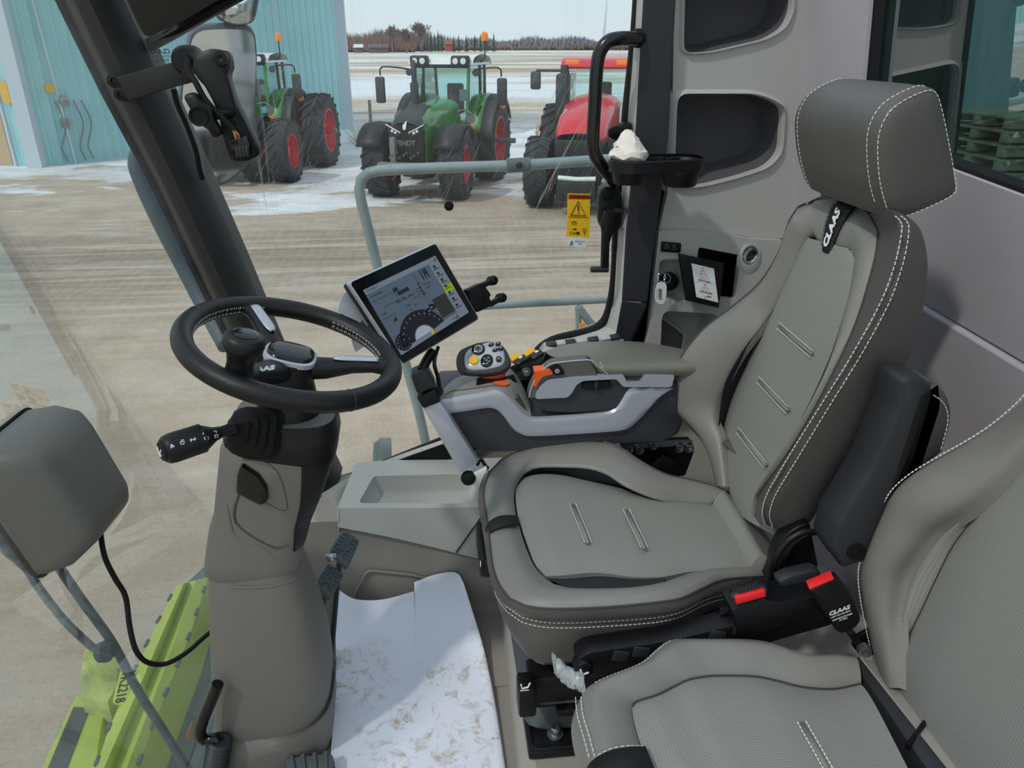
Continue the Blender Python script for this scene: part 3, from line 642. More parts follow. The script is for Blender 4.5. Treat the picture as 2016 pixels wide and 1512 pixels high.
    m = MB(); m.tube([(.75 + .1 * math.cos(a), .19 * math.sin(a), 2.1 + .1 * math.cos(a)) for a in [2 * math.pi * k / 20 for k in range(20)]], .018, 6, True); m.tube([(.75, 0, 2.1), (.95, 0, 1.6)], .05, 8); m.build('cab_steering', 'tractor_black', T)
    bx(T, 'weight_block', 'tractor_black', (3.9, 0, .55), (.5, .9, .45), .06)
    T.location = loc; T.rotation_euler = (0, 0, math.atan2(heading[1], heading[0]))
f3 = V((3.62, 18.0, G)); HC = V((-.33, -.944, 0)).normalized(); red_tractor(f3 - HC * 3.0, HC)
# ================================================================== cab shell
mat('pillar_dark', (28, 27, 27), .55, var=.06, vscale=3, bump=(500, .15)); mat('black_trim', (12, 12, 14), .5, spec=.3); mat('panel_grey', (178, 178, 174), .55, bump=(420, .18)); mat('panel_dark', (84, 84, 88), .7, bump=(420, .2))
mat('fabric_wall', (178, 174, 180), .9, bump=(900, .35), var=.025, vscale=3); mat('charcoal', (46, 47, 52), .55, bump=(420, .15)); mat('floor_tan', (140, 135, 128), .7, bump=(300, .15), var=.06, vscale=4)
mat('ledge_grey', (176, 177, 173), .5, bump=(420, .15)); mat('rubber', (10, 10, 12), .7, spec=.3); mat('steel', (170, 174, 178), .25, .9); mat('grey_riser', (160, 157, 150), .65, bump=(300, .1)); mat('headliner', (46, 44, 39), .75)
glass_mat('cab_glass', (.95, .985, .98), .035, refl=.8, streak=.5, dscale=2.5)
glass_mat('wind_glass', (.93, .97, .965), .055, refl=.35, streak=None, dscale=3.2)
glass_mat('rear_glass', (.13, .26, .25), .01, refl=.45)
def recess(m, loop, vec, shrink=.9, bev=None):     # pocket sunk behind a cut-out
    loop = [V(p) for p in loop]; c = sum(loop, V()) / len(loop); vec = V(vec)
    a = [p + vec * .12 + (c - p) * .01 for p in loop]
    b = [c + (p - c) * shrink + vec * .92 for p in loop]; d = [c + (p - c) * (shrink * .95) + vec for p in loop]
    n = len(loop); rs = [loop, a, b, d]; vs = [p for r in rs for p in r]
    m.add(vs, [(j * n + i, j * n + (i + 1) % n, (j + 1) * n + (i + 1) % n, (j + 1) * n + i) for j in range(3) for i in range(n)] + [tuple(3 * n + i for i in range(n))])
def lip(m, loop, r=.004): m.tube(loop, r, 6, closed=True)
NW = V((-.1, 1, 0)).normalized()
ST = 'structure'
# --- windscreen: curved in plan, leaning forward at the top
def ws(Y, z): return V((-.56 + .32 * (max(0, Y - 1.3) / .65) ** 2.6 - .284 * z, Y, z))
m = MB(); m.grid([[ws(.62 + (1.955 - .62) * i / 28, z) for i in range(29)] for z in (0.0, .3, .6, .9, 1.2, 1.5, 1.85)], uv=False); m.build('window_1', 'wind_glass', smooth=180, kind=ST)
# --- right-hand side window
Aft = [wr(1258, -60), wr(1249, 70), wr(1230, 250), wr(1214, 450), wr(1208, 560), wr(1194, 622), wr(1168, 648)]
sill = [wr(1090, 668), wr(1058, 690), wr(1000, 770), wr(905, 851), wr(790, 897), wr(672, 944)]
afr = [wr(620, 900), wr(430, 500), wr(250, 94), wr(215, 0), wr(180, -60)]
pane = Aft + sill + afr
m = MB(); m.flat(pane); m.build('window_2', 'cab_glass', smooth=0, kind=ST)
# black ceramic border along the rear and lower edge of the pane
m = MB(); q = cr(Aft + sill[:2], 60); inn = []
bd = poly(Aft + sill, 140); m.tube(cr(Aft + sill[:3], 70), .012, 8); m.tube(poly(sill[2:], 12), .009, 8); m.build('trim_1', 'black_trim', kind=ST)
# --- A pillar
def P195(x, y): return aY(x, y, 1.95)
Lp = [(93, -60), (123, 0), (210, 178), (300, 347), (385, 525), (490, 740), (600, 955)]; Rp = [(216, -60), (243, 0), (322, 178), (398, 347), (476, 525), (566, 740), (668, 955)]
rows = []
for (a, b) in zip(Lp, Rp):
    l = P195(*a); r = P195(*b); mid = l.lerp(r, .45); sf = l.lerp(r, .2)
    rows.append([l + V((0, .0, 0)), sf + V((0, -.035, 0)), mid + V((0, -.062, 0)), l.lerp(r, .62) + V((0, -.066, 0)), l.lerp(r, .85) + V((.0, -.04, 0)), r, r + V((0, .1, 0)), l + V((0, .1, 0))])
m = MB(); m.rings(rows); m.build('trim_2', 'pillar_dark', smooth=50, kind=ST)
m = MB(); m.tube([P195(*a) + V((-.004, .01, 0)) for a in Lp], .016, 8); m.build('trim_3', 'black_trim', kind=ST)
# --- overhead lining at the front corner
a = [aY(225, -60, 1.80), aY(252, 10, 1.83), aY(285, 79, 1.86), aY(345, 52, 1.89), aY(435, 0, 1.93), aY(560, -60, 1.97)]
m = MB(); m.prism(rounded(a, .02), (-.05, .10, .24), .006); m.build('ceiling', 'headliner', smooth=30, kind=ST)
m = MB(); m.tube(cr([aY(278, 96, 1.975), aY(330, 70, 1.975), aY(452, 0, 1.98), aY(560, -60, 1.98)], 20), .014, 8); m.build('trim_4', 'black_trim', kind=ST)
# --- rear-right pillar: light reveal plus charcoal face, kinked at the foot
def off(p, o): return V(p) + NW * o
lf = [(1268, -60), (1266, 0), (1250, 274), (1232, 456), (1224, 592)]; rt = [(1334, -60), (1330, 0), (1315, 274), (1292, 452), (1274, 596)]; gl = [(1258, -60), (1251, 0), (1230, 250), (1212, 470), (1206, 575)]
m = MB(); rows = []
for (g, l, r) in zip(gl, lf, rt): rows.append([wr(*l, -.06), wr(*r, -.06), wr(*r, .06), wr(*l, .06)])
m.rings(rows); m.build('trim_5', 'charcoal', smooth=0, bev=.004, kind=ST)
m = MB(); rows = []
for (g, l, r) in zip(gl, lf, rt): rows.append([wr(*g, .0), wr(*l, -.058), wr(*l, .03), wr(*g, .03)])
rows.append([wr(1190, 640, .0), wr(1215, 655, -.055), wr(1215, 655, .03), wr(1190, 640, .03)]); rows.append([wr(1090, 672, -.005), wr(1130, 690, -.05), wr(1130, 690, .03), wr(1090, 672, .03)])
m.rings(rows); m.build('trim_6', 'panel_grey', smooth=30, kind=ST)
m = MB(); rows = [[wr(1224, 592, -.062), wr(1275, 597, -.062), wr(1275, 597, .06), wr(1224, 592, .06)], [wr(1211, 665, -.06), wr(1240, 672, -.05), wr(1250, 672, .06), wr(1211, 665, .06)], [wr(1180, 760, -.06), wr(1230, 760, -.05), wr(1240, 760, .06), wr(1180, 760, .06)]]
m.rings(rows); m.build('trim_7', 'charcoal', smooth=0, bev=.004, kind=ST)
m = MB(); m.flat([wr(1226, 596, .02), wr(1290, 596, .02), wr(1288, 760, .02), wr(1150, 760, .02)]); m.flat([wr(1318, -60, .025), wr(1350, -60, .025), wr(1330, 300, .025), wr(1306, 460, .025), wr(1296, 770, .025), wr(1240, 770, .025), wr(1262, 600, .025)]); m.build('trim_8', 'black_trim', smooth=0, kind=ST)
# --- storage panel with two open pockets
def W(x, y): return wr(x, y)
outer = [W(1322, -60), W(1600, -60), W(1597, 0), W(1584, 228), W(1572, 388)] + [W(*p) for p in [(1562, 440), (1539, 466), (1475, 464), (1420, 456), (1355, 449), (1292, 449)]] + [W(1308, 380), W(1318, 200)]
n1 = rounded([W(*k3(532, -140)), W(*k3(524, 228)), W(*k3(640, 224)), W(*k3(880, 168)), W(*k3(958, 118)), W(*k3(990, 40)), W(*k3(990, -140))], .025)
n2 = rounded([W(*k3(498, 404)), W(*k3(484, 800)), W(*k3(600, 796)), W(*k3(760, 756)), W(*k3(880, 716)), W(*k3(938, 655)), W(*k3(952, 462)), W(*k3(890, 426)), W(*k3(820, 404))], [.03, .03, .05, .05, .06, .05, .03, .05, .05])
m = MB(); plate(m, outer, [n1, n2], NW, .02); m.build('wall_right', 'panel_grey', smooth=0, kind=ST, bev=.003)
m = MB(); recess(m, n1, NW * .13 + V((.02, 0, .01)), .94); recess(m, n2, NW * .13 + V((.02, 0, .01)), .90); m.build('wall_right_pocket', 'panel_dark', smooth=50, kind=ST)
def ring(m, loop, grow, h):       # raised, sloping surround of a pocket
    c = sum([V(p) for p in loop], V()) / len(loop); big = [c + (p - c) * grow for p in loop]; n = len(loop)
    m.rings([[p for p in loop], [c + (p - c) * 1.02 - NW * h for p in loop], [c + (p - c) * (1 + (grow - 1) * .4) - NW * h * .8 for p in loop], big], False)
m = MB(); ring(m, n1, 1.16, .030); ring(m, n2, 1.18, .032); m.build('wall_right_surround', 'panel_grey', smooth=60, kind=ST)
# --- lower right console
def Wc(x, y): return wr(x, y, -.02)
co_ = rounded([Wc(1292, 451), Wc(1355, 451), Wc(1420, 458), Wc(1475, 467), Wc(1536, 470), Wc(1524, 500), Wc(1500, 560), Wc(1470, 760), Wc(1250, 760), Wc(1272, 650), Wc(1283, 541)], .01)
hb = rounded([Wc(*k6(735, 556)), Wc(*k6(1052, 618)), Wc(*k6(1015, 950)), Wc(*k6(690, 920))], .008)
hk = rounded([Wc(*k6(437, 648)), Wc(*k6(612, 648)), Wc(*k6(655, 975)), Wc(*k6(425, 950))], .02)
hn = rounded([Wc(*k6(460, 1035)), Wc(*k6(900, 1065)), Wc(*k6(800, 1500)), Wc(*k6(440, 1500))], .03)
hs = [Wc(*k6(1148, 630)) + (V((.997, .0997, 0)) * math.cos(t) + V((0, 0, 1)) * math.sin(t)) * .022 for t in [2 * math.pi * i / 20 for i in range(20)]]
m = MB(); plate(m, co_, [hb, hk, hn, hs], NW, .02); m.build('wall_right_console', 'ledge_grey', smooth=0, bev=.003, kind=ST)
m = MB(); recess(m, hk, NW * .035, .86); recess(m, hn, NW * .10 + V((.01, 0, -.01)), .92); m.build('wall_right_recess', 'ledge_grey', smooth=40, kind=ST)
m = MB(); recess(m, hb, NW * .09, .96); m.build('wall_right_box', 'black_trim', smooth=30, kind=ST)
m = MB()
b4 = [Wc(*k6(*p)) - NW * .006 for p in [(722, 545), (1068, 608), (1046, 700), (700, 640)]]
m.tube([b4[3], b4[0], b4[1], b4[2]], .004, 6); lip(m, rounded([Wc(*k6(485, 1150)) + NW * .07, Wc(*k6(520, 1140)) + NW * .07, Wc(*k6(720, 1290)) + NW * .07, Wc(*k6(700, 1420)) + NW * .07, Wc(*k6(485, 1420)) + NW * .07], .01), .004); m.build('trim_9', 'ledge_grey', kind=ST)
m = MB(); m.flat([Wc(*k6(*p)) + NW * .074 for p in [(488, 1152), (520, 1142), (720, 1290), (700, 1420), (488, 1420)]]); m.build('trim_10', 'panel_dark', smooth=0, kind=ST)
# --- rear wall with window
cA_, cB_ = wr(1597, 0), wr(1572, 388)
RD = (cB_ - cA_); RN = RD.cross(V((0, 1, 0))).normalized()
if RN.x < 0: RN = -RN
def rw(x, y, o=0.): return aP(x, y, cA_ + RN * o, RN)
def rz(Y, z, o=0.):
    p = cA_ + RD * ((z - cA_.z) / RD.z); return V((p.x, Y, z)) + RN * o
wl, wb1, wb2 = rw(1737, 0), rw(1712, 262), rw(2016, 372)
slope = (wb2.z - wb1.z) / (wb2.y - wb1.y)
yb = .55; zb_ = wb2.z + slope * (yb - wb2.y)
hole = rounded([V(wb1), rz(yb, zb_), rz(yb, 1.78), rz(wl.y, 1.78), V(wl)], .03)
s1, s2 = rw(1560, 440), rw(2016, 690); s1 = rw(1815, 575); sl = (s2.z - s1.z) / (s2.y - s1.y)
def seam(Y): return s1.z + sl * (Y - s1.y)
YR = cA_.y + .02
up = [rz(YR, 1.9), rz(YR, seam(YR)), rz(.42, seam(.42)), rz(.42, 1.9)]
m = MB(); plate(m, up, [hole], RN, .03); m.build('wall_rear', 'fabric_wall', smooth=0, bev=.004, kind=ST)
lowr = [rz(YR, seam(YR) - .006), rz(YR, -.0), rz(.42, 0), rz(.42, seam(.42) - .006)]
m = MB(); plate(m, [p - RN * .012 for p in lowr], [], RN, .03); m.build('wall_rear_lower', 'fabric_wall', smooth=0, bev=.006, kind=ST)
m = MB(); m.tube(hole, .014, 8, closed=True); m.tube([p - RN * .01 for p in hole], .010, 8, closed=True); m.build('trim_11', 'black_trim', kind=ST)
m = MB(); m.flat([p + RN * .006 for p in hole]); m.build('window_3', 'rear_glass', smooth=0, kind=ST)
cb = [(x, y) for x, y in [(1600, -60), (1597, 0), (1584, 228), (1572, 388), (1562, 450)]]
m = MB(); m.tube([wr(*p) for p in cb], .006, 6); m.build('trim_12', 'pillar_dark', kind=ST)
# --- right-hand ledge with tray under the side window
TA = lambda x, y, Y: aY(x, y, Y)
eT = [TA(664, 1000, 1.72), TA(760, 1000, 1.72), TA(860, 1000, 1.73), TA(950, 998, 1.74), TA(1080, 1000, 1.76)]
eB = [TA(666, 1038, 1.70), TA(760, 1056, 1.70), TA(860, 1079, 1.71), TA(952, 1101, 1.72), TA(1090, 1110, 1.74)]
eW = [TA(700, 962, 1.95), TA(770, 938, 1.97), TA(880, 905, 1.98), TA(985, 868, 2.0), TA(1120, 830, 2.0)]
# top surface split around the tray
tr_o = rounded([TA(706, 992, 1.745), TA(930, 990, 1.755), TA(944, 975, 1.78), TA(940, 930, 1.90), TA(890, 935, 1.90), TA(735, 964, 1.88)], .012)
m = MB(); m.skin([eT, eB], 20, 2, False); m.build('trim_13', 'ledge_grey', kind=ST)
m = MB(); m.tube([aY(898, 1088, 1.712), aY(950, 1015, 1.733)], .0022, 6); m.build('trim_21', 'pillar_dark', kind=ST)
def strip_to(m, loop, ringpts):
    pass
m = MB(); Z0 = eT[2].z
lo = [eT[0], eT[1], eT[2], eT[3], eT[4], eW[4], eW[3], eW[2], eW[1], eW[0]]
nT = (lo[3] - lo[0]).cross(lo[7] - lo[0]).normalized(); nT = nT if nT.z > 0 else -nT
pr0 = lambda p: p - nT * (p - lo[0]).dot(nT)
tr2 = [pr0(p) for p in tr_o]; lo2 = [pr0(p) for p in lo]
plate(m, lo2, [tr2], nT, .006); m.build('trim_14', 'ledge_grey', smooth=0, bev=.002, kind=ST)
m = MB(); recess(m, tr2, V((.0, .0, -.05)), .88); m.build('trim_15', 'ledge_grey', smooth=50, kind=ST)
# dark and light bands between ledge and glass
m = MB(); b1 = [TA(698, 960, 1.955), TA(790, 928, 1.97), TA(900, 888, 1.985), TA(1010, 840, 2.0)]; b2 = [TA(700, 938, 1.955), TA(790, 903, 1.975), TA(892, 866, 1.99), TA(1010, 815, 2.0)]
m.skin([eW[:4], [p + V((0, -.004, 0)) for p in b2]], 20, 2, False); m.build('trim_16', 'black_trim', kind=ST)
m = MB(); b3 = [TA(700, 928, 1.965), TA(790, 894, 1.985), TA(905, 852, 2.0), TA(1010, 795, 2.0)]; m.skin([b2, b3], 20, 2, False); m.build('trim_17', 'ledge_grey', kind=ST)
# corner post trim at the foot of the A pillar, down to the floor
m = MB(); m.skin([[TA(612, 1000, 1.93), TA(612, 1060, 1.93), TA(606, 1150, 1.93), TA(604, 1250, 1.90)], [TA(640, 968, 1.86), TA(648, 1040, 1.86), TA(640, 1150, 1.85), TA(630, 1260, 1.84)], [TA(668, 1000, 1.72), TA(667, 1038, 1.70), TA(668, 1150, 1.70), TA(668, 1290, 1.70)]], 16, 6); m.build('trim_18', 'grey_riser', kind=ST)
m = MB(); m.skin([[TA(612, 1000, 1.93), TA(640, 968, 1.86), TA(668, 1000, 1.72)], [TA(640, 968, 1.97), TA(672, 948, 1.95), TA(700, 962, 1.95)], [TA(650, 940, 2.0), TA(690, 930, 2.0), TA(702, 928, 1.98)]], 12, 4); m.build('trim_19', 'grey_riser', kind=ST)
# footwell side below the ledge, curving out to the floor
fw = [[V((p.x, 1.665, .0)) for p in eB], [V((p.x, 1.68, .02)) for p in eB], [V((p.x, 1.69, .09)) for p in eB], [p + V((0, .02, .004)) for p in eB]]
fw = [[V((-.42, r[0].y, r[0].z))] + r for r in fw]
m = MB(); m.skin(fw, 20, 5); m.build('baseboard_right', 'floor_tan', kind=ST)
fr_ = rounded([aY(694, 1180, 1.684), aY(722, 1122, 1.69), aY(815, 1132, 1.69), aY(935, 1170, 1.69), aY(940, 1215, 1.684)], .02)
m = MB(); lip(m, fr_, .004); m.build('trim_20', 'floor_tan', kind=ST)
# floor and seat plinth
m = MB(); fl = [ws(y, -.0) + V((.02, 0, 0)) for y in [.42 + .12 * i for i in range(13)]]; m.prism([V((p.x, p.y, -.05)) for p in fl] + [V((1.1, 2.0, -.05)), V((1.1, .42, -.05))], (0, 0, .05)); m.build('floor', 'floor_tan', smooth=0, kind=ST)
def Zp(x, y, z): return aZ(x, y, z)
q = [Zp(1040, 1512, .12), Zp(990, 1240, .12)]
m = MB(); xr = .06
m.rings([[V((.125, .42, 0)), V((.145, 1.62, 0)), V((1.05, 1.62, 0)), V((1.05, .42, 0))], [V((.150, .42, .12)), V((.160, 1.61, .12)), V((1.05, 1.62, .12)), V((1.05, .42, .12))], [V((.158, .42, .13)), V((.168, 1.60, .13)), V((1.04, 1.61, .13)), V((1.04, .42, .13))]]); m.build('floor_plinth', 'grey_riser', smooth=30, kind=ST)

# side wall below the window, behind the console and ledge
sl_ = [wr(672, 944, .03), wr(905, 851, .03), wr(1000, 770, .06), wr(1090, 668, .10), wr(1290, 600, .15), wr(1290, 449, .15), wr(1560, 449, .15)]
m = MB(); m.prism(sl_ + [V((1.12, 2.15, 0)), V((-.3, 2.02, 0))], NW * .02); m.build('wall_right_lower', 'grey_riser', smooth=0, kind=ST)
m = MB(); m.prism([V((-.3, 1.98, -.02)), V((1.1, 2.1, -.02)), V((1.1, 1.4, -.02)), V((-.3, 1.4, -.02))], (0, 0, .025)); m.build('floor_edge', 'floor_tan', smooth=0, kind=ST)
# behind the rear window: bulkhead, plus wall and pallets standing in for its reflection
mat('tank_green', (30, 62, 56), .5)
# ================================================================== seats
LE = (500, .22)
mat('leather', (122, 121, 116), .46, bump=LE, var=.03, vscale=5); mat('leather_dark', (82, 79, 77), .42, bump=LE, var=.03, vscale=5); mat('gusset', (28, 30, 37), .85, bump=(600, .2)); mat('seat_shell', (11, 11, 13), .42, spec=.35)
mat('stitch', (224, 222, 212), .6); mat('strap_black', (12, 12, 15), .7, bump=(700, .2)); mat('white_print', (232, 234, 236), .5); mat('bellows', (70, 78, 80), .6, bump=(60, .3), var=.1); mat('red_button', (222, 30, 34), .35, emit=.05)
perforated('leather_perf', (134, 135, 129), (104, 104, 100), .0044); perforated('leather_perf_fine', (136, 136, 131), (106, 106, 103), .0046)
mat('plastic_wrap', (206, 212, 214), .2, spec=.8, bump=(120, 1.0)).node_tree.nodes['Principled BSDF'].inputs['Alpha'].default_value = .5; mat('plastic_black', (15, 15, 18), .45, spec=.35, bump=(380, .12)); mat('plastic_soft', (40, 42, 46), .5, bump=(380, .12)); mat('piping', (60, 58, 56), .5)
DS = root('driver_seat', 'grey leather driver seat with high headrest and black logo strap facing the steering wheel', 'seat', (.4, 1.33, .13))
bp0 = V((.66, 1.33, .53)); aL = math.radians(12); bn = V((-math.cos(aL), 0, math.sin(aL)))
def B(x, y, d=0.): px = kA(x, y); return aP(px[0], px[1], bp0 + bn * d, bn)
def BY(x, y, Y): px = kA(x, y); return aY(px[0], px[1], Y)
# ---- backrest
sil = [BY(*p) for p in [(182, 1290, 1.49), (178, 1270, 1.50), (165, 1220, 1.52), (130, 1150, 1.56), (70, 1085, 1.60), (35, 1050, 1.62), (28, 990, 1.625), (60, 900, 1.625), (130, 810, 1.62), (220, 740, 1.60), (310, 660, 1.575), (370, 560, 1.55), (395, 480, 1.535), (425, 432, 1.52)]]
top_ = [B(470, 412, -.01), B(540, 404, -.012), B(600, 420, -.012), B(640, 452, -.012)]
rs_ = [B(668, 505, -.004), B(666, 560, .0), B(648, 640, .006), B(605, 780, .015), B(550, 905, .03), B(470, 1060, .05), B(385, 1200, .06), B(300, 1320, .055), B(286, 1380, .045)]
Oc = sil + top_ + rs_
Il = [B(*p) for p in [(195, 1290, .02), (178, 1128, .03), (162, 1090, .04), (163, 1040, .045), (185, 985, .045), (230, 900, .04), (285, 825, .028), (335, 757, .012), (370, 690, .01), (405, 620, .008), (430, 560, .006), (452, 524, .004)]]
It = [B(475, 519, .004), B(500, 560, .004), B(525, 574, .004), B(556, 562, .004), B(585, 565, .004)]
Ir = [B(*p) for p in [(598, 600, .004), (580, 710, .008), (545, 850, .015), (505, 985, .03), (440, 1110, .042), (372, 1210, .045), (330, 1300, .04), (318, 1390, .03)]]
Ic = Il + It + Ir
NU = 90
def split(cs, ns): return sum([cr(c, n) for c, n in zip(cs, ns)], [])
O_ = split([sil, top_, rs_], [46, 10, 34]); I_ = split([Il, It, Ir], [46, 10, 34])
mid1 = [o.lerp(i, .30) + bn * .014 for o, i in zip(O_, I_)]; mid2 = [o.lerp(i, .68) + bn * .012 for o, i in zip(O_, I_)]
m = MB(); m.skin([O_, mid1, mid2, I_, [p - bn * .02 for p in I_]], NU, 5, resamp=False); br = m.build('backrest', 'leather', DS, smooth=70)
m = MB(); m.tube([p + bn * .001 for p in O_], .0022, 6); m.build('piping', 'piping', br)
m = MB(); m.tube([p + bn * .001 for p in I_[46:56]], .0015, 6); m.tube([p - bn * .004 for p in I_[24:46]], .0016, 6); m.tube([p - bn * .004 for p in I_[56:74]], .0016, 6); m.build('insert_seam', 'piping', br)
# gussets and centre insert
Li = [B(*p) for p in [(224, 1360, 0), (215, 1320, 0), (188, 1220, 0), (184, 1130, 0), (225, 1005, 0), (275, 892, 0), (330, 765, .002), (370, 690, .006), (405, 620, .006), (430, 560, .005), (452, 526, .003)]]
Ri = [B(*p) for p in [(352, 1440, 0), (345, 1410, 0), (352, 1310, 0), (368, 1205, 0), (420, 1105, 0), (480, 985, 0), (532, 860, .004), (575, 715, .006), (598, 612, .005), (596, 580, .004), (588, 562, .003)]]
cl, cr_ = cr(Li, 40), cr(Ri, 40)
m = MB(); m.skin([cl, [a.lerp(b, .12) + bn * .006 for a, b in zip(cl, cr_)], [a.lerp(b, .5) + bn * .010 for a, b in zip(cl, cr_)], [a.lerp(b, .88) + bn * .006 for a, b in zip(cl, cr_)], cr_], 40, 6, resamp=False); bi = m.build('back_insert', 'leather_perf', DS, smooth=180)
m = MB(); m.skin([[B(188, 1120, .002), B(225, 1005, 0), B(275, 892, 0), B(337, 750, .004)], [B(176, 1118, .028), B(195, 985, .045), B(240, 895, .04), B(337, 752, .012)]], 20, 3); m.build('back_gusset', 'gusset', DS, smooth=180); m = MB()
m.skin([[B(368, 1205, 0), B(420, 1105, 0), B(480, 985, 0), B(535, 855, .004)], [B(385, 1212, .05), B(446, 1110, .046), B(507, 985, .034), B(548, 858, .017)]], 20, 3); m.build('back_gusset', 'gusset', DS, smooth=180)
def pleat(m, a, b, n, w=.0055, h=.004):
    a, b = V(a), V(b); d = (b - a).normalized(); s = d.cross(n).normalized()
    m.tube([a, a.lerp(b, .5), b], [w * .7, w, w * .7], 8, flat=.45)
    return [[a + s * w * 1.25 + n * .002, b + s * w * 1.25 + n * .002], [a - s * w * 1.25 + n * .002, b - s * w * 1.25 + n * .002]]
for a, b in [((365, 797), (467, 884)), ((303, 963), (393, 1057)), ((240, 1118), (325, 1226))]:
    m = MB(); st = MB(); ls_ = pleat(m, B(*a, .0125), B(*b, .0125), bn); po = m.build('pleat', 'leather', bi, smooth=180)
    for l in ls_: dashes(st, [p + bn * .001 for p in l], .0008, .004, .002)
    st.build('stitching', 'stitch', bi, fix=False)
# near side, back and top of the shell
s1 = [BY(*p) for p in [(690, 440, 1.16), (738, 478, 1.115), (737, 520, 1.10), (720, 600, 1.088), (680, 712, 1.082), (600, 862, 1.08), (500, 1025, 1.08), (400, 1185, 1.085), (328, 1308, 1.10), (311, 1370, 1.115), (322, 1408, 1.13)]]
s2 = [BY(*p) for p in [(705, 440, 1.16), (758, 478, 1.115), (759, 525, 1.10), (742, 608, 1.088), (702, 722, 1.082), (622, 872, 1.08), (522, 1035, 1.08), (424, 1195, 1.083), (352, 1315, 1.095), (334, 1375, 1.105), (345, 1415, 1.12)]]
bk = [BY(*p) for p in [(735, 445, 1.19), (790, 490, 1.16), (815, 565, 1.15), (819, 630, 1.145), (803, 760, 1.14), (755, 920, 1.135), (660, 1090, 1.13), (560, 1240, 1.13), (480, 1370, 1.13), (440, 1420, 1.13), (400, 1440, 1.13)]]
rs2 = [B(640, 452, -.012)] + rs_
c0, c1, c2, c3 = cr(rs2, 50), cr(s1, 50), cr(s2, 50), cr(bk, 50)
c4 = [p + V((.03, .2, 0)) for p in c3]; c5 = [V((p.x, 1.5, p.z)) for p in c3]
hm = [a.lerp(b, .5) + V((-.004, -.014, 0)) for a, b in zip(c0, c1)]
m = MB(); m.skin([c0, hm, c1, [p.lerp(q, .5) + V((0, .004, 0)) for p, q in zip(c1, c2)], c2, c3, c4, c5], 50, 5, resamp=False); sd = m.build('back_side', 'leather_dark', DS, smooth=70)
m = MB(); dashes(m, [p + V((0, -.0015, 0)) for p in c1[2:]]); dashes(m, [p + V((0, -.0015, 0)) for p in c2[2:]]); m.build('stitching', 'stitch', sd, fix=False)
m = MB(); m.tube([p.lerp(q, .5) + V((0, .002, 0)) for p, q in zip(c1, c2)], .0014, 6); m.build('seam', 'piping', sd)
tp = O_[38:55]
m = MB(); NT = len(tp); m.skin([tp, [p + V((.025, .012 * i / NT, .010)) for i, p in enumerate(tp)], [p + V((.055, .03 * i / NT, .0)) for i, p in enumerate(tp)], [p + V((.09, .06 * i / NT, -.05)) for i, p in enumerate(tp)]], NT, 4, resamp=False); bt = m.build('back_top', 'leather_dark', DS, smooth=180)
m = MB(); dashes(m, [p + V((.018, 0, .010)) for p in tp[:12]]); m.build('stitching', 'stitch', bt, fix=False)
sl2 = O_[:42]
m = MB(); m.skin([sl2, [p + V((.03, .012, .0)) for p in sl2], [p + V((.12, -.01, 0)) for p in sl2], [V((.76 + (p.z - .53) * .2126, 1.35, p.z)) for p in sl2]], 42, 3, resamp=False); m.build('back_far_side', 'leather_dark', DS, smooth=180)
# logo strap over the crest
sa = [B(498, 565, .010), B(502, 530, .012), B(512, 480, .012), B(530, 432, .010), B(552, 415, .0), B(570, 405, -.04)]
sb = [B(525, 580, .010), B(537, 538, .012), B(557, 494, .012), B(580, 452, .010), B(600, 428, .0), B(616, 414, -.04)]
sca, scb = cr(sa, 20), cr(sb, 20)
m = MB(); m.skin([[p + bn * .002 for p in sca], [p.lerp(q, .5) + bn * .008 for p, q in zip(sca, scb)], [p + bn * .002 for p in scb]], 20, 3, resamp=False); sp_ = m.build('logo_strap', 'strap_black', DS, smooth=180, solid=.004)
m = MB(); xd = B(538, 470, .012) - B(512, 560, .012); ce = (B(512, 560, .012).lerp(B(525, 575, .012), .5)).lerp(B(530, 432, .012).lerp(B(566, 447, .012), .5), .52) + bn * .0075
yd = B(500, 520, 0) - B(540, 530, 0); text(m, 'CLAAS', .0245, ce + V((0, -.003, 0)), V((xd.x, 0, xd.z)), (0, 1, 0), bold=.0011, shear=.25, depth=.0006); m.build('lettering', 'white_print', sp_, smooth=0)
m = MB(); dashes(m, [p + bn * .004 for p in sca[1:15]], .0009); dashes(m, [p + bn * .004 for p in scb[1:15]], .0009); m.build('stitching', 'piping', sp_, fix=False)
# ---- headrest
hp = [BY(*p, 1.20) for p in [(690, 463), (672, 420), (655, 350), (648, 250), (657, 185), (690, 127), (745, 88), (812, 62), (836, 72), (856, 140), (880, 260), (896, 350), (893, 392), (800, 440), (722, 468)]]
hp = cr(hp, 60, True); hc = sum(hp, V()) / 60
def hring(Y, f): return [V((hc.x + (p.x - hc.x) * f, Y, hc.z + (p.z - hc.z) * f)) for p in hp]
m = MB(); m.rings([hring(1.182, .001), hring(1.182, .5), hring(1.184, .8), hring(1.188, .94), hring(1.193, .985), hring(1.198, .992), hring(1.204, .986), hring(1.210, 1.0), hring(1.25, 1.01), hring(1.34, 1.015), hring(1.43, 1.01), hring(1.472, .995), hring(1.484, .95), hring(1.488, .8), hring(1.489, .3)], True); hr = m.build('headrest', 'leather_dark', DS, smooth=180)
for q in (hring(1.1872, .955) + hring(1.1872, .955)[:1], hring(1.2135, 1.008)[3:30], hring(1.466, 1.004)[0:32]): m = MB(); dashes(m, q); m.build('stitching', 'stitch', hr, fix=False)
m = MB(); m.cyl((hc.x + .03, 1.27, hc.z - .2), (hc.x + .02, 1.27, hc.z), .008); m.cyl((hc.x + .03, 1.40, hc.z - .2), (hc.x + .02, 1.40, hc.z), .008); m.build('headrest_post', 'seat_shell', DS)
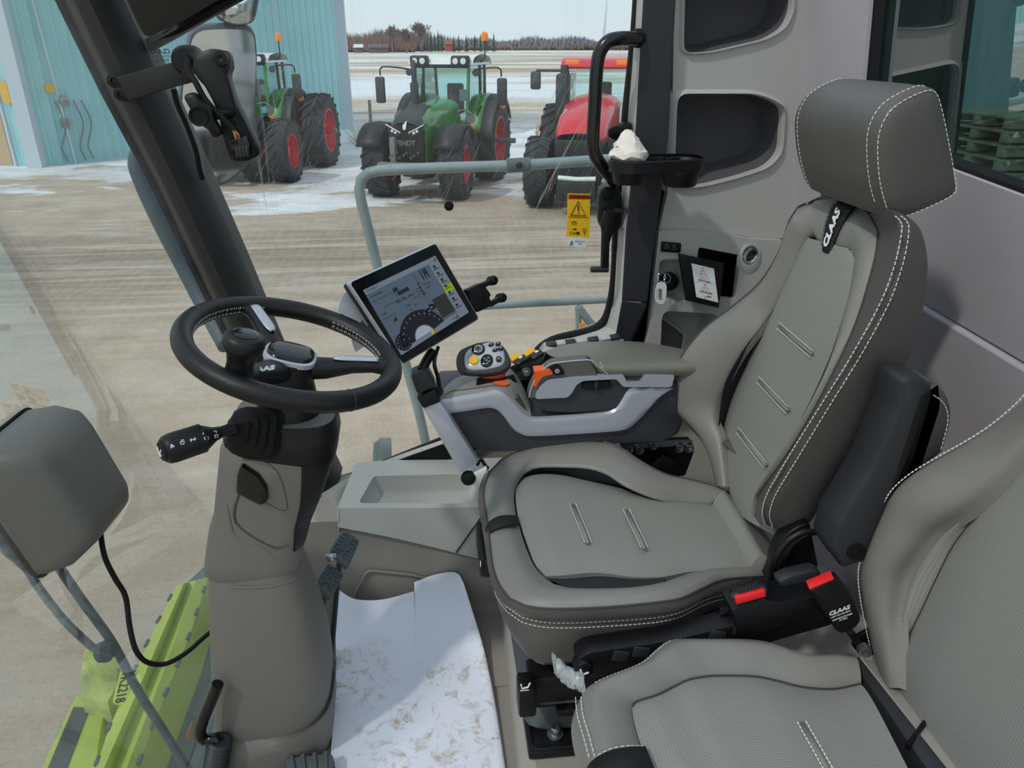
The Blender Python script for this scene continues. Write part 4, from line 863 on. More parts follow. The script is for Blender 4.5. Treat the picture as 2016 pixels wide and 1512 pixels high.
# ---- cushion
def C9(x, y, z): px = k9(x, y); return aZ(px[0], px[1], z)
Of = [C9(*p) for p in [(1180, 330, .50), (1100, 300, .51), (1000, 272, .52), (900, 250, .53), (800, 200, .548), (700, 132, .56), (640, 113, .56), (560, 106, .555), (450, 109, .55), (350, 126, .548), (260, 152, .545), (190, 188, .54)]]
Ofr = [C9(*p) for p in [(140, 240, .535), (118, 300, .53), (115, 360, .525), (128, 440, .525), (140, 540, .525), (152, 640, .525), (178, 720, .525), (225, 785, .525)]]
On = [C9(*p) for p in [(290, 815, .528), (360, 826, .53), (450, 829, .532), (650, 821, .538), (850, 802, .54), (960, 785, .535), (1060, 738, .53), (1150, 702, .52), (1300, 690, .505), (1350, 682, .50)]]
If = [C9(*p) for p in [(1095, 374, .495), (980, 371, .50), (860, 352, .515), (730, 300, .535), (640, 243, .545), (560, 219, .545), (440, 213, .54), (340, 216, .535), (292, 240, .53), (262, 280, .525), (246, 335, .52), (248, 380, .52)]]
Ifr = [C9(*p) for p in [(255, 430, .52), (270, 480, .52), (285, 530, .52), (305, 585, .52), (330, 640, .52), (355, 672, .52), (385, 700, .522), (420, 722, .524)]]
In = [C9(*p) for p in [(490, 739, .53), (560, 741, .532), (620, 741, .534), (760, 736, .535), (880, 716, .53), (980, 682, .52), (1060, 664, .51), (1150, 662, .50), (1220, 660, .495), (1258, 656, .495)]]
nn = [36, 22, 40]; Oq = split([Of, Ofr, On], nn); Iq = split([If, Ifr, In], nn); up_ = V((0, 0, 1))
m = MB(); m.skin([Oq, [o.lerp(i, .22) + up_ * .012 for o, i in zip(Oq, Iq)], [o.lerp(i, .6) + up_ * .014 for o, i in zip(Oq, Iq)], [o.lerp(i, .93) + up_ * .004 for o, i in zip(Oq, Iq)], Iq, [p - up_ * .004 for p in Iq]], 98, 5, resamp=False); cu = m.build('cushion', 'leather', DS, smooth=70)
m = MB(); m.flat([V((p.x, p.y, .478)) for p in Iq]); m.build('insert_well', 'gusset', DS, smooth=0)
m = MB(); m.tube([p + up_ * .001 for p in Oq], .0022, 6); m.build('piping', 'piping', cu)
iA = cr([C9(*p) for p in [(1098, 376, .488), (1000, 366, .492), (850, 346, .498), (720, 312, .503), (560, 276, .508), (440, 250, .512), (350, 248, .514), (285, 262, .514)]], 40)
iB = cr([C9(*p) for p in [(1255, 652, .488), (1150, 660, .492), (1000, 668, .496), (880, 690, .50), (760, 690, .504), (600, 672, .508), (450, 684, .510), (382, 686, .510)]], 40)
iE = [C9(252, 330, .516), C9(262, 440, .514), C9(292, 530, .512), C9(335, 640, .512)]
fr0 = cr([iA[-1]] + iE + [iB[-1]], 25)
m = MB(); cols = []
for i in range(40):
    a, b = iA[i], iB[i]; col = []
    for j in range(25):
        t = j / 24; p = a.lerp(b, t); f = max(0, (i - 20) / 19) ** 2; s_ = fr0[j] - iA[-1].lerp(iB[-1], t); p = p + s_ * f
        p = p + up_ * (.014 * (1 - (2 * t - 1) ** 4)) * (1 - .6 * max(0, (i - 36) / 3)); col.append(p)
    cols.append(col)
m.grid([[cols[i][j] for i in range(40)] for j in range(25)])
edge = [cols[i][0] for i in range(40)] + [cols[39][j] for j in range(1, 25)] + [cols[i][24] for i in range(38, -1, -1)]
m.grid([edge, [p - up_ * .03 for p in edge]], uv=True); ci = m.build('cushion_insert', 'leather_perf', DS, smooth=60)
m = MB(); gA = [C9(*p) for p in [(735, 304, .53), (640, 246, .543), (560, 222, .543), (440, 216, .538), (340, 219, .533), (285, 248, .525)]]; gB = [C9(*p) for p in [(735, 312, .498), (640, 292, .498), (560, 276, .50), (440, 251, .50), (350, 249, .50), (285, 262, .50)]]; m.skin([gA, gB], 20, 3); m.build('cushion_gusset', 'gusset', DS, smooth=180)
m = MB(); gA = [C9(*p) for p in [(385, 697, .518), (490, 738, .528), (620, 740, .532), (760, 735, .533), (890, 712, .527)]]; gB = [C9(*p) for p in [(385, 688, .49), (490, 684, .49), (620, 672, .49), (760, 690, .49), (890, 690, .49)]]; m.skin([gA, gB], 20, 3); m.build('cushion_gusset', 'gusset', DS, smooth=180)
for a, b in [((497, 378), (564, 545)), ((727, 402), (806, 568))]:
    m = MB(); st = MB(); ls_ = pleat(m, C9(*a, .527), C9(*b, .527), up_); m.build('pleat', 'leather', ci, smooth=180)
    for l in ls_: dashes(st, l, .0008, .004, .002)
    st.build('stitching', 'stitch', ci, fix=False)
m = MB(); ra = cr([C9(1098, 375, .497), C9(1180, 520, .497), C9(1258, 655, .497)], 16); rb = cr([C9(1170, 332, .50), C9(1260, 470, .50), C9(1342, 606, .50)], 16)
m.skin([[p - up_ * .03 for p in ra], ra, [p.lerp(q, .5) + up_ * .02 for p, q in zip(ra, rb)], rb, [p + V((.05, 0, -.04)) for p in rb]], 16, 4, resamp=False); m.build('rear_roll', 'leather_perf', DS, smooth=180)
m = MB(); rn = cr([C9(1258, 655, .495), C9(1300, 640, .50), C9(1342, 606, .50)], 10); m.skin([rn, [p + V((.01, -.03, .0)) for p in rn], cr([C9(1300, 690, .505), C9(1350, 682, .50), C9(1365, 600, .50)], 10)], 10, 4, resamp=False); m.build('rear_corner', 'leather', DS, smooth=180)
# skirt of the cushion
Sf = [p + V((0, .012, -.05)) for p in cr(Of, 36)]; Sfr = cr([C9(*p) for p in [(118, 262, .48), (96, 330, .485), (98, 400, .485), (115, 480, .485), (135, 590, .485), (148, 680, .485), (165, 750, .485), (210, 815, .485)]], 22)
Sn = cr([C9(*p) for p in [(280, 862, .485), (350, 880, .485), (450, 887, .487), (600, 882, .49), (850, 864, .495), (960, 840, .495), (1050, 795, .49), (1120, 770, .488), (1250, 745, .47), (1340, 740, .46)]], 40)
def drop(ps, dx, dy, dz): return [p + V((dx, dy, dz)) for p in ps]
S1 = Sf + Sfr + Sn; S2 = drop(Sf, 0, 0, -.012) + drop(Sfr, .002, 0, -.012) + [p + V((0, .002, -.013)) for p in Sn]
Bn_ = cr([C9(*p) for p in [(300, 1030, .40), (350, 1052, .395), (400, 1061, .39), (600, 1042, .395), (800, 1002, .40), (950, 955, .405), (1010, 900, .41), (1060, 850, .415), (1150, 820, .42), (1330, 800, .42)]], 40)
Bfr = cr([V((.16, 1.50, .41)), V((.125, 1.42, .40)), V((.12, 1.30, .40)), V((.12, 1.22, .40)), C9(225, 925, .42), C9(250, 965, .41), C9(300, 1030, .40)], 22)
Bf = [V((p.x, p.y - .03, .42)) for p in Sf]
B1 = Bf + Bfr + Bn_
mid = [a.lerp(b, .5) for a, b in zip(Oq, S1)]
m = MB(); m.skin([Oq, [p + (p - V((.38, 1.33, p.z))).normalized() * .008 for p in mid], S1, [a.lerp(b, .5) - (a - V((.38, 1.33, a.z))).normalized() * .003 for a, b in zip(S1, S2)], S2, [a.lerp(b, .5) + (a - V((.38, 1.33, a.z))).normalized() * .004 for a, b in zip(S2, B1)], B1], 98, 4, resamp=False); sk = m.build('cushion_skirt', 'leather_dark', DS, smooth=70)
out = lambda p: (p - V((.38, 1.33, p.z))).normalized() * .0012
m = MB(); dashes(m, [p + out(p) for p in S1[36:92]]); dashes(m, [p + out(p) for p in S2[36:92]]); m.build('stitching', 'stitch', sk, fix=False)
m = MB(); m.add(B1 + [V((.38, 1.33, .40))], [(i, i + 1, 98) for i in range(97)]); m.build('cushion_pan', 'seat_shell', DS)
# black elastic strap at the cushion front
sa = [C9(262, 428, .505), C9(240, 428, .54), C9(180, 432, .546), C9(140, 455, .538), C9(122, 490, .51), C9(118, 520, .47)]; sb = [C9(262, 470, .505), C9(250, 468, .54), C9(200, 474, .545), C9(160, 490, .538), C9(135, 525, .51), C9(128, 560, .47)]
m = MB(); m.skin([sa, sb], 20, 3); fs = m.build('front_strap', 'strap_black', DS, smooth=180, solid=-.003)
m = MB(); m.box(C9(133, 620, .44) + V((-.004, 0, 0)), (.012, .06, .045), .004); m.box(C9(130, 590, .44) + V((-.01, .02, 0)), (.02, .14, .05), .006); m.build('front_handle', 'plastic_black', DS)
m = MB(); m.box(C9(126, 622, .452) + V((-.013, 0, .0)), (.002, .02, .014), .001); m.build('handle_icon', 'white_print', DS)
# ---- seat base: bellows, slide rail, adjuster bar
m = MB(); rows = []
for k in range(9):
    z = .14 + .032 * k; q = .012 if k % 2 else -.006; x0, x1, y0, y1 = .16 - q, .56 + q, 1.13 - q, 1.52 + q
    rows.append(rounded([V((x0, y0, z)), V((x1, y0, z)), V((x1, y1, z)), V((x0, y1, z))], .04))
m.rings(rows); m.build('suspension_bellows', 'bellows', DS, smooth=60)
m = MB(); m.box((.41, 1.36, .148), (.46, .36, .03), .008); m.box((.41, 1.55, .16), (.44, .03, .05), .006); m.build('base_plate', 'seat_shell', DS)
px = lambda x, y, Y: aY(x, y, Y)
ab = [px(1135, 1300, 1.0), px(1160, 1285, 1.0), px(1320, 1262, 1.0), px(1520, 1212, 1.0), px(1640, 1180, 1.0), px(1655, 1200, 1.0), px(1640, 1232, 1.0), px(1500, 1272, 1.0), px(1300, 1312, 1.0), px(1170, 1338, 1.0), px(1140, 1325, 1.0)]
m = MB(); m.prism(rounded(ab, .01), (0, .045, 0), .006); bar = m.build('adjuster_bar', 'plastic_black', DS, smooth=40)
for k, (x, y) in enumerate([(1222, 1292), (1262, 1284), (1412, 1252), (1460, 1240)]):
    m = MB(); c = px(x, y, .999); m.box(c, (.03, .004, .022), .002, (0, .2, 0)); m.build('button', 'plastic_soft', bar)
m = MB(); c = px(1150, 1322, .99); m.cyl(c + V((0, .0, 0)), c + V((0, .03, 0)), .017, n=20, bev=.004); kn = m.build('rotary_knob', 'plastic_black', bar)
m = MB(); m.tube([c + V((-.007, -.001, .006)), c + V((-.002, -.001, -.006)), c + V((.008, -.001, -.002))], .0018, 6); m.build('knob_icon', 'white_print', bar)
m = MB(); a = px(1010, 1335, 1.02); m.box(px(1036, 1367, 1.075), (.034, .05, .070), .006); sh_ = m.build('switch_block', 'plastic_black', DS)
c = px(1032, 1352, 1.048); m = MB(); m.tube([c + V((-.006, 0, .006)), c + V((-.004, 0, -.004)), c + V((.007, 0, -.002)), c + V((.011, 0, .008))], .0016, 6); m.tube([c + V((-.007 + .002 * k, 0, -.01 + .002 * (k % 2))) for k in range(9)], .0009, 5); m.build('switch_icon', 'white_print', sh_)
m = MB(); m.box((.33, 1.15, .245), (.34, .06, .05), .012); m.box((.40, 1.13, .30), (.5, .06, .05), .01); m.box((.36, 1.12, .22), (.3, .03, .02), .006); m.build('slide_rail', 'seat_shell', DS)
m = MB(); m.box((.225, 1.14, .143), (.15, .13, .020), .005); m.tube(rounded([V((.16, 1.085, .153)), V((.29, 1.085, .153)), V((.29, 1.195, .153)), V((.16, 1.195, .153))], .015), .004, 6, True); fb = m.build('mounting_plate', 'plastic_black', DS)
c = aZ(1093, 1446, .155); m = MB(); m.lathe(c, (0, 0, 1), [(0, .017), (.004, .017), (.005, .011), (.02, .011), (.024, .009), (.024, .0055), (.016, .005), (.016, 0)], 24); m.build('bolt', 'steel', DS)
# plastic wrapping tucked under the front of the seat
m = MB(); rows = []
pc = [px(1090, 1303, 1.03), px(1103, 1320, 1.01), px(1120, 1333, 1.0), px(1140, 1340, .985), px(1150, 1348, .98)]
pts = cr(pc, 24)
random.seed(4)
for i, p in enumerate(pts): rows.append([p + V((random.uniform(-.3, .3) * .008, math.sin(t) * .017 * random.uniform(.85, 1.12), math.cos(t) * .019 * random.uniform(.85, 1.12))) for t in [2 * math.pi * k / 14 for k in range(14)]])
m.rings(rows); tag(m.build('plastic_wrap', 'plastic_wrap', smooth=30), 'crumpled clear plastic wrapping under the front of the driver seat cushion', 'wrapping')
# recliner housing and seat adjust lever
def CB(x, y, Y): q = kB(x, y); return aY(q[0], q[1], Y)
arc = [CB(395, 640, 1.07), CB(430, 560, 1.07), CB(445, 460, 1.07), CB(490, 370, 1.07), CB(550, 300, 1.07), CB(640, 245, 1.07), CB(700, 235, 1.07)]
m = MB(); m.tube(cr(arc, 24), .007, 10); m.tube([p + V((.022, .012, -.012)) for p in cr(arc, 24)], .006, 8); m.prism([p + V((.01, .02, 0)) for p in cr(arc, 16)] + [CB(760, 480, 1.09), CB(700, 560, 1.09), CB(480, 620, 1.09)], (0, .03, 0), .003)
m.build('recliner_housing', 'seat_shell', DS, smooth=50)
lv = [CB(475, 600, 1.03), CB(560, 560, 1.03), CB(750, 515, 1.03), CB(795, 545, 1.03), CB(770, 610, 1.03), CB(690, 680, 1.03), CB(560, 705, 1.03), CB(500, 670, 1.03)]
m = MB(); m.prism(rounded(lv, .008), (0, .03, 0), .007); rl = m.build('recline_lever', 'plastic_soft', DS, smooth=40)
c = CB(565, 655, 1.028); m = MB(); m.tube([c + V((-.008, 0, .005)), c + V((.0, 0, -.001)), c + V((.003, 0, .006))], .0022, 6); m.tube([c + V((.0, 0, -.001)), c + V((.009, 0, -.006)), c + V((.011, 0, .002))], .0022, 6); m.build('lever_icon', 'white_print', rl)
bxp = [CB(175, 880, .99), CB(150, 800, .99), CB(370, 715, .99), CB(480, 745, .99), CB(760, 700, .99), CB(720, 820, .99), CB(300, 990, .99), CB(190, 985, .99)]
m = MB(); m.prism(bxp, (0, .06, 0), .004); m.build('lower_cover', 'plastic_black', DS, smooth=40)
# seat-belt buckle of the driver seat
def buckle(parent, c, up, side, w, h, d, nm='belt_buckle'):
    up = V(up).normalized(); side = (V(side) - up * V(side).dot(up)).normalized(); dp = side.cross(up); R3 = Matrix((side, dp, up)).transposed()
    m = MB(); m.box(c, (w, d, h), .006, R3); bk_ = m.build(nm, 'plastic_black', parent)
    return bk_, R3, side, dp, up
c = CB(270, 690, 1.01); upv = CB(340, 605, 1.01) - CB(350, 690, 1.01)
bkl, R3, sd_, dp_, uv_ = buckle(DS, c + V((.012, .01, -.03)), (-.25, .1, 1), CB(345, 660, 1.0) - CB(200, 720, 1.0), .064, .085, .028)
m = MB(); m.box(CB(275, 695, .992), (.054, .010, .015), .003, R3); m.build('release_button', 'red_button', bkl)
m = MB()
for k in range(6): m.box(CB(205 + 24 * k, 665 - 9 * k, .996), (.0022, .004, .010), .0005, R3)
m.box(CB(262, 668, .997), (.06, .016, .003), .001, R3); m.build('slot_grille', 'plastic_soft', bkl)
m = MB(); m.tube(cr([CB(190, 730, 1.02), CB(100, 800, 1.03), CB(0, 870, 1.04), CB(-60, 920, 1.05)], 14), .006, 8); m.build('buckle_cable', 'seat_shell', DS)
# folded-up left armrest: black carrier and leather pad
def AY(x, y, Y): return BY(x, y, Y)
an = [(742, 968), (768, 955), (812, 962), (840, 985), (833, 1040), (785, 1195), (722, 1350), (660, 1480), (640, 1520), (560, 1545), (525, 1490), (545, 1410), (650, 1240), (728, 1060)]
m = MB(); m.prism(rounded([AY(x, y, 1.0) for x, y in an], .008), (0, .075, .0), .009); ar = m.build('folded_armrest', 'plastic_soft', DS, smooth=40)
m = MB(); m.prism(rounded([AY(x, y, .999) for x, y in [(800, 1010), (834, 990), (826, 1040), (780, 1195), (720, 1345), (690, 1370), (740, 1200)]], .006), (0, .01, 0), .002); m.build('inner_channel', 'seat_shell', ar)
pd = [(828, 968), (862, 985), (890, 1015), (902, 1055), (898, 1100), (872, 1190), (800, 1240), (760, 1290), (790, 1195), (836, 1050)]
m = MB(); m.prism(rounded([AY(x, y, 1.01) for x, y in pd], .01), (0, .07, 0), .012); pm = m.build('armrest_pad', 'leather_dark', ar, smooth=50)
m = MB(); dashes(m, cr([AY(x, y, 1.0075) for x, y in [(838, 1010), (866, 1030), (882, 1065), (880, 1105), (860, 1180)]], 20)); m.build('stitching', 'stitch', pm, fix=False)
m = MB(); m.prism(rounded([AY(x, y, 1.06) for x, y in [(690, 975), (735, 958), (760, 1000), (700, 1070), (655, 1080)]], .006), (0, .012, 0), .003); m.cyl(AY(700, 1062, 1.052), AY(700, 1062, 1.06), .008); m.build('armrest_dial', 'seat_shell', ar)
m = MB(); c = AY(600, 1490, .998); m.lathe(c, (0, -1, 0), [(0, .016), (.002, .016), (.002, .009), (-.004, .008), (-.004, 0)], 18); m.build('pivot_screw', 'seat_shell', ar)
# ---- passenger seat
PS = root('passenger_seat', 'folding grey leather passenger seat with perforated centre in the lower right corner', 'seat', (.45, .72, .13))
def CC(x, y, z): q = kC(x, y); return aZ(q[0], q[1], z)
ob = [CC(*p) for p in [(1272, 872, .475), (1200, 856, .485), (1080, 855, .49), (1000, 836, .495), (930, 806, .50), (850, 791, .505), (700, 788, .505), (500, 791, .50), (440, 825, .50), (380, 880, .495), (330, 906, .495), (250, 936, .495), (170, 970, .49), (120, 1002, .485), (96, 1045, .48), (88, 1110, .48), (110, 1200, .48), (135, 1300, .48)]] + [V((.235, .70, .48)), V((.25, .58, .485)), V((.30, .52, .49)), V((.45, .50, .495)), V((.60, .50, .475))]
ib = [CC(*p) for p in [(1310, 982, .47), (1220, 1002, .468), (1150, 1006, .47), (1050, 996, .475), (950, 971, .48), (850, 951, .485), (700, 948, .485), (640, 951, .485), (560, 966, .485), (500, 995, .48), (430, 1030, .48), (380, 1046, .48), (335, 1060, .478), (318, 1080, .478), (322, 1130, .478), (345, 1220, .478), (375, 1300, .478), (400, 1360, .478)]] + [V((.345, .68, .478)), V((.36, .61, .478)), V((.40, .58, .478)), V((.50, .575, .478)), V((.62, .575, .47))]
oq, iq = cr(ob, 90), cr(ib, 90)
m = MB(); m.skin([oq, [o.lerp(i, .3) + up_ * .018 for o, i in zip(oq, iq)], [o.lerp(i, .75) + up_ * .014 for o, i in zip(oq, iq)], iq, [p - up_ * .02 for p in iq]], 90, 5, resamp=False); pc_ = m.build('cushion', 'leather', PS, smooth=70)
so1 = [p + V((0, 0, -.004)) + (p - V((.45, .72, p.z))).normalized() * .003 for p in oq]
m = MB(); dashes(m, so1[:36], .0011, .005, .002); m.build('stitching', 'stitch', pc_, fix=False); m = MB()
q = cr([CC(*p) for p in [(96, 1045, .483), (104, 1120, .489), (130, 1210, .492), (158, 1312, .492)]], 12); dashes(m, [p + up_ * .003 for p in q]); dashes(m, [p + V((-.008, .004, -.001)) for p in q])
dashes(m, cr([CC(168, 1292, .4975), CC(230, 1262, .502), CC(300, 1250, .503), CC(372, 1252, .488)], 12)); m.build('stitching', 'stitch', pc_, fix=False)
sk1 = [p + V((0, 0, -.05)) + (p - V((.45, .72, p.z))).normalized() * .012 for p in oq]; sk2 = [p + V((0, 0, -.12)) - (p - V((.45, .72, p.z))).normalized() * .01 for p in oq]
m = MB(); m.skin([oq, sk1, sk2], 90, 4, resamp=False); m.build('cushion_skirt', 'leather', PS, smooth=180)
m = MB(); cc = sum(iq, V()) / 90; k = 24; A_ = iq[:46]; 
ia = cr(ib[:10], 30); ib_ = cr([V((.645, .60, .47)), V((.55, .575, .478)), V((.46, .575, .478)), V((.40, .58, .478))], 30)
# insert as a grid between far edge and near edge
far_ = cr(ib[:14], 40); near_ = cr([V((.64, .575, .47)), V((.50, .575, .478)), V((.40, .58, .478)), V((.345, .62, .478))], 40); lef = cr(ib[13:20] + [V((.345, .62, .478))], 25)
rows = []
for j in range(25):
    t = j / 24; row = []
    for i in range(40):
        s_ = i / 39; p = far_[i].lerp(near_[i], t); e = lef[j] - far_[-1].lerp(near_[-1], t); p = p + e * s_ ** 3
        row.append(p + up_ * (.012 * (1 - (2 * t - 1) ** 6) * (1 - max(0, s_ - .9) * 8) - .001))
    rows.append(row)
m = MB(); m.grid(rows); pin = m.build('cushion_insert', 'leather_perf_fine', PS, smooth=180)
m = MB(); m.skin([far_, [p - up_ * .015 for p in far_]], 40, 2, resamp=False); m.tube([p + up_ * .001 for p in far_], .0016, 6); m.build('insert_seam', 'piping', pc_)
m = MB(); st = MB()
for l in pleat(m, CC(1052, 1150, .492), CC(1170, 1360, .492), up_): dashes(st, l, .0011, .005, .002)
m.build('pleat', 'leather', pin, smooth=180); st.build('stitching', 'stitch', pin, fix=False)
m = MB(); sa = [CC(372, 1258, .492), CC(300, 1262, .503), CC(220, 1278, .501), CC(150, 1318, .492), CC(110, 1380, .46)]; sb = [V((p.x + .005, p.y - .075, p.z)) for p in sa]
m.skin([sa, sb], 16, 3); m.build('front_strap', 'strap_black', PS, smooth=180, solid=-.003)
m = MB(); m.box((.46, .72, .34), (.40, .36, .16), .02); m.box((.46, .72, .2), (.30, .30, .14), .02); m.build('seat_base', 'seat_shell', PS)
# hinge trim between cushion and backrest
m = MB(); m.prism([aZ(1674, 1296, .46), aZ(1692, 1292, .462), aZ(1860, 1480, .462) + V((0, -.25, 0)), aZ(1825, 1512, .46) + V((0, -.25, 0))], (0, 0, -.05), .004); m.build('hinge_trim', 'charcoal', PS)
m = MB(); m.prism([aZ(1692, 1293, .455), aZ(1738, 1305, .45), aZ(1935, 1500, .45) + V((0, -.25, 0)), aZ(1868, 1500, .455) + V((0, -.25, 0))], (0, 0, -.05), .004); hg = m.build('hinge_cover', 'grey_riser', PS)
m = MB(); a = aZ(1786, 1470, .462); b = aZ(1822, 1420, .456); m.tube([a, b], .004, 6); m.build('hinge_strap', 'seat_shell', hg)
# backrest
qn_ = V((-math.cos(math.radians(8)), 0, math.sin(math.radians(8)))); q0 = V((.76, .75, .43))
def Q(x, y, d=0.): p = kC(x, y); return aP(p[0], p[1], q0 + qn_ * d, qn_)
def QY(x, y, Y): p = kC(x, y); return aY(p[0], p[1], Y)
ed = [QY(*p) for p in [(1382, 908, .965), (1370, 860, .97), (1345, 750, .98), (1320, 620, .99), (1310, 520, 1.0), (1320, 450, 1.0), (1350, 370, 1.0), (1400, 250, 1.0), (1450, 155, .995), (1530, 80, .985), (1660, 0, .97), (1760, -55, .955), (1880, -130, .94), (2010, -240, .925), (2090, -340, .915)]]
ins = [Q(1475, 1000, .02), Q(1475, 940, .02), Q(1474, 830, .02), Q(1472, 700, .022), Q(1482, 600, .024), Q(1510, 500, .024), Q(1562, 418, .024), Q(1640, 325, .022), Q(1740, 262, .02), Q(1832, 205, .016), Q(1930, 120, .012), Q(2016, 15, .01), Q(2090, -90, .01), Q(2140, -200, .01), Q(2160, -300, .01)]
e_, i2 = cr(ed, 50), cr(ins, 50)
m = MB(); m.skin([[p + V((.10, -.02, 0)) for p in e_], [p + V((.03, .008, 0)) for p in e_], e_, [p.lerp(q, .35) + V((-.016, -.01, 0)) for p, q in zip(e_, i2)], [p.lerp(q, .75) + V((-.016, -.01, 0)) for p, q in zip(e_, i2)], i2, [p + V((.012, -.01, 0)) for p in i2]], 50, 5, resamp=False); pb = m.build('backrest', 'leather', PS, smooth=75)
m = MB(); dashes(m, [p + V((-.004, .003, 0)) for p in e_], .0011, .005, .002); m.build('stitching', 'stitch', pb, fix=False)
sm = cr([Q(1478, 1000, 0), Q(1478, 900, 0), Q(1490, 832, 0), Q(1560, 690, 0), Q(1630, 540, 0), Q(1700, 400, 0), Q(1770, 300, 0), Q(1832, 212, 0), Q(1930, 128, 0), Q(2016, 22, 0), Q(2090, -85, 0), Q(2140, -200, 0), Q(2160, -300, 0)], 50)
m = MB(); m.skin([[p + V((.008, -.004, 0)) for p in i2], [p.lerp(q, .5) + V((-.006, 0, 0)) for p, q in zip(i2, sm)], sm], 50, 4, resamp=False); m.build('back_flank', 'leather_perf_fine', PS, smooth=180)
nr = [V((p.x, .50, p.z)) for p in sm]; bot = Q(1740, 1360, 0)
m = MB(); rws = [sm]
for f in (.06, .25, .5, .75, 1): rws.append([p.lerp(q, f) + qn_ * .012 for p, q in zip(sm, nr)])
m.grid(rws); m.build('back_insert', 'leather_perf_fine', PS, smooth=180)
m = MB(); m.tube(sm, .002, 6); m.build('insert_seam', 'piping', pb)
lo = [Q(1382, 908, .02), Q(1475, 1000, .02), Q(1560, 1130, .0), Q(1740, 1360, 0), Q(1900, 1560, 0)]
m = MB(); m.prism([p + V((.02, 0, 0)) for p in sm[::6]] + [V((p.x + .02, .5, p.z)) for p in sm[::-6]], V((.08, 0, 0))); m.build('back_shell', 'plastic_soft', PS, smooth=30)
# passenger belt buckle on its stalk
PB = root('belt_buckle', 'black seat belt buckle with red button and white lettering standing between the seats', 'seat belt buckle', CB(1060, 1080, .98))
A1, A2 = CB(790, 610, .95), CB(990, 910, .97); 
c8 = [CB(690, 655, .96), CB(875, 572, .96), CB(985, 700, .965), CB(1060, 880, .97), CB(1030, 925, .97), CB(930, 970, .97), CB(885, 950, .97), CB(790, 820, .965)]
m = MB(); m.prism(rounded(c8, .006), (.01, .022, 0), .005); bk2 = m.build('buckle_body', 'plastic_black', PB, smooth=40)
m = MB(); m.prism([CB(694, 642, .958), CB(868, 570, .958), CB(873, 578, .958), CB(701, 655, .958)], (.004, .020, .0), .001); m.build('release_button', 'red_button', PB)
xd = CB(960, 795, .95) - CB(840, 835, .95); yd = CB(880, 800, .95) - CB(900, 870, .95)
pn = (c8[1] - c8[0]).cross(c8[7] - c8[0]).normalized(); pn = pn if pn.y < 0 else -pn
def onb(x, y): q = kB(x, y); return aP(q[0], q[1], c8[0] + pn * .0008, pn)
m = MB()
for s_, x, y, sz, bo in [('CLAAS', 908, 800, .0125, .0006), ('PART 0011217510', 916, 826, .0048, .0001), ('MANUFACTURED', 930, 845, .0046, .0001), ('BY 2021', 938, 859, .0044, .0001)]:
    text(m, s_, sz, onb(x, y), onb(960, 782) - onb(840, 826), onb(880, 790) - onb(900, 870), bold=bo, shear=.15 if bo > .0003 else 0, depth=.0002)
m.build('lettering', 'white_print', bk2, smooth=0)
m = MB(); m.tube([CB(970, 930, .975), CB(1000, 970, .977), CB(1035, 1020, .98)], .013, 10, flat=.5); m.build('stalk', 'plastic_black', PB)
m = MB(); m.prism(rounded([CB(1000, 1050, .985), CB(1040, 985, .985), CB(1180, 910, .985), CB(1190, 1120, .985), CB(1050, 1115, .985)], .008), (0, .008, 0), .001); br_ = m.build('anchor_plate', 'seat_shell', PB)
m = MB(); c = CB(1080, 1070, .965); m.cyl(c, c + V((0, -.014, 0)), .009, n=6); m.cyl(c + V((0, .003, 0)), c + V((0, -.006, 0)), .012, n=18); m.build('bolt', 'steel', PB)
# ================================================================== steering wheel
mat('wheel_leather', (13, 13, 15), .45, spec=.4, bump=(420, .2)); mat('column_seam', (74, 71, 67), .6); mat('gloss_black', (9, 9, 11), .15); mat('silver_plastic', (176, 180, 190), .38, .35); mat('column_taupe', (114, 111, 105), .55, bump=(500, .22)); mat('frost_metal', (120, 126, 128), .8, bump=(40, 1.), var=.3, vscale=40)
WC, WN, WR_ = V((-.2585, 1.32, .941)), V((.2909, -.0456, .9557)).normalized(), .1845
def wp(x, y, d=0.): q = k4(x, y); return aP(q[0], q[1], WC + WN * d, WN)
wu = V((0, 1, 0)).cross(WN).normalized(); wv = WN.cross(wu)
def wpol(a, r, d=0.): return WC + (wu * math.cos(a) + wv * math.sin(a)) * r + WN * d
def ang(p): d = p - WC; return math.atan2(d.dot(wv), d.dot(wu))
SW = root('steering_wheel', 'black leather steering wheel with spinner knob on the taupe steering column', 'steering wheel', WC)
m = MB(); rings_ = []
for i in range(72):
    a = 2 * math.pi * i / 72; rings_.append(wpol(a, WR_))
m.tube(rings_, .0185, 18, True); rim = m.build('rim', 'wheel_leather', SW, smooth=180)
m = MB()
for k in range(36, 132):        # cross-stitching along the inside of the rim
    a0 = 2 * math.pi * k / 110
    if not (.3 < (a0 % 6.283) < 6.0): continue
    for s in (-1, 1):
        p = wpol(a0, WR_ - .0175, .006 * s); q = wpol(a0 + .03, WR_ - .0175, -.006 * s); m.cyl(p, q, .0008, n=5)
m.build('stitching', 'stitch', rim, fix=False)
m = MB()
for a in (ang(wp(345, 320)), ang(wp(1195, 790)), ang(wp(1150, 350))):
    m.tube([wpol(a, WR_) + (V((0, 0, 0)) + (wpol(a, 1) - WC).normalized() * math.cos(t) * .0187 + WN * math.sin(t) * .0187) for t in [2 * math.pi * i / 20 for i in range(20)]], .0007, 5, True)
m.build('wrap_seam', 'piping', rim)
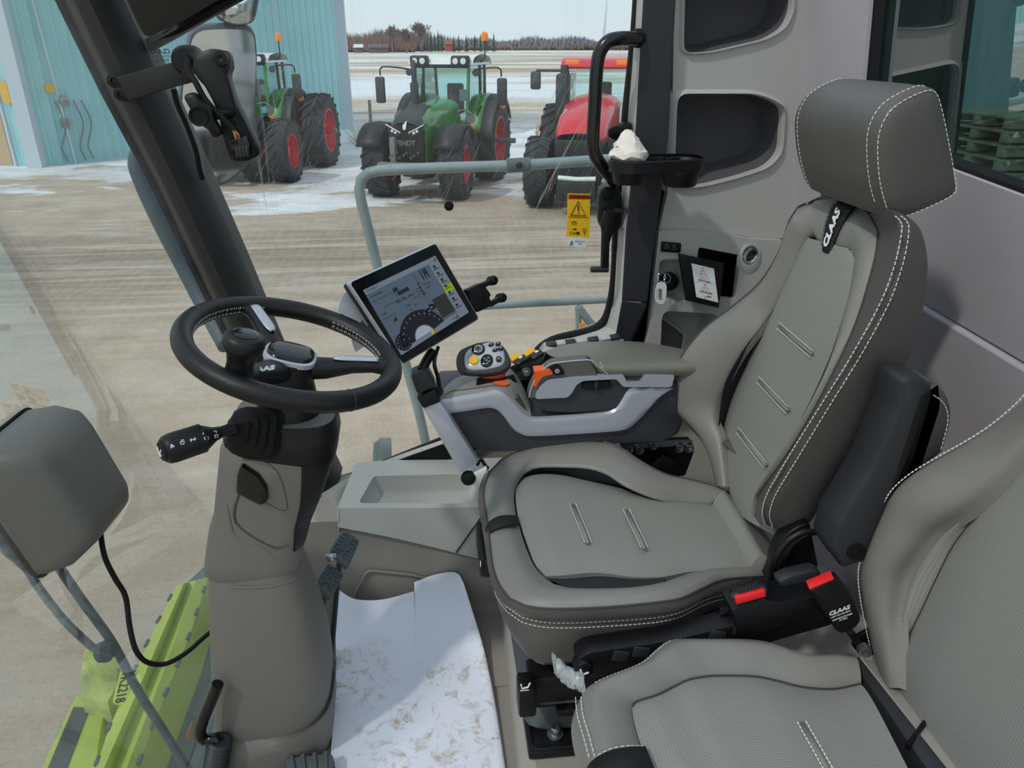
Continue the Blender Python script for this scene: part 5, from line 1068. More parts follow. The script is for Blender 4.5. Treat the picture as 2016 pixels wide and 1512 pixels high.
def spoke(target, wide, strip_in):
    a = ang(target); d = (wu * math.cos(a) + wv * math.sin(a)); s = WN.cross(d)
    m = MB(); rows = []
    for r, w_, z, h in ((.03, wide * 1.1, -.03, .02), (.07, wide, -.022, .018), (.115, wide * .85, -.006, .014), (.15, wide * .75, .0, .012), (WR_ - .012, wide * .9, .0, .012)):
        c = WC + d * r + WN * z; rows.append([c + s * w_ * math.cos(t) + WN * h * (1 if math.sin(t) > 0 else 1.2) * math.sin(t) for t in [2 * math.pi * i / 16 for i in range(16)]])
    m.rings(rows); sk_ = m.build('spoke', 'plastic_black', SW, smooth=60)
    if strip_in: return
    m = MB(); t_ = []
    for r, w_, z in ((.075, wide * .2, -.002), (.09, wide * .45, .0015), (.13, wide * .45, .0085), (.155, wide * .42, .0125)):
        c = WC + d * r + WN * z; t_.append([c - s * w_, c + s * w_])
    m.skin([[q[0] for q in t_], [(q[0] + q[1]) / 2 + WN * .0025 for q in t_], [q[1] for q in t_]], 14, 3); m.build('trim_strip', 'silver_plastic', sk_, smooth=180, solid=.002)
spoke(wp(640, 275), .022, 0); spoke(wp(1370, 600), .022, 0); spoke(wp(520, 690), .026, 1)
m = MB(); oc = [(0, .052), (.02, .05), (.04, .046), (.05, .043)]
hubc = wp(868, 640, -.02)
m = MB(); hub_r = []
for h, r in ((-.10, .050), (-.07, .052), (-.03, .050), (-.014, .047)):
    hub_r.append([WC + WN * h + (wu * math.copysign(abs(math.cos(t)) ** .8, math.cos(t)) + wv * math.copysign(abs(math.sin(t)) ** .8, math.sin(t))) * r * .92 for t in [2 * math.pi * i / 40 for i in range(40)]])
m.rings(hub_r); hub = m.build('hub', 'plastic_black', SW, smooth=50)
def capr(h, r): return [WC + WN * h + (wu * math.copysign(abs(math.cos(t)) ** .7, math.cos(t)) + wv * math.copysign(abs(math.sin(t)) ** .7, math.sin(t)) * .9) * r for t in [2 * math.pi * i / 40 for i in range(40)]]
m = MB(); m.rings([capr(-.016, .047), capr(-.008, .0465), capr(-.006, .043)]); m.build('hub_ring', 'silver_plastic', hub, smooth=50)
m = MB(); m.rings([capr(-.008, .042), capr(-.002, .040), capr(.001, .032), capr(.002, .01)]); m.build('hub_cap', 'gloss_black', hub, smooth=60)
a3 = ang(wp(520, 690)); d3 = wu * math.cos(a3) + wv * math.sin(a3); s3 = WN.cross(d3)
m = MB(); text(m, 'CLAAS', .0165, wp(695, 626) + WN * .004, -d3.cross(WN) * -1 if False else V((.93, .3, 0)), V((0, 1, .2)), bold=.001, shear=.25, depth=.0006); m.build('lettering', 'white_print', SW, smooth=0)
kb = wp(590, 640, .0); kt = aY(*k4(640, 440), kb.y); kd = WN
m = MB(); m.lathe(kb - WN * .01, WN, [(0, .026), (.015, .023), (.032, .0215), (.048, .024), (.058, .030), (.066, .033), (.074, .0335), (.081, .031), (.085, .024), (.086, .0)], 32); kn = m.build('spinner_knob', 'wheel_leather', SW, smooth=60)
m = MB(); m.lathe(kb + WN * .0752, WN, [(0, .021), (.001, .021), (.003, .016), (.0035, 0)], 28); m.build('knob_cap', 'gloss_black', kn)
# ================================================================== steering column
SC = root('steering_column', 'taupe steering column standing on the floor below the black wheel', 'steering column', (-.42, 1.32, 0))
YC = 1.32
def sec(L_, R_, bf=.80, ex=3.2, n=48, grow=1.0, zmin=None):
    l = aY(*k7(*L_), YC); r = aY(*k7(*R_), YC)
    if zmin is not None: l.z = max(l.z, zmin); r.z = max(r.z, zmin)
    c = (l + r) / 2; ax = (r - l) / 2 * grow; b = ax.length * bf; out = []
    for i in range(n):
        t = 2 * math.pi * i / n; ct, s_ = math.cos(t), math.sin(t)
        out.append(c + ax * math.copysign(abs(ct) ** (2 / ex), ct) + V((0, 1, 0)) * b * math.copysign(abs(s_) ** (2 / ex), s_))
    return out
U = [((935, 95), (1330, 100)), ((905, 160), (1340, 170)), ((884, 215), (1330, 240)), ((868, 370), (1275, 405)), ((858, 470), (1235, 500)), ((838, 535), (1210, 590)), ((826, 620), (1200, 650)), ((819, 690), (1190, 690))]
ur = [sec(*u) for u in U]
mu = MB(); mu.rings([sec(U[0][0], U[0][1], grow=.9)] + ur + [sec((835, 712), (1165, 712), grow=.97), sec((850, 700), (1150, 700), grow=.9)])
tU = bvh(mu); us = mu.build('upper_shroud', 'column_taupe', SC, smooth=50)
Lw = [((842, 700), (1185, 660)), ((838, 760), (1225, 745)), ((842, 860), (1262, 850)), ((848, 1000), (1298, 985)), ((853, 1110), (1315, 1110)), ((862, 1210), (1308, 1205)), ((869, 1300), (1285, 1290))]
lr = [sec(*u, bf=.85) for u in Lw]
ml = MB(); ml.rings([sec((860, 705), (1165, 690), grow=.9)] + lr + [sec((878, 1312), (1270, 1305), .85), sec((890, 1300), (1255, 1295), .85)]); tL = bvh(ml); ls = ml.build('lower_shroud', 'column_taupe', SC, smooth=50)
m = MB(); m.rings([sec((885, 1250), (1270, 1240), .85), sec((876, 1330), (1322, 1190), .85), sec((874, 1360), (1328, 1230), .85), sec((872, 1400), (1318, 1380), .85), sec((870, 1440), (1314, 1425), .85, zmin=.0)])
base = m.build('base_cover', 'column_taupe', SC, smooth=60)
m = MB(); m.cyl(WC - WN * .05, (aY(*k7(935, 95), YC) + aY(*k7(1330, 100), YC)) / 2 - V((0, 0, .06)), .045, .07, 24); m.build('shaft_cover', 'plastic_black', SC)
# black facing on the right of the upper shroud and across its top
m = MB(); rows = []
I0 = [.5, .5, .80, .835, .85, .88]
for k in range(31):
    k0 = min(4, k // 6); f_ = (k - k0 * 6) / 6; r = [a_.lerp(b_, f_) for a_, b_ in zip(ur[k0], ur[k0 + 1])]; n = len(r); c = sum(r, V()) / n; i0 = n * (I0[k0] * (1 - f_) + I0[k0 + 1] * f_); i1 = n * 1.25
    row_ = []
    for j in range(41):
        q_ = i0 + (i1 - i0) * j / 40; a_ = int(q_); g_ = q_ - a_; p = r[a_ % n].lerp(r[(a_ + 1) % n], g_); row_.append(c + (p - c) * 1.03)
    rows.append(row_)
for k, r in enumerate([]):
    c = sum(r, V()) / len(r); n = len(r); i0, i1 = (0, n) if k < 2 else ((int(n * .80), n + int(n * .25)) if k == 2 else (int(n * .85), n + int(n * .25)))
    if k < 2: i0, i1 = int(n * .5), n + int(n * .25)
    rows.append([c + (r[(i0 + round((i1 - i0) * j / 20)) % n] - c) * 1.035 for j in range(21)])
m.grid(rows, uv=False); m.build('black_facing', 'plastic_black', SC, smooth=60, solid=.004)
def surf_pad(t, pts, h, mt, nm, par, r=.006, bev=.0015, smooth=40):
    p = [hit(t, *k7(*q), -.004) for q in pts]; n = (p[1] - p[0]).cross(p[2] - p[1])
    n = n.normalized(); n = n if n.y < 0 else -n
    m = MB(); m.prism(rounded(p, r), n * (h + .004), bev); return m.build(nm, mt, par, smooth=smooth)
def surf_line(m, t, pts, r, n=30, cl=False): m.tube(cr([hit(t, *k7(*q), 0) for q in pts], n, cl), r, 6, cl)
surf_pad(tU, [(962, 298), (1030, 345), (1062, 395), (1068, 445), (1040, 456), (945, 408), (948, 340)], .012, 'gloss_black', 'cover_button', us)
m = MB(); surf_line(m, tU, [(960, 292), (1050, 300), (1110, 360), (1140, 485), (1120, 493), (1045, 458)], .0012); m.build('panel_line', 'column_seam', us)
m = MB(); surf_line(m, tU, [(948, 420), (935, 540), (1085, 640), (1140, 628)], .0026); m.build('pocket_edge', 'column_seam', us)
m = MB(); surf_line(m, tU, [(835, 522), (930, 590), (1040, 640), (1110, 705)], .0018); m.build('shroud_crease', 'column_taupe', us)
m = MB(); surf_line(m, tL, [(842, 775), (930, 795), (1060, 793), (1160, 765), (1195, 700)], .003); m.build('shroud_lip', 'column_taupe', ls)
# stalk lever with bellows boot
bc = hit(tU, *k7(1010, 185)); tip = aY(*k7(612, 268), 1.10); bt = aY(*k7(905, 172), 1.175)
dv = (bt - bc).normalized(); m = MB(); prof = []
L0 = (bt - bc).length; rr = [.050, .046, .046, .038, .038, .030, .030, .022, .022, .014, .012]
for i, r in enumerate(rr): prof.append((L0 * (i // 2 * 2 + (i % 2) * .9) / 10 - .01, r))
x_, y_ = m.frame(dv)
def srect(c, r): return rounded([c + (x_ * a + y_ * b) * r for a, b in ((-1, -1), (1, -1), (1, 1), (-1, 1))], r * .5, 5)
m.rings([srect(bc + dv * h, r * .92) for h, r in prof]); bo = m.build('lever_boot', 'rubber', SC, smooth=35)
ld = (tip - bt).normalized(); Lt = (tip - bt).length
m = MB(); m.lathe(bt - ld * .01, ld, [(0, .010), (.02, .009), (.035, .012), (.05, .020), (.06, .021), (.061, .020), (.075, .0215), (Lt * .45, .024), (Lt * .85, .0245), (Lt * .93, .023), (Lt * .97, .019), (Lt * .975, .016), (Lt * 1.0, .016), (Lt * 1.01, .013), (Lt * 1.012, 0)], 28); tS = bvh(m); sk = m.build('stalk_lever', 'plastic_black', SC, smooth=40)
m = MB()
def ic(pts, r=.0007): m.tube([hit(tS, *k7(*q), .0003) for q in pts], r, 5)
for x in (680,): ic([(678, 232), (690, 240), (678, 246), (678, 232)], .0011)
ic([(714, 222), (730, 219), (728, 230), (716, 230), (714, 222)]); ic([(716, 216), (728, 213)])
ic([(752, 214), (758, 208), (758, 220), (752, 214)]); ic([(776, 209), (770, 204), (770, 216), (776, 209)]); ic([(759, 214), (769, 211)])
ic([(808, 204), (824, 200), (826, 210), (812, 212), (808, 204)]); ic([(850, 195), (862, 192), (862, 202), (850, 204), (850, 195)]); ic([(803, 185), (806, 192)]); ic([(846, 180), (856, 178), (856, 186)])
m.build('lever_icons', 'white_print', sk)
m = MB(); te = bt - ld * .01 + ld * (Lt * 1.012 + .0008)
for s in (1,):
    xx = V((0, -.0, 1)); xx = (xx - ld * xx.dot(ld)).normalized(); yy = ld.cross(xx)
    for a in ([(-.006, -.007), (.002, -.002), (.002, .004), (-.007, .008)], [(.002, -.001), (.006, -.004), (.008, .002), (.002, .003)]): m.tube([te + yy * p[1] * 1.0 + xx * p[0] * -1.0 for p in a], .0011, 5)
m.build('horn_icon', 'white_print', sk)
# ================================================================== pedals and floor paper
def pedal(px_, Y, nrm, label, arm):
    p = [aY(x, y, Y) for x, y in px_]; c0 = sum(p, V()) / 4; n = V(nrm).normalized(); p = [aP(x, y, c0, n) for x, y in px_]; c = sum(p, V()) / 4
    R0 = root('brake_pedal', label, 'pedal', c, 'brake pedals')
    m = MB(); m.prism(rounded(p, .010), -n * .018, .004); pd = m.build('pedal_pad', 'pedal_rubber', R0)
    m = MB(); u = (p[1] - p[0]); v = (p[3] - p[0])
    for f in (.12, .28, .44, .60, .76, .9):
        for a, b in (((.08, .34), (.66, .92)) if .2 < f < .85 else ((.08, .92),)) if False else [((.08), (.33)), ((.67), (.92))]:
            m.tube([p[0] + v * f + u * a + n * .001, p[0] + v * f + u * b + n * .001], .004, 6)
    m.tube([c + (u * math.cos(t) * .15 + v * math.sin(t) * .15) + n * .001 for t in [2 * math.pi * i / 18 for i in range(18)]], .003, 6, True)
    m.tube([p[0] + u * .38 + v * .12 + n * .001, p[0] + u * .38 + v * .88 + n * .001], .003, 6); m.tube([p[0] + u * .62 + v * .12 + n * .001, p[0] + u * .62 + v * .88 + n * .001], .003, 6)
    m.build('tread_ribs', 'pedal_rubber', pd)
    m = MB(); m.tube(cr([c - n * .016, c - n * .03 + V((-.01, 0, -.04)), V(arm)], 12), .013, 10, flat=.6); m.build('pedal_arm', 'seat_shell', R0)
    return p
mat('pedal_rubber', (84, 94, 96), .7, bump=(200, .3))
pnv = (.42, -.55, .72)
q1 = [k8(*p) for p in [(268, 418), (347, 470), (290, 606), (208, 518)]]; q2 = [k8(*p) for p in [(200, 572), (276, 625), (207, 752), (143, 662)]]
pa = pedal(q1, 1.50, pnv, 'right brake pedal, the upper ribbed rubber pad beside the steering column', (-.30, 1.52, .01)); pb_ = pedal(q2, 1.46, pnv, 'left brake pedal, the lower ribbed rubber pad beside the steering column', (-.33, 1.46, .01))
LK = root('pedal_latch', 'small silver latch joining the two ribbed brake pedals', 'latch', hit(bvh(MB().add([V(p) for p in pa], [(0, 1, 2, 3)])), *k8(212, 545)))
c = aY(*k8(213, 545), 1.465); m = MB(); m.cyl(c - V((.012, 0, 0)), c + V((.012, .0, .0)), .006, n=12); m.lathe(c + V((.0, -.005, 0)), (0, -1, .2), [(0, .008), (.01, .007), (.011, 0)], 12); m.build('latch_pin', 'steel', LK)
FP = root('foot_pedal', 'dirty black foot pedal on the floor at the foot of the steering column', 'pedal', aZ(600, 1500, .02))
p = [aZ(*q, .055) for q in [k7(1125, 1470), k7(1318, 1448), k7(1318, 1530), k7(1140, 1540)]]
m = MB(); m.prism(rounded(p, .012), (0, 0, -.02), .005); m.build('pedal_pad', 'pedal_rubber', FP)
m = MB()
for f in (.15, .38, .62, .85): m.tube([p[0].lerp(p[1], f) + V((0, 0, .001)), p[3].lerp(p[2], f) + V((0, 0, .001))], .005, 6)
m.build('tread_ribs', 'pedal_rubber', FP)
m = MB(); m.box((p[0] + p[2]) / 2 + V((0, 0, -.038)), (.10, .05, .036), .004); m.build('pedal_base', 'seat_shell', FP)
def paper_mat():
    m, nt, N, L, b = new_mat('floor_paper'); b.inputs['Roughness'].default_value = .55
    tc = N.new('ShaderNodeTexCoord')
    def ns(sc, det, rough=.6, d=0.):
        n = N.new('ShaderNodeTexNoise'); n.inputs['Scale'].default_value = sc; n.inputs['Detail'].default_value = det; n.inputs['Roughness'].default_value = rough; n.inputs['Distortion'].default_value = d; L.new(tc.outputs['Object'], n.inputs['Vector']); return n.outputs['Fac']
    def rp(f, a, b_):
        r = N.new('ShaderNodeMapRange'); r.inputs['From Min'].default_value = a; r.inputs['From Max'].default_value = b_; L.new(f, r.inputs[0]); return r.outputs[0]
    def mul(a, c):
        n = N.new('ShaderNodeMath'); n.operation = 'MULTIPLY'; L.new(a, n.inputs[0])
        if isinstance(c, float): n.inputs[1].default_value = c
        else: L.new(c, n.inputs[1])
        return n.outputs[0]
    g = N.new('ShaderNodeNewGeometry'); sx = N.new('ShaderNodeSeparateXYZ'); L.new(g.outputs['Position'], sx.inputs[0])
    zone = mul(rp(sx.outputs['Y'], 1.58, 1.50), rp(ns(5.5, 3), .40, .54))
    f1 = mul(rp(ns(26, 8, .72, .8), .50, .64), zone); f2 = mul(rp(ns(60, 5, .7), .64, .70), zone)
    a = N.new('ShaderNodeMixRGB'); a.inputs['Color1'].default_value = rgb((232, 236, 250)); a.inputs['Color2'].default_value = rgb((176, 158, 134)); L.new(mul(f1, .85), a.inputs['Fac'])
    c = N.new('ShaderNodeMixRGB'); L.new(a.outputs[0], c.inputs['Color1']); c.inputs['Color2'].default_value = rgb((86, 66, 52)); L.new(mul(f2, .9), c.inputs['Fac']); L.new(c.outputs[0], b.inputs['Base Color'])
paper_mat()
def Z8(x, y, z): q = k8(x, y); return aZ(q[0], q[1], z)
pl = cr([Z8(236, 688, .115), Z8(232, 860, .05), Z8(236, 1060, .012), Z8(222, 1300, .012), Z8(206, 1520, .012), Z8(190, 1800, .012)], 40)
pm_ = cr([Z8(590, 705, .112), Z8(598, 860, .056), Z8(606, 1060, .014), Z8(612, 1300, .014), Z8(618, 1520, .012), Z8(625, 1800, .012)], 40)
pm2 = cr([Z8(450, 742, .110), Z8(440, 860, .052), Z8(430, 1060, .014), Z8(420, 1300, .013), Z8(410, 1520, .012), Z8(400, 1800, .012)], 40)
m = MB(); m.skin([pl, cr([Z8(320, 740, .112), Z8(320, 860, .054), Z8(330, 1060, .017), Z8(310, 1300, .012), Z8(300, 1520, .014), Z8(290, 1800, .012)], 40), pm2, pm_], 40, 5, resamp=False)
rt_ = cr([Z8(818, 668, .12), Z8(850, 770, .09), Z8(906, 960, .04), Z8(955, 1200, .02), Z8(1003, 1512, .014), Z8(1040, 1800, .012)], 40)
rm_ = cr([Z8(690, 628, .128), Z8(700, 800, .075), Z8(730, 1000, .02), Z8(760, 1250, .016), Z8(790, 1512, .012), Z8(810, 1800, .012)], 40)
pmB = [p + V((0, 0, .003)) for p in cr([Z8(592, 668, .120), Z8(598, 860, .057), Z8(606, 1060, .014), Z8(612, 1300, .014), Z8(618, 1520, .012), Z8(625, 1800, .012)], 40)]
r78 = cr([Z8(782, 620, .130), Z8(800, 760, .09), Z8(840, 980, .026), Z8(880, 1220, .018), Z8(920, 1512, .013), Z8(950, 1800, .012)], 40)
m.skin([pmB, rm_, r78, rt_, [p + V((.004, -.012, -.012)) for p in rt_]], 40, 5, resamp=False)
o = m.build('floor_paper', 'floor_paper', smooth=180, fix=False); tag(o, 'large white protective paper sheet with muddy footprints covering the cab floor', 'paper sheet')
mat('dry_mud', (112, 88, 66), .95)
# ================================================================== windscreen wiper, motor cover, low handle
wsm = MB(); wsm.grid([[ws(.62 + (1.955 - .62) * i / 40, z) for i in range(41)] for z in (-.6, -.2, .2, .6, 1.0, 1.4, 1.85)], uv=False); tW = bvh(wsm)
def wsh(x, y, o=0.):            # on the windscreen; positive o is inside the cab
    p = hit(tW, *k7(x, y)); n = V((.955, 0, .27)).normalized(); return p + n * o
MC = root('wiper_motor', 'grey moulded wiper motor cover mounted on the inside of the windscreen with black cable', 'wiper motor', wsh(120, 420))
c = wsh(135, 415); nI = V((.955, -.12, .27)).normalized(); sY = V((0, 1, 0)); sY = (sY - nI * sY.dot(nI)).normalized(); sU = nI.cross(sY); sU = sU if sU.z > 0 else -sU
def mrect(o, a, b, r, du=0.): cc = c + nI * o + sU * du; return rounded([cc - sY * b - sU * a, cc + sY * b - sU * a, cc + sY * b + sU * a, cc - sY * b + sU * a], r, 6)
m = MB(); m.rings([mrect(-.0, .125, .105, .03), mrect(.008, .128, .108, .032), mrect(.06, .125, .105, .035), mrect(.105, .108, .088, .035, .004), mrect(.122, .09, .07, .03, .006), mrect(.128, .05, .04, .02, .006)]); 
mat('cover_grey', (98, 97, 92), .5, bump=(500, .2))
cov = m.build('motor_cover', 'cover_grey', MC, smooth=55)
m = MB(); m.tube(mrect(.001, .129, .109, .032), .004, 6, True); m.build('rubber_seal', 'rubber', cov)
cab = [wsh(322, 600, .04), wsh(328, 700, .045), wsh(360, 790, .05), wsh(402, 860, .05), wsh(418, 980, .05), wsh(440, 1070, .05), wsh(480, 1118, .05), wsh(540, 1130, .05), wsh(610, 1112, .04), wsh(700, 1062, .03), wsh(770, 1010, .02), wsh(850, 944, .02)]
m = MB(); m.tube(cr(cab, 60), .0052, 8); m.build('cable', 'rubber', MC)
WI = root('wiper', 'dirty grey windscreen wiper arm outside the glass below the motor cover', 'wiper', wsh(120, 600, -.03))
m = MB(); pts = cr([wsh(5, 380, -.05), wsh(60, 480, -.05), wsh(130, 590, -.05), wsh(205, 705, -.045)], 20); m.tube(pts, [.020] * 14 + [.018, .016, .014, .012, .010, .009], 10, flat=.6); m.build('wiper_arm', 'frost_metal', WI)
m = MB(); m.tube(cr([wsh(195, 690, -.045), wsh(245, 790, -.04), wsh(330, 915, -.035), wsh(428, 1022, -.03)], 20), .0075, 8); m.build('wiper_link', 'frost_metal', WI)
m = MB(); m.tube(cr([wsh(262, 655, -.03), wsh(380, 830, -.03), wsh(500, 1000, -.03), wsh(600, 1190, -.03), wsh(700, 1350, -.03), wsh(830, 1560, -.03)], 24), .009, 8); m.lathe(wsh(480, 1030, -.045), nI, [(0, .02), (.015, .022), (.03, .012)], 14)
mat('blade_grey', (72, 88, 92), .7, var=.15, vscale=30)
m.build('wiper_blade', 'blade_grey', WI)
HB = root('gooseneck_handle', 'black curved handle ending in a ribbed rubber bellows at the windscreen foot', 'handle', aY(*k7(850, 1420), 1.12))
def H7(x, y, Y=1.20): return aY(*k7(x, y), Y)
m = MB(); m.tube(cr([H7(862, 1180), H7(838, 1240), H7(805, 1320), H7(792, 1375), H7(812, 1402), H7(850, 1396), H7(872, 1420)], 30), .012, 12); m.build('handle_bar', 'gloss_black', HB)
m = MB(); a, b = H7(872, 1400), H7(845, 1560); d = (b - a); prof = []
for i in range(23): prof.append((d.length * i / 22, .026 if i % 2 else .020))
m.lathe(a, d, prof, 20); m.build('bellows', 'plastic_soft', HB, smooth=20)
m = MB(); pq = [wsh(778, 1318, -.01), wsh(786, 1395, -.01), wsh(752, 1396, -.01), wsh(755, 1380, -.01)]; m.prism(pq, nI * .001)
mat('sticker_amber', (222, 160, 40), .5)
tag(m.build('warning_label', 'sticker_amber', smooth=0), 'small amber warning label low on the windscreen beside the curved handle', 'label')
# ================================================================== lime-green feeder housing in front of the cab
mat('lime_green', (188, 208, 96), .45, var=.04, vscale=5); mat('green_dirt', (178, 190, 112), .8, var=.14, vscale=14); mat('dark_deck', (96, 112, 116), .6, var=.08, vscale=6); mat('grip_strip', (82, 88, 92), .85, bump=(400, .4), var=.1, vscale=30)
FH = root('feeder_housing', 'lime green ribbed metal feeder housing below and in front of the windscreen', 'harvester part', aZ(*k7(500, 1200), -.9))
def Z7(x, y, z): q = k7(x, y); return aZ(q[0], q[1], z)
e1 = [(700, 790, -.56), (600, 985, -.56), (500, 1200, -.56), (430, 1360, -.56), (370, 1540, -.56)]; e2 = [(728, 782, -.50), (640, 985, -.50), (548, 1200, -.50), (478, 1360, -.50), (400, 1540, -.50)]
e3 = [(748, 776, -.56), (668, 985, -.56), (580, 1200, -.56), (510, 1360, -.56), (440, 1540, -.56)]; e4 = [(775, 768, -.53), (700, 985, -.53), (622, 1200, -.53), (560, 1360, -.53), (490, 1540, -.53)]
e5 = [(825, 757, -.56), (752, 985, -.56), (665, 1200, -.56), (600, 1360, -.56), (535, 1540, -.56)]
m = MB(); E = [[Z7(*p) for p in e] for e in (e1, e2, e3, e4, e5)]
rws = [poly([V(p) for p in e], 20) for e in ([q + V((-.01, 0, -.2)) for q in E[0]], E[0], E[1], E[2], E[3], E[4], [q + V((.01, 0, -.2)) for q in E[4]])]
m.grid(rws, uv=False); fb = m.build('ribbed_beam', 'lime_green', FH, smooth=25)
m = MB()
for k in range(7):
    for e, dx in ((E[0], -.0), (E[4], .0)):
        p = poly(e, 29)[2 + 4 * k]; q = poly(e, 29)[3 + 4 * k]; m.cyl(p + V((0, 0, .004)), q + V((0, 0, .004)), .008, n=6)
m.build('slots', 'dark_deck', fb)
m = MB(); m.prism([Z7(148, 1540, -.70), Z7(300, 1222, -.70), Z7(420, 1240, -.70), Z7(395, 1400, -.70), Z7(375, 1540, -.70)], (0, 0, -.12), .01); lp = m.build('step_plate', 'lime_green', FH, smooth=30)
m = MB(); m.prism([Z7(180, 1540, -.698), Z7(292, 1274, -.698), Z7(356, 1274, -.698), Z7(255, 1540, -.698)], (0, 0, .004)); m.build('grip_strip', 'grip_strip', FH)
m = MB(); bk3 = [Z7(318, 1230, -.62), Z7(316, 1150, -.58), Z7(328, 1050, -.56), Z7(348, 1028, -.56), Z7(385, 1060, -.57), Z7(440, 1062, -.58), Z7(475, 1085, -.60), Z7(462, 1190, -.60), Z7(425, 1250, -.62)]; m.prism(bk3, (0, 0, -.16), .012); m.build('cast_bracket', 'green_dirt', FH, smooth=40)
pp_ = [Z7(446, 1262, -.545), Z7(478, 1135, -.545), Z7(536, 1140, -.545), Z7(502, 1272, -.545)]; m = MB(); m.prism(rounded(pp_, .012), (0, 0, .012), .003); pl_ = m.build('number_plate', 'lime_green', FH)
m = MB(); text(m, 'YK2218', .045, (pp_[0] + pp_[1] + pp_[2] + pp_[3]) / 4 + V((0, 0, .0125)), pp_[0] - pp_[1], pp_[2] - pp_[1], depth=.001); m.build('lettering', 'tractor_black', pl_, smooth=0)
m = MB(); m.prism([Z7(835, 690, -.75), Z7(900, 700, -.75), Z7(1300, 1100, -.75), Z7(1000, 1800, -.75), Z7(560, 1560, -.75), Z7(800, 800, -.75), Z7(740, 780, -.75)], (0, 0, -.08)); m.build('deck_sheet', 'dark_deck', FH, smooth=0)
# ================================================================== armrest console on the far side of the driver seat
mat('console_dark', (54, 54, 59), .5, bump=(420, .15)); mat('console_top', (92, 91, 88), .5, bump=(420, .15)); mat('nose_grey', (132, 131, 127), .45, bump=(420, .15)); mat('orange', (232, 92, 34), .45); mat('yellow_key', (226, 178, 36), .45); mat('satin_silver', (178, 182, 192), .35, .3); mat('pad_leather', (112, 112, 102), .42, bump=(600, .3), var=.03)
YN = 1.60
def c5(x, y, Y=YN): q = k5(x, y); return aY(q[0], q[1], Y)
AC = root('armrest_console', 'grey and silver armrest console with joystick on the far side of the driver seat', 'armrest console', c5(1200, 1000, 1.7))
body = [(572, 890), (584, 940), (612, 972), (640, 1020), (700, 1100), (770, 1150), (830, 1168), (960, 1168), (1400, 1132), (1780, 1112), (1850, 1080), (1880, 1010), (1850, 800), (1590, 830), (1540, 935), (1300, 968), (1100, 978), (1060, 955), (1010, 880), (985, 890), (950, 868), (880, 858), (760, 874), (650, 888)]
P0 = rounded([c5(*p) for p in body], .012)
def slab(loop, depths):           # depths: (dy, inset) along the width
    c = sum(loop, V()) / len(loop); rs = []
    for dy, f in depths: rs.append([V((c.x + (p.x - c.x) * f, p.y + dy, c.z + (p.z - c.z) * f)) for p in loop])
    m = MB(); m.rings(rs); return m
m = slab(P0, [(0, .975), (.006, .992), (.018, 1.0), (.10, 1.0), (.15, .985), (.17, .95)]); tB = bvh(m); ab_ = m.build('console_body', 'console_dark', AC, smooth=50)
# light-grey moulded top of the nose
m = MB(); tA = [c5(598, 888, 1.598), c5(640, 878, 1.598), c5(760, 858, 1.598), c5(880, 842, 1.598), c5(940, 852, 1.598), c5(985, 888, 1.598), c5(1040, 950, 1.598), c5(1075, 968, 1.598)]
tC = [c5(600, 868, 1.62), c5(640, 820, 1.66), c5(690, 782, 1.70), c5(800, 762, 1.74), c5(905, 738, 1.74), c5(965, 735, 1.72), c5(1020, 800, 1.70), c5(1055, 880, 1.68)]
m.skin([[p + V((0, 0, -.012)) for p in tA], tA, [p.lerp(q, .1) + V((0, 0, .006)) for p, q in zip(cr(tA, 8), cr(tC, 8))], [p.lerp(q, .5) + V((0, 0, .010)) for p, q in zip(cr(tA, 8), cr(tC, 8))], [p + V((0, 0, .002)) for p in tC], [p + V((0, .02, -.05)) for p in tC]], 40, 4); tN = bvh(m); nt_ = m.build('nose_top', 'nose_grey', AC, smooth=60)
m = MB(); m.tube(cr([hit(tN, *k5(*p)) for p in [(625, 872), (660, 850), (760, 838), (880, 822), (930, 828)]], 20), .0014, 6); m.build('top_seam', 'piping', nt_)
# silver band
bt_ = [c5(*p, 1.592) for p in [(566, 892), (610, 893), (700, 878), (800, 862), (880, 848), (930, 858), (975, 895), (1020, 945), (1060, 978), (1100, 990), (1290, 978), (1460, 962), (1510, 945), (1545, 905), (1590, 838), (1660, 832), (1790, 830)]]
bb_ = [c5(*p, 1.592) for p in [(572, 940), (604, 968), (700, 960), (800, 945), (860, 938), (900, 952), (935, 990), (975, 1045), (1010, 1072), (1060, 1088), (1290, 1078), (1530, 1062), (1585, 1048), (1640, 1000), (1700, 938), (1750, 880), (1820, 832)]]
def band(a, b, n, nm, mt, par, bulge=.004, th=.012):
    a2, b2 = poly(a, n), poly(b, n); a2 = [V(p) for p in cr(a, n)]; b2 = [V(p) for p in cr(b, n)]
    m = MB(); dn = V((0, .012, 0))
    m.skin([[p + dn for p in a2], a2, [p.lerp(q, .12) + V((0, -bulge * .8, 0)) for p, q in zip(a2, b2)], [p.lerp(q, .88) + V((0, -bulge, 0)) for p, q in zip(a2, b2)], b2, [p + dn for p in b2]], n, 2, smooth=False, resamp=False); return m.build(nm, mt, par, smooth=35)
band(bt_, bb_, 80, 'silver_band', 'satin_silver', AC)
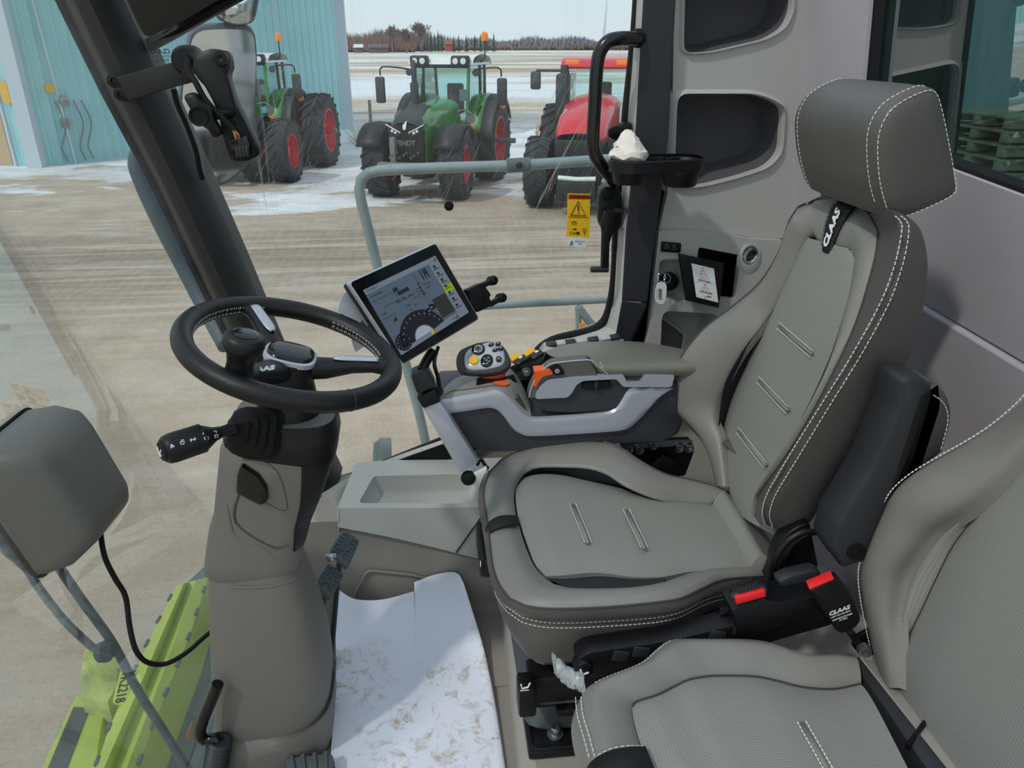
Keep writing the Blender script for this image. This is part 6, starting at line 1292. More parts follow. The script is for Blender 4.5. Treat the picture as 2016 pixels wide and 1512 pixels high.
# upper support under the arm pad
us_ = [(1062, 888), (1068, 850), (1090, 800), (1130, 750), (1185, 708), (1260, 702), (1385, 690), (1440, 740), (1480, 762), (1830, 765), (1820, 830), (1590, 832), (1545, 930), (1500, 945), (1300, 962), (1150, 955), (1110, 930)]
m = slab(rounded([c5(*p, 1.594) for p in us_], .008), [(0, .985), (.006, 1.0), (.035, 1.0), (.04, .98)]); m.build('arm_support', 'console_dark', AC, smooth=45)
cv = [(1060, 882), (1074, 830), (1100, 785), (1150, 728), (1195, 703), (1380, 688), (1415, 735), (1425, 768), (1300, 772), (1165, 778), (1120, 812), (1096, 888)]
m = slab(rounded([c5(*p, 1.585) for p in cv], .006), [(0, .97), (.004, .995), (.012, 1.0), (.03, 1.0)]); cvr = m.build('lever_cover', 'console_top', AC, smooth=45)
m = MB(); m.tube(cr([c5(*p, 1.585) for p in [(1066, 880), (1082, 820), (1120, 755), (1165, 715), (1200, 702), (1380, 686), (1420, 712), (1478, 762)]], 40), .0018, 8); m.build('light_rim', 'satin_silver', cvr)
sv = [(1098, 892), (1100, 868), (1120, 825), (1168, 790), (1300, 775), (1440, 768), (1560, 764), (1580, 805), (1650, 806), (1670, 764), (1830, 768), (1815, 829), (1560, 828), (1522, 786), (1345, 795), (1310, 818), (1288, 860), (1262, 884)]
m = slab(rounded([c5(*p, 1.582) for p in sv], .006), [(0, .985), (.003, 1.0), (.012, 1.0)]); m.build('silver_panel', 'satin_silver', AC, smooth=45)
m = slab(rounded([c5(*p, 1.588) for p in [(1340, 838), (1345, 805), (1490, 795), (1502, 830), (1420, 845)]], .005), [(0, .97), (.003, 1), (.01, 1)]); sbx = m.build('rear_switch', 'plastic_black', AC, smooth=40)
m = MB(); m.box(c5(1415, 818, 1.584), (.008, .012, .018), .002); m.build('switch_key', 'plastic_soft', sbx)
lvp = [(1092, 745), (1150, 738), (1180, 735), (1195, 760), (1140, 772), (1116, 800), (1100, 832), (1088, 826), (1100, 785)]
m = slab(rounded([c5(*p, 1.578) for p in lvp], .004), [(0, .95), (.004, 1), (.03, 1)]); m.build('orange_lever', 'orange', AC, smooth=40)
m = slab(rounded([c5(*p, 1.580) for p in [(1168, 728), (1215, 708), (1248, 740), (1250, 765), (1195, 768)]], .004), [(0, .95), (.003, 1), (.02, 1)]); kb2 = m.build('icon_key', 'plastic_black', AC, smooth=40)
m = MB(); c = c5(1212, 744, 1.576); m.tube([c + V((math.cos(t) * .0045, 0, math.sin(t) * .0045)) for t in [2 * math.pi * i / 16 for i in range(16)]], .0007, 5, True); m.tube([c + V((-.002, 0, -.002)), c + V((.001, 0, .002)), c + V((.002, 0, -.002))], .0006, 5); m.build('key_icon', 'white_print', kb2)
# leather arm pad
pa_ = [[c5(1425, 742, 1.59), c5(1470, 765, 1.59), c5(1650, 768, 1.59), c5(1840, 768, 1.59), c5(1960, 768, 1.59)], [c5(1402, 712, 1.585), c5(1470, 742, 1.583), c5(1650, 742, 1.583), c5(1850, 738, 1.583), c5(1960, 736, 1.583)], [c5(1360, 690, 1.60), c5(1460, 706, 1.595), c5(1650, 706, 1.595), c5(1870, 700, 1.595), c5(1970, 698, 1.595)],
       [c5(1200, 672, 1.66), c5(1350, 640, 1.67), c5(1550, 634, 1.67), c5(1720, 636, 1.67), c5(1900, 656, 1.67)], [c5(1145, 642, 1.76), c5(1250, 606, 1.78), c5(1400, 590, 1.78), c5(1650, 592, 1.78), c5(1880, 632, 1.78)], [c5(1150, 660, 1.80), c5(1250, 640, 1.80), c5(1400, 630, 1.80), c5(1650, 630, 1.80), c5(1880, 660, 1.80)]]
m = MB(); m.skin(pa_, 40, 6); tP = bvh(m); pad_ = m.build('arm_pad', 'pad_leather', AC, smooth=180)
m = MB(); m.add([pa_[k][0] for k in range(6)], [(0, 1, 2, 3, 4, 5)]); m.build('pad_end', 'pad_leather', pad_)
m = MB(); dashes(m, cr([hit(tP, *k5(*p), .0005) for p in [(1436, 700), (1448, 725), (1474, 762)]], 10), .0008); m.build('stitching', 'stitch', pad_, fix=False)
# joystick
JP, JN = aY(*k5(830, 690), 1.66), V((-.10, -.62, .78)).normalized()
def jp(x, y, d=0.): q = k5(x, y); return aP(q[0], q[1], JP + JN * d, JN)
hd = [jp(*p) for p in [(682, 690), (690, 652), (712, 626), (790, 596), (870, 584), (915, 598), (945, 628), (966, 668), (970, 700), (945, 735), (860, 756), (770, 756), (700, 742)]]
hd = cr(hd, 48, True); hc_ = sum(hd, V()) / 48
def jr(f, d): return [hc_ + (p - hc_) * f + JN * d for p in hd]
m = MB(); m.rings([jr(.55, -.032), jr(.82, -.027), jr(.97, -.018), jr(1.0, -.012), jr(.98, -.003), jr(.93, 0), jr(.5, .001)]); js = m.build('joystick', 'console_dark', AC, smooth=60)
fc = cr([jp(*p) for p in [(728, 702), (732, 660), (760, 630), (830, 604), (885, 592), (915, 604), (935, 650), (940, 690), (925, 718), (850, 738), (770, 742), (738, 732)]], 48, True)
c = sum(fc, V()) / 48
m = MB(); m.rings([[c + (p - c) * f + JN * d for p in fc] for f, d in ((1, -.002), (1, .0035), (.95, .0065), (.5, .0085), (.01, .009))]); m.build('face_plate', 'satin_silver', js, smooth=60)
def jbtn(x, y, rx, ry, nm, mt, h=.005, rot=0.):
    c = jp(x, y, .0075); a = (jp(x + 20, y) - jp(x, y)).normalized(); b = JN.cross(a); co_2, si = math.cos(rot), math.sin(rot); s = .000377 / 1500 * 1000 * 1.9
    ps = []
    for i in range(24):
        t = 2 * math.pi * i / 24; u, v = math.cos(t) * rx, math.sin(t) * ry; ps.append(c + a * (u * co_2 - v * si) * s + b * (u * si + v * co_2) * s)
    m = MB(); m.rings([ps, [p + JN * h * .7 for p in ps], [c + (p - c) * .9 + JN * h for p in ps], [c + (p - c) * .3 + JN * h for p in ps]]); return m.build(nm, mt, js, smooth=50), c + JN * h, a, b, s
_, c, a, b, s = jbtn(800, 632, 33, 33, 'dial_button', 'gloss_black'); m = MB(); m.tube([c + (a * math.cos(t) + b * math.sin(t)) * s * 20 for t in [2 * math.pi * i / 20 for i in range(20)]], .0007, 5, True)
for k in range(6): t = 2 * math.pi * k / 6; m.tube([c + (a * math.cos(t) + b * math.sin(t)) * s * 8, c + (a * math.cos(t + .3) + b * math.sin(t + .3)) * s * 18], .0007, 5)
m.build('dial_icon', 'white_print', _)
jbtn(777, 690, 25, 24, 'yellow_button', 'yellow_key')
_, c, a, b, s = jbtn(845, 692, 30, 36, 'rocker_button', 'gloss_black', .005, -.3); m = MB()
for dx, dy in ((8, 12), (0, -2), (12, -8), (-12, 8), (2, -20)): m.tube([c + a * s * (dx - 6) + b * s * dy, c + a * s * (dx + 4) + b * s * (dy + 3)], .0007, 5)
m.build('rocker_icon', 'white_print', _)
_, c, a, b, s = jbtn(907, 684, 14, 16, 'small_button', 'gloss_black'); m = MB(); m.tube([c + a * s * -6 - b * s * 5, c + b * s * 8, c + a * s * 6 - b * s * 5], .0007, 5); m.build('small_icon', 'white_print', _)
for x, y in [(868, 608), (888, 636), (904, 604), (918, 628)]:
    _, c, a, b, s = jbtn(x, y, 15, 10, 'key_button', 'gloss_black', .004, .5); m = MB(); m.tube([c - a * s * 5, c + b * s * 4, c + a * s * 5], .0006, 5); m.build('key_icon', 'white_print', _)
m = MB(); cc_ = c5(872, 762, 1.672); m.rings([[cc_ + V((math.cos(t) * a_, math.sin(t) * a_ * .7, z_)) for t in [2 * math.pi * i / 32 for i in range(32)]] for a_, z_ in ((.022, -.014), (.031, -.010), (.033, .004), (.030, .02))]); m.build('orange_collar', 'orange', js, smooth=50)
m = MB(); p = c5(895, 770, 1.672); m.cyl(p, p + V((0, .0, -.06)), .012, n=14); m.build('joystick_post', 'seat_shell', js)
m = MB(); m.prism([hit(tN, *k5(*q), .001) for q in [(790, 820), (792, 790), (860, 775), (985, 770), (1000, 805), (900, 800)]], (0, 0, .003)); m.build('joystick_slot', 'rubber', nt_, smooth=0)
q = [hit(tN, *k5(*z), .002) for z in [(880, 810), (950, 800), (962, 820), (945, 828), (880, 818)]]; m = MB(); m.prism(q, (0, 0, .004), .001); m.build('orange_marker', 'orange', nt_)
# switch panel and toggles on the far side
sp4 = [c5(945, 730, 1.74), c5(1100, 650, 1.80), c5(1200, 660, 1.80), c5(1130, 720, 1.76), c5(1060, 790, 1.72), c5(985, 800, 1.70)]
m = MB(); m.prism(rounded(sp4, .006), (0, .02, -.05), .003); swp = m.build('switch_panel', 'plastic_black', AC, smooth=40)
def key(x, y, Y, w_, d, h, mt, nm, par=None, rot=-.35): m = MB(); m.box(c5(x, y, Y), (w_, d, h), .004, (0.25, rot, .4)); return m.build(nm, mt, par or AC)
key(992, 676, 1.755, .028, .02, .014, 'yellow_key', 'yellow_switch'); key(1068, 650, 1.785, .032, .02, .014, 'yellow_key', 'yellow_switch')
for x, y in ((1022, 690), (1106, 660)):
    kk = key(x, y, 1.745, .034, .022, .012, 'plastic_soft', 'rocker_switch'); m = MB(); m.box(c5(x - 2, y - 4, 1.735) + V((0, -.002, .008)), (.009, .006, .0012), .0004, (.25, -.35, .4)); m.build('switch_icon', 'white_print', kk)
m = MB(); c = c5(1052, 752, 1.70); m.lathe(c, (-.2, -.7, .6), [(0, .013), (.006, .012), (.007, 0)], 18); kc = m.build('rotary_switch', 'seat_shell', AC); m = MB(); m.tube([c + V((-.003, -.006, .004)), c + V((.002, -.006, .006))], .001, 5); m.build('switch_icon', 'white_print', kc)
tg = [c5(1112, 628, 1.86), c5(1140, 592, 1.88), c5(1425, 545, 1.95), c5(1430, 575, 1.93), c5(1560, 575, 1.93), c5(1560, 610, 1.90), c5(1150, 650, 1.84)]
m = MB(); m.prism(tg, (0, .02, -.05), .004); tgp = m.build('toggle_panel', 'ledge_grey', AC, smooth=30)
for k, x in enumerate((1180, 1228, 1280, 1340, 1400, 1462, 1512)):
    y = 604 - (x - 1180) * .112; m = MB(); m.box(c5(x, y, 1.875 + .0001 * (x - 1180)), (.030, .02, .010), .004, (.3, -.1, 0)); m.build('rocker_toggle', 'panel_grey' if k % 2 else 'plastic_soft', tgp)
# rails and bolts under the console behind the cushion
UF = [(1540, 1130), (1920, 1115), (1925, 1170), (1880, 1290), (1700, 1310), (1560, 1180)]
m = slab(rounded([c5(*p, 1.66) for p in UF], .006), [(0, 1), (.03, 1)]); m.build('console_bracket', 'seat_shell', AC, smooth=30)
m = slab([c5(*p, 1.655) for p in [(1545, 1128), (1918, 1110), (1918, 1132), (1545, 1150)]], [(0, 1), (.01, 1)]); m.build('slide_rail', 'steel', AC, smooth=0)
for x, y in ((1585, 1152), (1640, 1157), (1713, 1133), (1852, 1147), (1902, 1147)):
    m = MB(); c = c5(x, y, 1.652); m.lathe(c, (0, -1, 0), [(0, .012), (.004, .012), (.005, .007), (.012, .006), (.013, 0)], 14); m.build('rail_bolt', 'steel', AC)
m = MB(); m.box(c5(1770, 1230, 1.64), (.05, .02, .045), .005, (0, .6, 0)); m.build('cable_clip', 'plastic_black', AC)
# silver support arm of the terminal
SA = root('terminal_arm', 'silver support arm with black swivel joint carrying the display beside the console', 'support arm', c5(790, 1300, 1.60))
m = MB(); f = [c5(512, 940, 1.56), c5(600, 905, 1.56), c5(800, 1222, 1.56), c5(708, 1282, 1.56)]; m.prism(f, (0, .035, 0), .003); m.build('arm_bar', 'satin_silver', SA)
m = MB(); m.prism(rounded([c5(478, 885, 1.555), c5(572, 838, 1.555), c5(606, 905, 1.555), c5(512, 942, 1.555)], .005), (0, .045, 0), .004); m.build('arm_clamp', 'plastic_black', SA)
m = MB(); m.prism(rounded([c5(446, 770, 1.555), c5(530, 735, 1.555), c5(580, 830, 1.555), c5(480, 868, 1.555)], .008), (0, .05, 0), .006); m.build('swivel_joint', 'plastic_soft', SA)
m = MB(); m.cyl(c5(590, 850, 1.57), c5(590, 850, 1.60), .012, n=16, bev=.003); m.build('clamp_knob', 'rubber', SA)
m = MB(); m.prism(rounded([c5(764, 1284, 1.565), c5(845, 1250, 1.565), c5(870, 1340, 1.565), c5(768, 1345, 1.565)], .006), (0, .04, 0), .004); m.build('lower_bracket', 'roof_white', SA)
m = MB(); m.cyl(c5(748, 1302, 1.56), c5(748, 1302, 1.60), .018, n=20, bev=.005); m.build('lower_knob', 'rubber', SA)
m = MB(); m.tube(cr([c5(795, 1235, 1.57), c5(815, 1205, 1.57), c5(830, 1230, 1.58), c5(850, 1250, 1.59)], 12), .004, 6); m.build('arm_cable', 'rubber', SA)
# ================================================================== terminal
mat('screen_grey', (96, 108, 124), .25, emit=.10); mat('screen_dark', (34, 38, 46), .3, emit=.04); mat('screen_line', (40, 46, 56), .4); mat('screen_bar', (128, 138, 150), .3, emit=.12); mat('screen_lime', (150, 176, 40), .35, emit=.15); mat('screen_pic', (58, 60, 54), .3, emit=.05); mat('screen_yellow', (214, 178, 50), .35, emit=.15); mat('screen_white', (170, 178, 190), .35, emit=.2); mat('screen_green', (34, 84, 60), .4); mat('bezel', (13, 14, 17), .12)
Q4 = quad([(689, 557), (857, 480), (942, 627), (793, 716)])
sc_ = 1.60 / (sum((p for p in Q4), V()) / 4).y
T4 = [O + p * sc_ for p in Q4]
TN = (T4[1] - T4[0]).cross(T4[3] - T4[0]).normalized(); TN = TN if TN.y < 0 else -TN
print('terminal', [(T4[1] - T4[0]).length, (T4[3] - T4[0]).length, (T4[1] - T4[0]).normalized().dot((T4[3] - T4[0]).normalized()), TN])
def tp_(x, y, d=0.): q = k5(x, y); return aP(q[0], q[1], T4[0] + TN * d, TN)
TM = root('display_terminal', 'tilted touchscreen terminal with black bezel and silver rim showing machine gauges', 'display', (T4[0] + T4[2]) / 2)
cT = sum(T4, V()) / 4
m = MB(); rr_ = rounded(T4, .008, 5); cc = cT
def tr_(f, d): return [cc + (p - cc) * f + TN * d for p in rr_]
m.rings([tr_(.90, -.045), tr_(.98, -.03), tr_(1.0, -.02), tr_(1.0, -.004)]); m.build('housing', 'plastic_black', TM, smooth=40)
m = MB(); m.rings([tr_(1.0, -.012), tr_(1.025, -.010), tr_(1.025, -.001), tr_(1.005, .001), tr_(.99, -.002)]); m.build('silver_rim', 'satin_silver', TM, smooth=30)
m = MB(); m.rings([tr_(.99, -.004), tr_(.995, .001), tr_(.5, .0012)]); bz = m.build('bezel', 'bezel', TM, smooth=30)
SQ = [tp_(195, 322), tp_(572, 142), tp_(748, 438), tp_(395, 662)]
def S_(u, v, d=.0022): return (SQ[0] * (1 - u) * (1 - v) + SQ[1] * u * (1 - v) + SQ[2] * u * v + SQ[3] * (1 - u) * v) + TN * d
m = MB(); m.prism([S_(0, 0, .0012), S_(1, 0, .0012), S_(1, 1, .0012), S_(0, 1, .0012)], TN * .0008); scr = m.build('screen', 'screen_grey', bz, smooth=0)
def rect(m, u0, v0, u1, v1, d=.0024): m.flat([S_(u0, v0, d), S_(u1, v0, d), S_(u1, v1, d), S_(u0, v1, d)])
def sbuild(fn, nm, mt): m = MB(); fn(m); m.build(nm, mt, scr, smooth=0, fix=False)
sbuild(lambda m: (rect(m, 0, 0, 1, .07, .0022), rect(m, 0, .90, 1, 1, .0022), rect(m, .86, .07, 1, .90, .0023)), 'menu_bars', 'screen_bar')
sbuild(lambda m: rect(m, .865, .46, 1, .58, .0026), 'active_key', 'screen_lime')
def dials(m):
    def disc(cu, cv, ru, a0, a1, r0=0., d=.0026):
        ps = [S_(cu + ru * math.cos(a) , cv - ru * 1.30 * math.sin(a), d) for a in [a0 + (a1 - a0) * i / 40 for i in range(41)]]
        if r0: ps += [S_(cu + r0 * math.cos(a), cv - r0 * 1.30 * math.sin(a), d) for a in [a1 + (a0 - a1) * i / 40 for i in range(41)]]
        m.flat(ps)
    disc(.36, .95, .30, .12, math.pi - .05, .13); disc(.10, .86, .095, 0, 6.28, 0)
    disc(.60, .70, .085, .2, 3.0, 0)
sbuild(dials, 'gauges', 'screen_dark')
sbuild(lambda m: m.flat([S_(.36 + .12 * math.cos(a), .95 - .155 * math.sin(a), .0027) for a in [.1 + 2.94 * i / 24 for i in range(25)]]), 'gauge_face', 'screen_white')
def pic(m): rect(m, .66, .55, .85, .86, .0027)
sbuild(pic, 'camera_view', 'screen_pic')
def lines(m):
    for a, b in (((.02, .19), (.30, .19)), ((.10, .32), (.38, .32)), ((.02, .46), (.2, .46)), ((.44, .40), (.66, .40)), ((.62, .12), (.62, .40)), ((.30, .20), (.30, .30))):
        m.tube([S_(*a), S_(*b)], .0004, 4)
    for u, v in ((.74, .15), (.12, .53), (.93, .05), (.80, .95)): m.flat([S_(u, v + .03), S_(u + .05, v + .03), S_(u + .05, v - .04)])
    rect(m, .33, .22, .48, .275); rect(m, .30, .155, .36, .205)
    for k in range(3): rect(m, .70 + .04 * k, .09, .715 + .04 * k, .24)
    for k in range(9): rect(m, .27 + .028 * k, .325 + .012 * (k % 3), .285 + .028 * k, .36)
    for k in range(7): rect(m, .895, .12 + .11 * k, .925, .16 + .11 * k, .0028); rect(m, .88, .175 + .11 * k, .96, .185 + .11 * k, .0028)
    for k in range(4): rect(m, .60, .24 + .055 * k, .622, .27 + .055 * k)
    for s, u, v, z, al in (('Display 2', .03, .03, .0085, 'LEFT'), ('Sieving delay', .03, .12, .0065, 'LEFT'), ('3 mm', .04, .40, .006, 'LEFT'), ('5 mm', .34, .45, .006, 'LEFT'), ('0.0', .08, .88, .008, 'LEFT'), ('70', .36, .53, .006, 'LEFT'), ('120', .43, .50, .006, 'LEFT'), ('775 rpm', .66, .30, .006, 'LEFT'), ('55 %', .68, .36, .006, 'LEFT'), ('72 mm', .55, .31, .006, 'LEFT'), ('15.0 %', .55, .36, .006, 'LEFT'), ('1.0 km', .74, .95, .006, 'LEFT')):
        text(m, s, z, S_(u, v), S_(u + .1, v, 0) - S_(u, v, 0), S_(u, v - .1, 0) - S_(u, v, 0), align=al, depth=.0001, res=1)
sbuild(lines, 'screen_writing', 'screen_line')
def lw_(m):
    for k in range(11): a = .3 + .25 * k; m.tube([S_(.36 + .25 * math.cos(a), .95 - .32 * math.sin(a), .0029), S_(.36 + .265 * math.cos(a), .95 - .345 * math.sin(a), .0029)], .0006, 4)
    for k in range(12): a = .1 + .55 * k; m.tube([S_(.10 + .07 * math.cos(a), .86 - .09 * math.sin(a), .0029), S_(.10 + .08 * math.cos(a), .86 - .10 * math.sin(a), .0029)], .0005, 4)
    for k in range(6): rect(m, .545 + .02 * (k % 4), .60 + .03 * (k // 2), .555 + .02 * (k % 4), .615 + .03 * (k // 2), .0029)
sbuild(lw_, 'gauge_marks', 'screen_white')
sbuild(lambda m: (rect(m, .44, .915, .475, .985, .0028),), 'yellow_icon', 'screen_yellow')
sbuild(lambda m: (m.flat([S_(.73, .13, .003), S_(.78, .13, .003), S_(.78, .08, .003)]),), 'green_icon', 'screen_green')
m = MB(); m.tube(cr([tp_(560, 640, -.03), tp_(530, 690, -.03), c5(505, 740, 1.575)], 10), .011, 10); m.tube(cr([tp_(590, 620, -.03), c5(570, 700, 1.58), c5(590, 780, 1.58), c5(600, 840, 1.58)], 14), .0045, 8); m.build('swivel_stem', 'seat_shell', TM)
m = MB(); 
def pb4(x, y): q = k4(x, y); return aP(q[0], q[1], cT - TN * .055, TN)
m.prism(rounded([pb4(1180, 180), pb4(1135, 225), pb4(1115, 290), pb4(1122, 335), pb4(1175, 400), pb4(1208, 522), pb4(1270, 480), pb4(1330, 560), pb4(1400, 560), pb4(1300, 200)], .006), -TN * .0015)
mat('tape_sheet', (206, 210, 218), .6); pbk = m.build('taped_sheet', 'tape_sheet', TM, smooth=0)
m = MB(); text(m, 'EASY', .026, pb4(1262, 372) + TN * .0006, pb4(1300, 360) - pb4(1240, 384), pb4(1250, 350) - pb4(1262, 385), depth=.0002); m.build('lettering', 'screen_line', pbk, smooth=0)
# phone holder beside the terminal
PH = root('phone_holder', 'black phone clamp with four rubber-tipped fingers right of the touchscreen', 'phone holder', tp_(840, 350))
hq = [(742, 318), (822, 280), (870, 345), (860, 360), (878, 400), (802, 436), (770, 392), (760, 345)]
m = MB(); m.prism(rounded([tp_(*p, .002) for p in hq], .005), -TN * .022, .003); m.build('clamp_body', 'plastic_black', PH, smooth=40)
for a, b in (((815, 300), (872, 272)), ((862, 395), (918, 362))):
    m = MB(); m.cyl(tp_(*a, -.006), tp_(*b, -.004), .0075, n=12); fg = m.build('clamp_finger', 'seat_shell', PH)
    m = MB(); p = tp_(*b, -.004); m.lathe(p - TN * .012, TN, [(0, .009), (.004, .0115), (.02, .0115), (.025, .008)], 14); m.build('rubber_tip', 'rubber', fg)
m = MB(); m.lathe(tp_(775, 365, -.03), TN, [(0, .014), (.02, .014), (.034, .010)], 16); m.cyl(tp_(775, 365, -.02), tp_(735, 385, -.02), .008); m.build('ball_joint', 'rubber', PH)
# ================================================================== grab handle, cup holder, latch, stickers
mat('handle_black', (18, 18, 20), .22); mat('sticker_yellow', (240, 190, 20), .45); mat('sticker_red', (196, 52, 30), .5); mat('ink', (24, 24, 26), .6); mat('sticker_white', (226, 232, 232), .45); mat('exit_green', (20, 120, 80), .5); mat('tissue', (232, 226, 218), .9, bump=(60, .4)); mat('chrome', (200, 204, 208), .12, 1.); mat('glass_lens', (40, 56, 62), .08); mat('ink_blue', (40, 70, 90), .6); mat('ink_orange', (196, 130, 50), .6); mat('ink_grey', (130, 136, 142), .6)
def h3(x, y, o): q = k3(x, y); return wr(q[0], q[1], o)
GH = root('grab_handle', 'black tubular grab handle bolted to the charcoal pillar in front of the red tractor', 'grab handle', h3(335, 165, -.06))
m = MB(); m.tube(cr([h3(352, 165, -.05), h3(330, 166, -.07), h3(260, 166, -.10), h3(212, 180, -.10), h3(178, 225, -.10), h3(164, 300, -.10), h3(156, 450, -.10), h3(148, 600, -.10), h3(154, 660, -.10), h3(185, 715, -.10), h3(225, 765, -.08), h3(240, 785, -.05)], 60), .0165, 14); m.build('handle_tube', 'handle_black', GH, smooth=180)
m = MB(); m.lathe(h3(345, 165, -.055), (1, .1, 0), [(-.02, .019), (-.005, .022), (.004, .022)], 20); m.build('end_collar', 'rubber', GH)
CU = root('cup_holder', 'black twin cup holder fixed to the charcoal pillar', 'cup holder', h3(420, 740, -.12))
def cup(px_, w_, yt, yb, Y, nm):
    a = aY(*k3(px_ - w_ / 2, yt), Y); b = aY(*k3(px_ + w_ / 2, yt), Y); r = (b - a).length / 2; c = (a + b) / 2; zb = aY(*k3(px_, yb), Y).z + r * .25
    h = c.z - zb; m = MB(); ax = (0, 0, 1); o = V((c.x, c.y, zb))
    m.lathe(o, ax, [(0, .0), (0, r * .74), (.006, r * .80), (h * .55, r * .90), (h * .56, r * .96), (h, r), (h + .004, r * .97), (h, r * .90), (.02, r * .72), (.016, 0)], 32); return m.build(nm, 'plastic_black', CU, smooth=40), c, r
cA1, ca, ra = cup(308, 168, 690, 812, 1.90, 'cup'); cB1, cb_, rb = cup(530, 176, 695, 822, 1.93, 'cup')
m = MB(); rows = []
ol = []
for i in range(40):
    t = 2 * math.pi * i / 40; c = ca if math.cos(t) < 0 else cb_; r = ra if math.cos(t) < 0 else rb; ol.append(V((c.x + math.cos(t) * r * 1.06, c.y + math.sin(t) * r * 1.06, (ca.z + cb_.z) / 2)))
m.rings([[p + V((0, 0, -.022)) for p in ol], [p + V((0, 0, .004)) for p in ol], [ (p - (ca + cb_) / 2) * .95 + (ca + cb_) / 2 + V((0, 0, .007)) for p in ol]], False); m.build('tray_rim', 'plastic_black', CU, smooth=40)
m = MB(); mid_ = (ca + cb_) / 2; m.box(mid_ + V((0, 0, -.008)), ((cb_ - ca).length * .55, ra * 1.5, .018), .004); m.box(mid_ + V((0, .06, -.012)), (.07, .08, .03), .004); m.build('tray_bridge', 'plastic_black', CU)
m = MB()
for k in range(5): m.box(mid_ + V((-.03 + .02 * k, -.005 * (k % 2), .004)), (.010, .02, .008), .002, (0, 0, .4 * k))
m.build('cable_bits', 'rubber', CU)
random.seed(12); m = MB(); c = V((ca.x, ca.y, ca.z + .012)); rows = []
for j in range(9):
    v = j / 8; rr2 = ra * (.80 if j < 2 else .92 * math.cos(max(0, v - .2) * 1.75)); row = []
    for i in range(18):
        t = 2 * math.pi * i / 18; row.append(c + V((math.cos(t) * rr2 * random.uniform(.8, 1.18) - .01 * v, math.sin(t) * rr2 * random.uniform(.8, 1.1), -.02 + .075 * v + random.uniform(-.006, .006))))
    rows.append(row)
m.rings(rows); tag(m.build('tissue', 'tissue', smooth=28), 'crumpled white tissue stuffed in the left cup of the cup holder', 'tissue')
HL = root('coat_hook', 'small black domed knob on a bracket above the cup holder', 'hook', h3(265, 575, -.04))
m = MB(); m.lathe(h3(300, 572, -.05), (-1, -.1, 0), [(0, .012), (.02, .012), (.024, .017), (.04, .017), (.052, .010), (.055, 0)], 20); m.build('knob', 'rubber', HL); m = MB(); m.box(h3(285, 570, -.03), (.03, .04, .05), .008); m.build('bracket', 'plastic_black', HL)
# window latch
WL = root('window_latch', 'black window latch with crank handle beside the warning sticker', 'latch', h3(210, 900, -.03))
m = MB(); m.prism(rounded([h3(*p, -.015) for p in [(168, 830), (195, 798), (245, 800), (265, 840), (258, 975), (232, 1000), (185, 990), (162, 950)]], .012), (0, -.03, 0), .006); m.build('latch_plate', 'plastic_black', WL, smooth=40)
m = MB(); m.prism(rounded([h3(*p, -.06) for p in [(192, 905), (238, 898), (232, 990), (214, 1045), (212, 1150), (178, 1150), (182, 1000), (176, 960)]], .006), (0, -.018, 0), .004); ln = m.build('lever', 'plastic_black', WL, smooth=40)
m = MB(); m.cyl(h3(138, 1162, -.07), h3(214, 1162, -.07), .0085, n=16, bev=.002); m.build('lever_grip', 'plastic_soft', ln)
m = MB(); m.cyl(h3(236, 910, -.05), h3(282, 909, -.05), .007, n=12); m.build('latch_rod', 'plastic_soft', WL); m = MB(); m.cyl(h3(278, 909, -.05), h3(292, 909, -.05), .0105, n=6); m.build('latch_nut', 'steel', WL)
m = MB(); m.lathe(h3(207, 832, -.04), (0, -1, 0), [(0, .018), (.012, .018), (.014, .015), (.015, 0)], 20); m.build('latch_pivot', 'rubber', WL)
def k2w(x, y, o=-.004): q = k2(x, y); return wr(q[0], q[1], o)
def onpane(nm, lab, cat, pts, mt): m = MB(); m.prism(rounded([k2w(*p) for p in pts], .003), (0, .001, 0)); o = m.build(nm, mt, smooth=0); OFF[o.name] = V(); tag(o, lab, cat); return o
WS_ = onpane('warning_sticker', 'yellow warning sticker with black triangle on the side window', 'sticker', [(1318, 1097), (1447, 1100), (1440, 1346), (1311, 1343)], 'sticker_yellow')
def pst(fn, nm, mt, par): m = MB(); fn(m); return m.build(nm, mt, par, smooth=0, fix=False)
pst(lambda m: m.flat([k2w(*p, -.0048) for p in [(1323, 1103), (1442, 1106), (1441, 1130), (1321, 1128)]]), 'header_band', 'sticker_red', WS_)
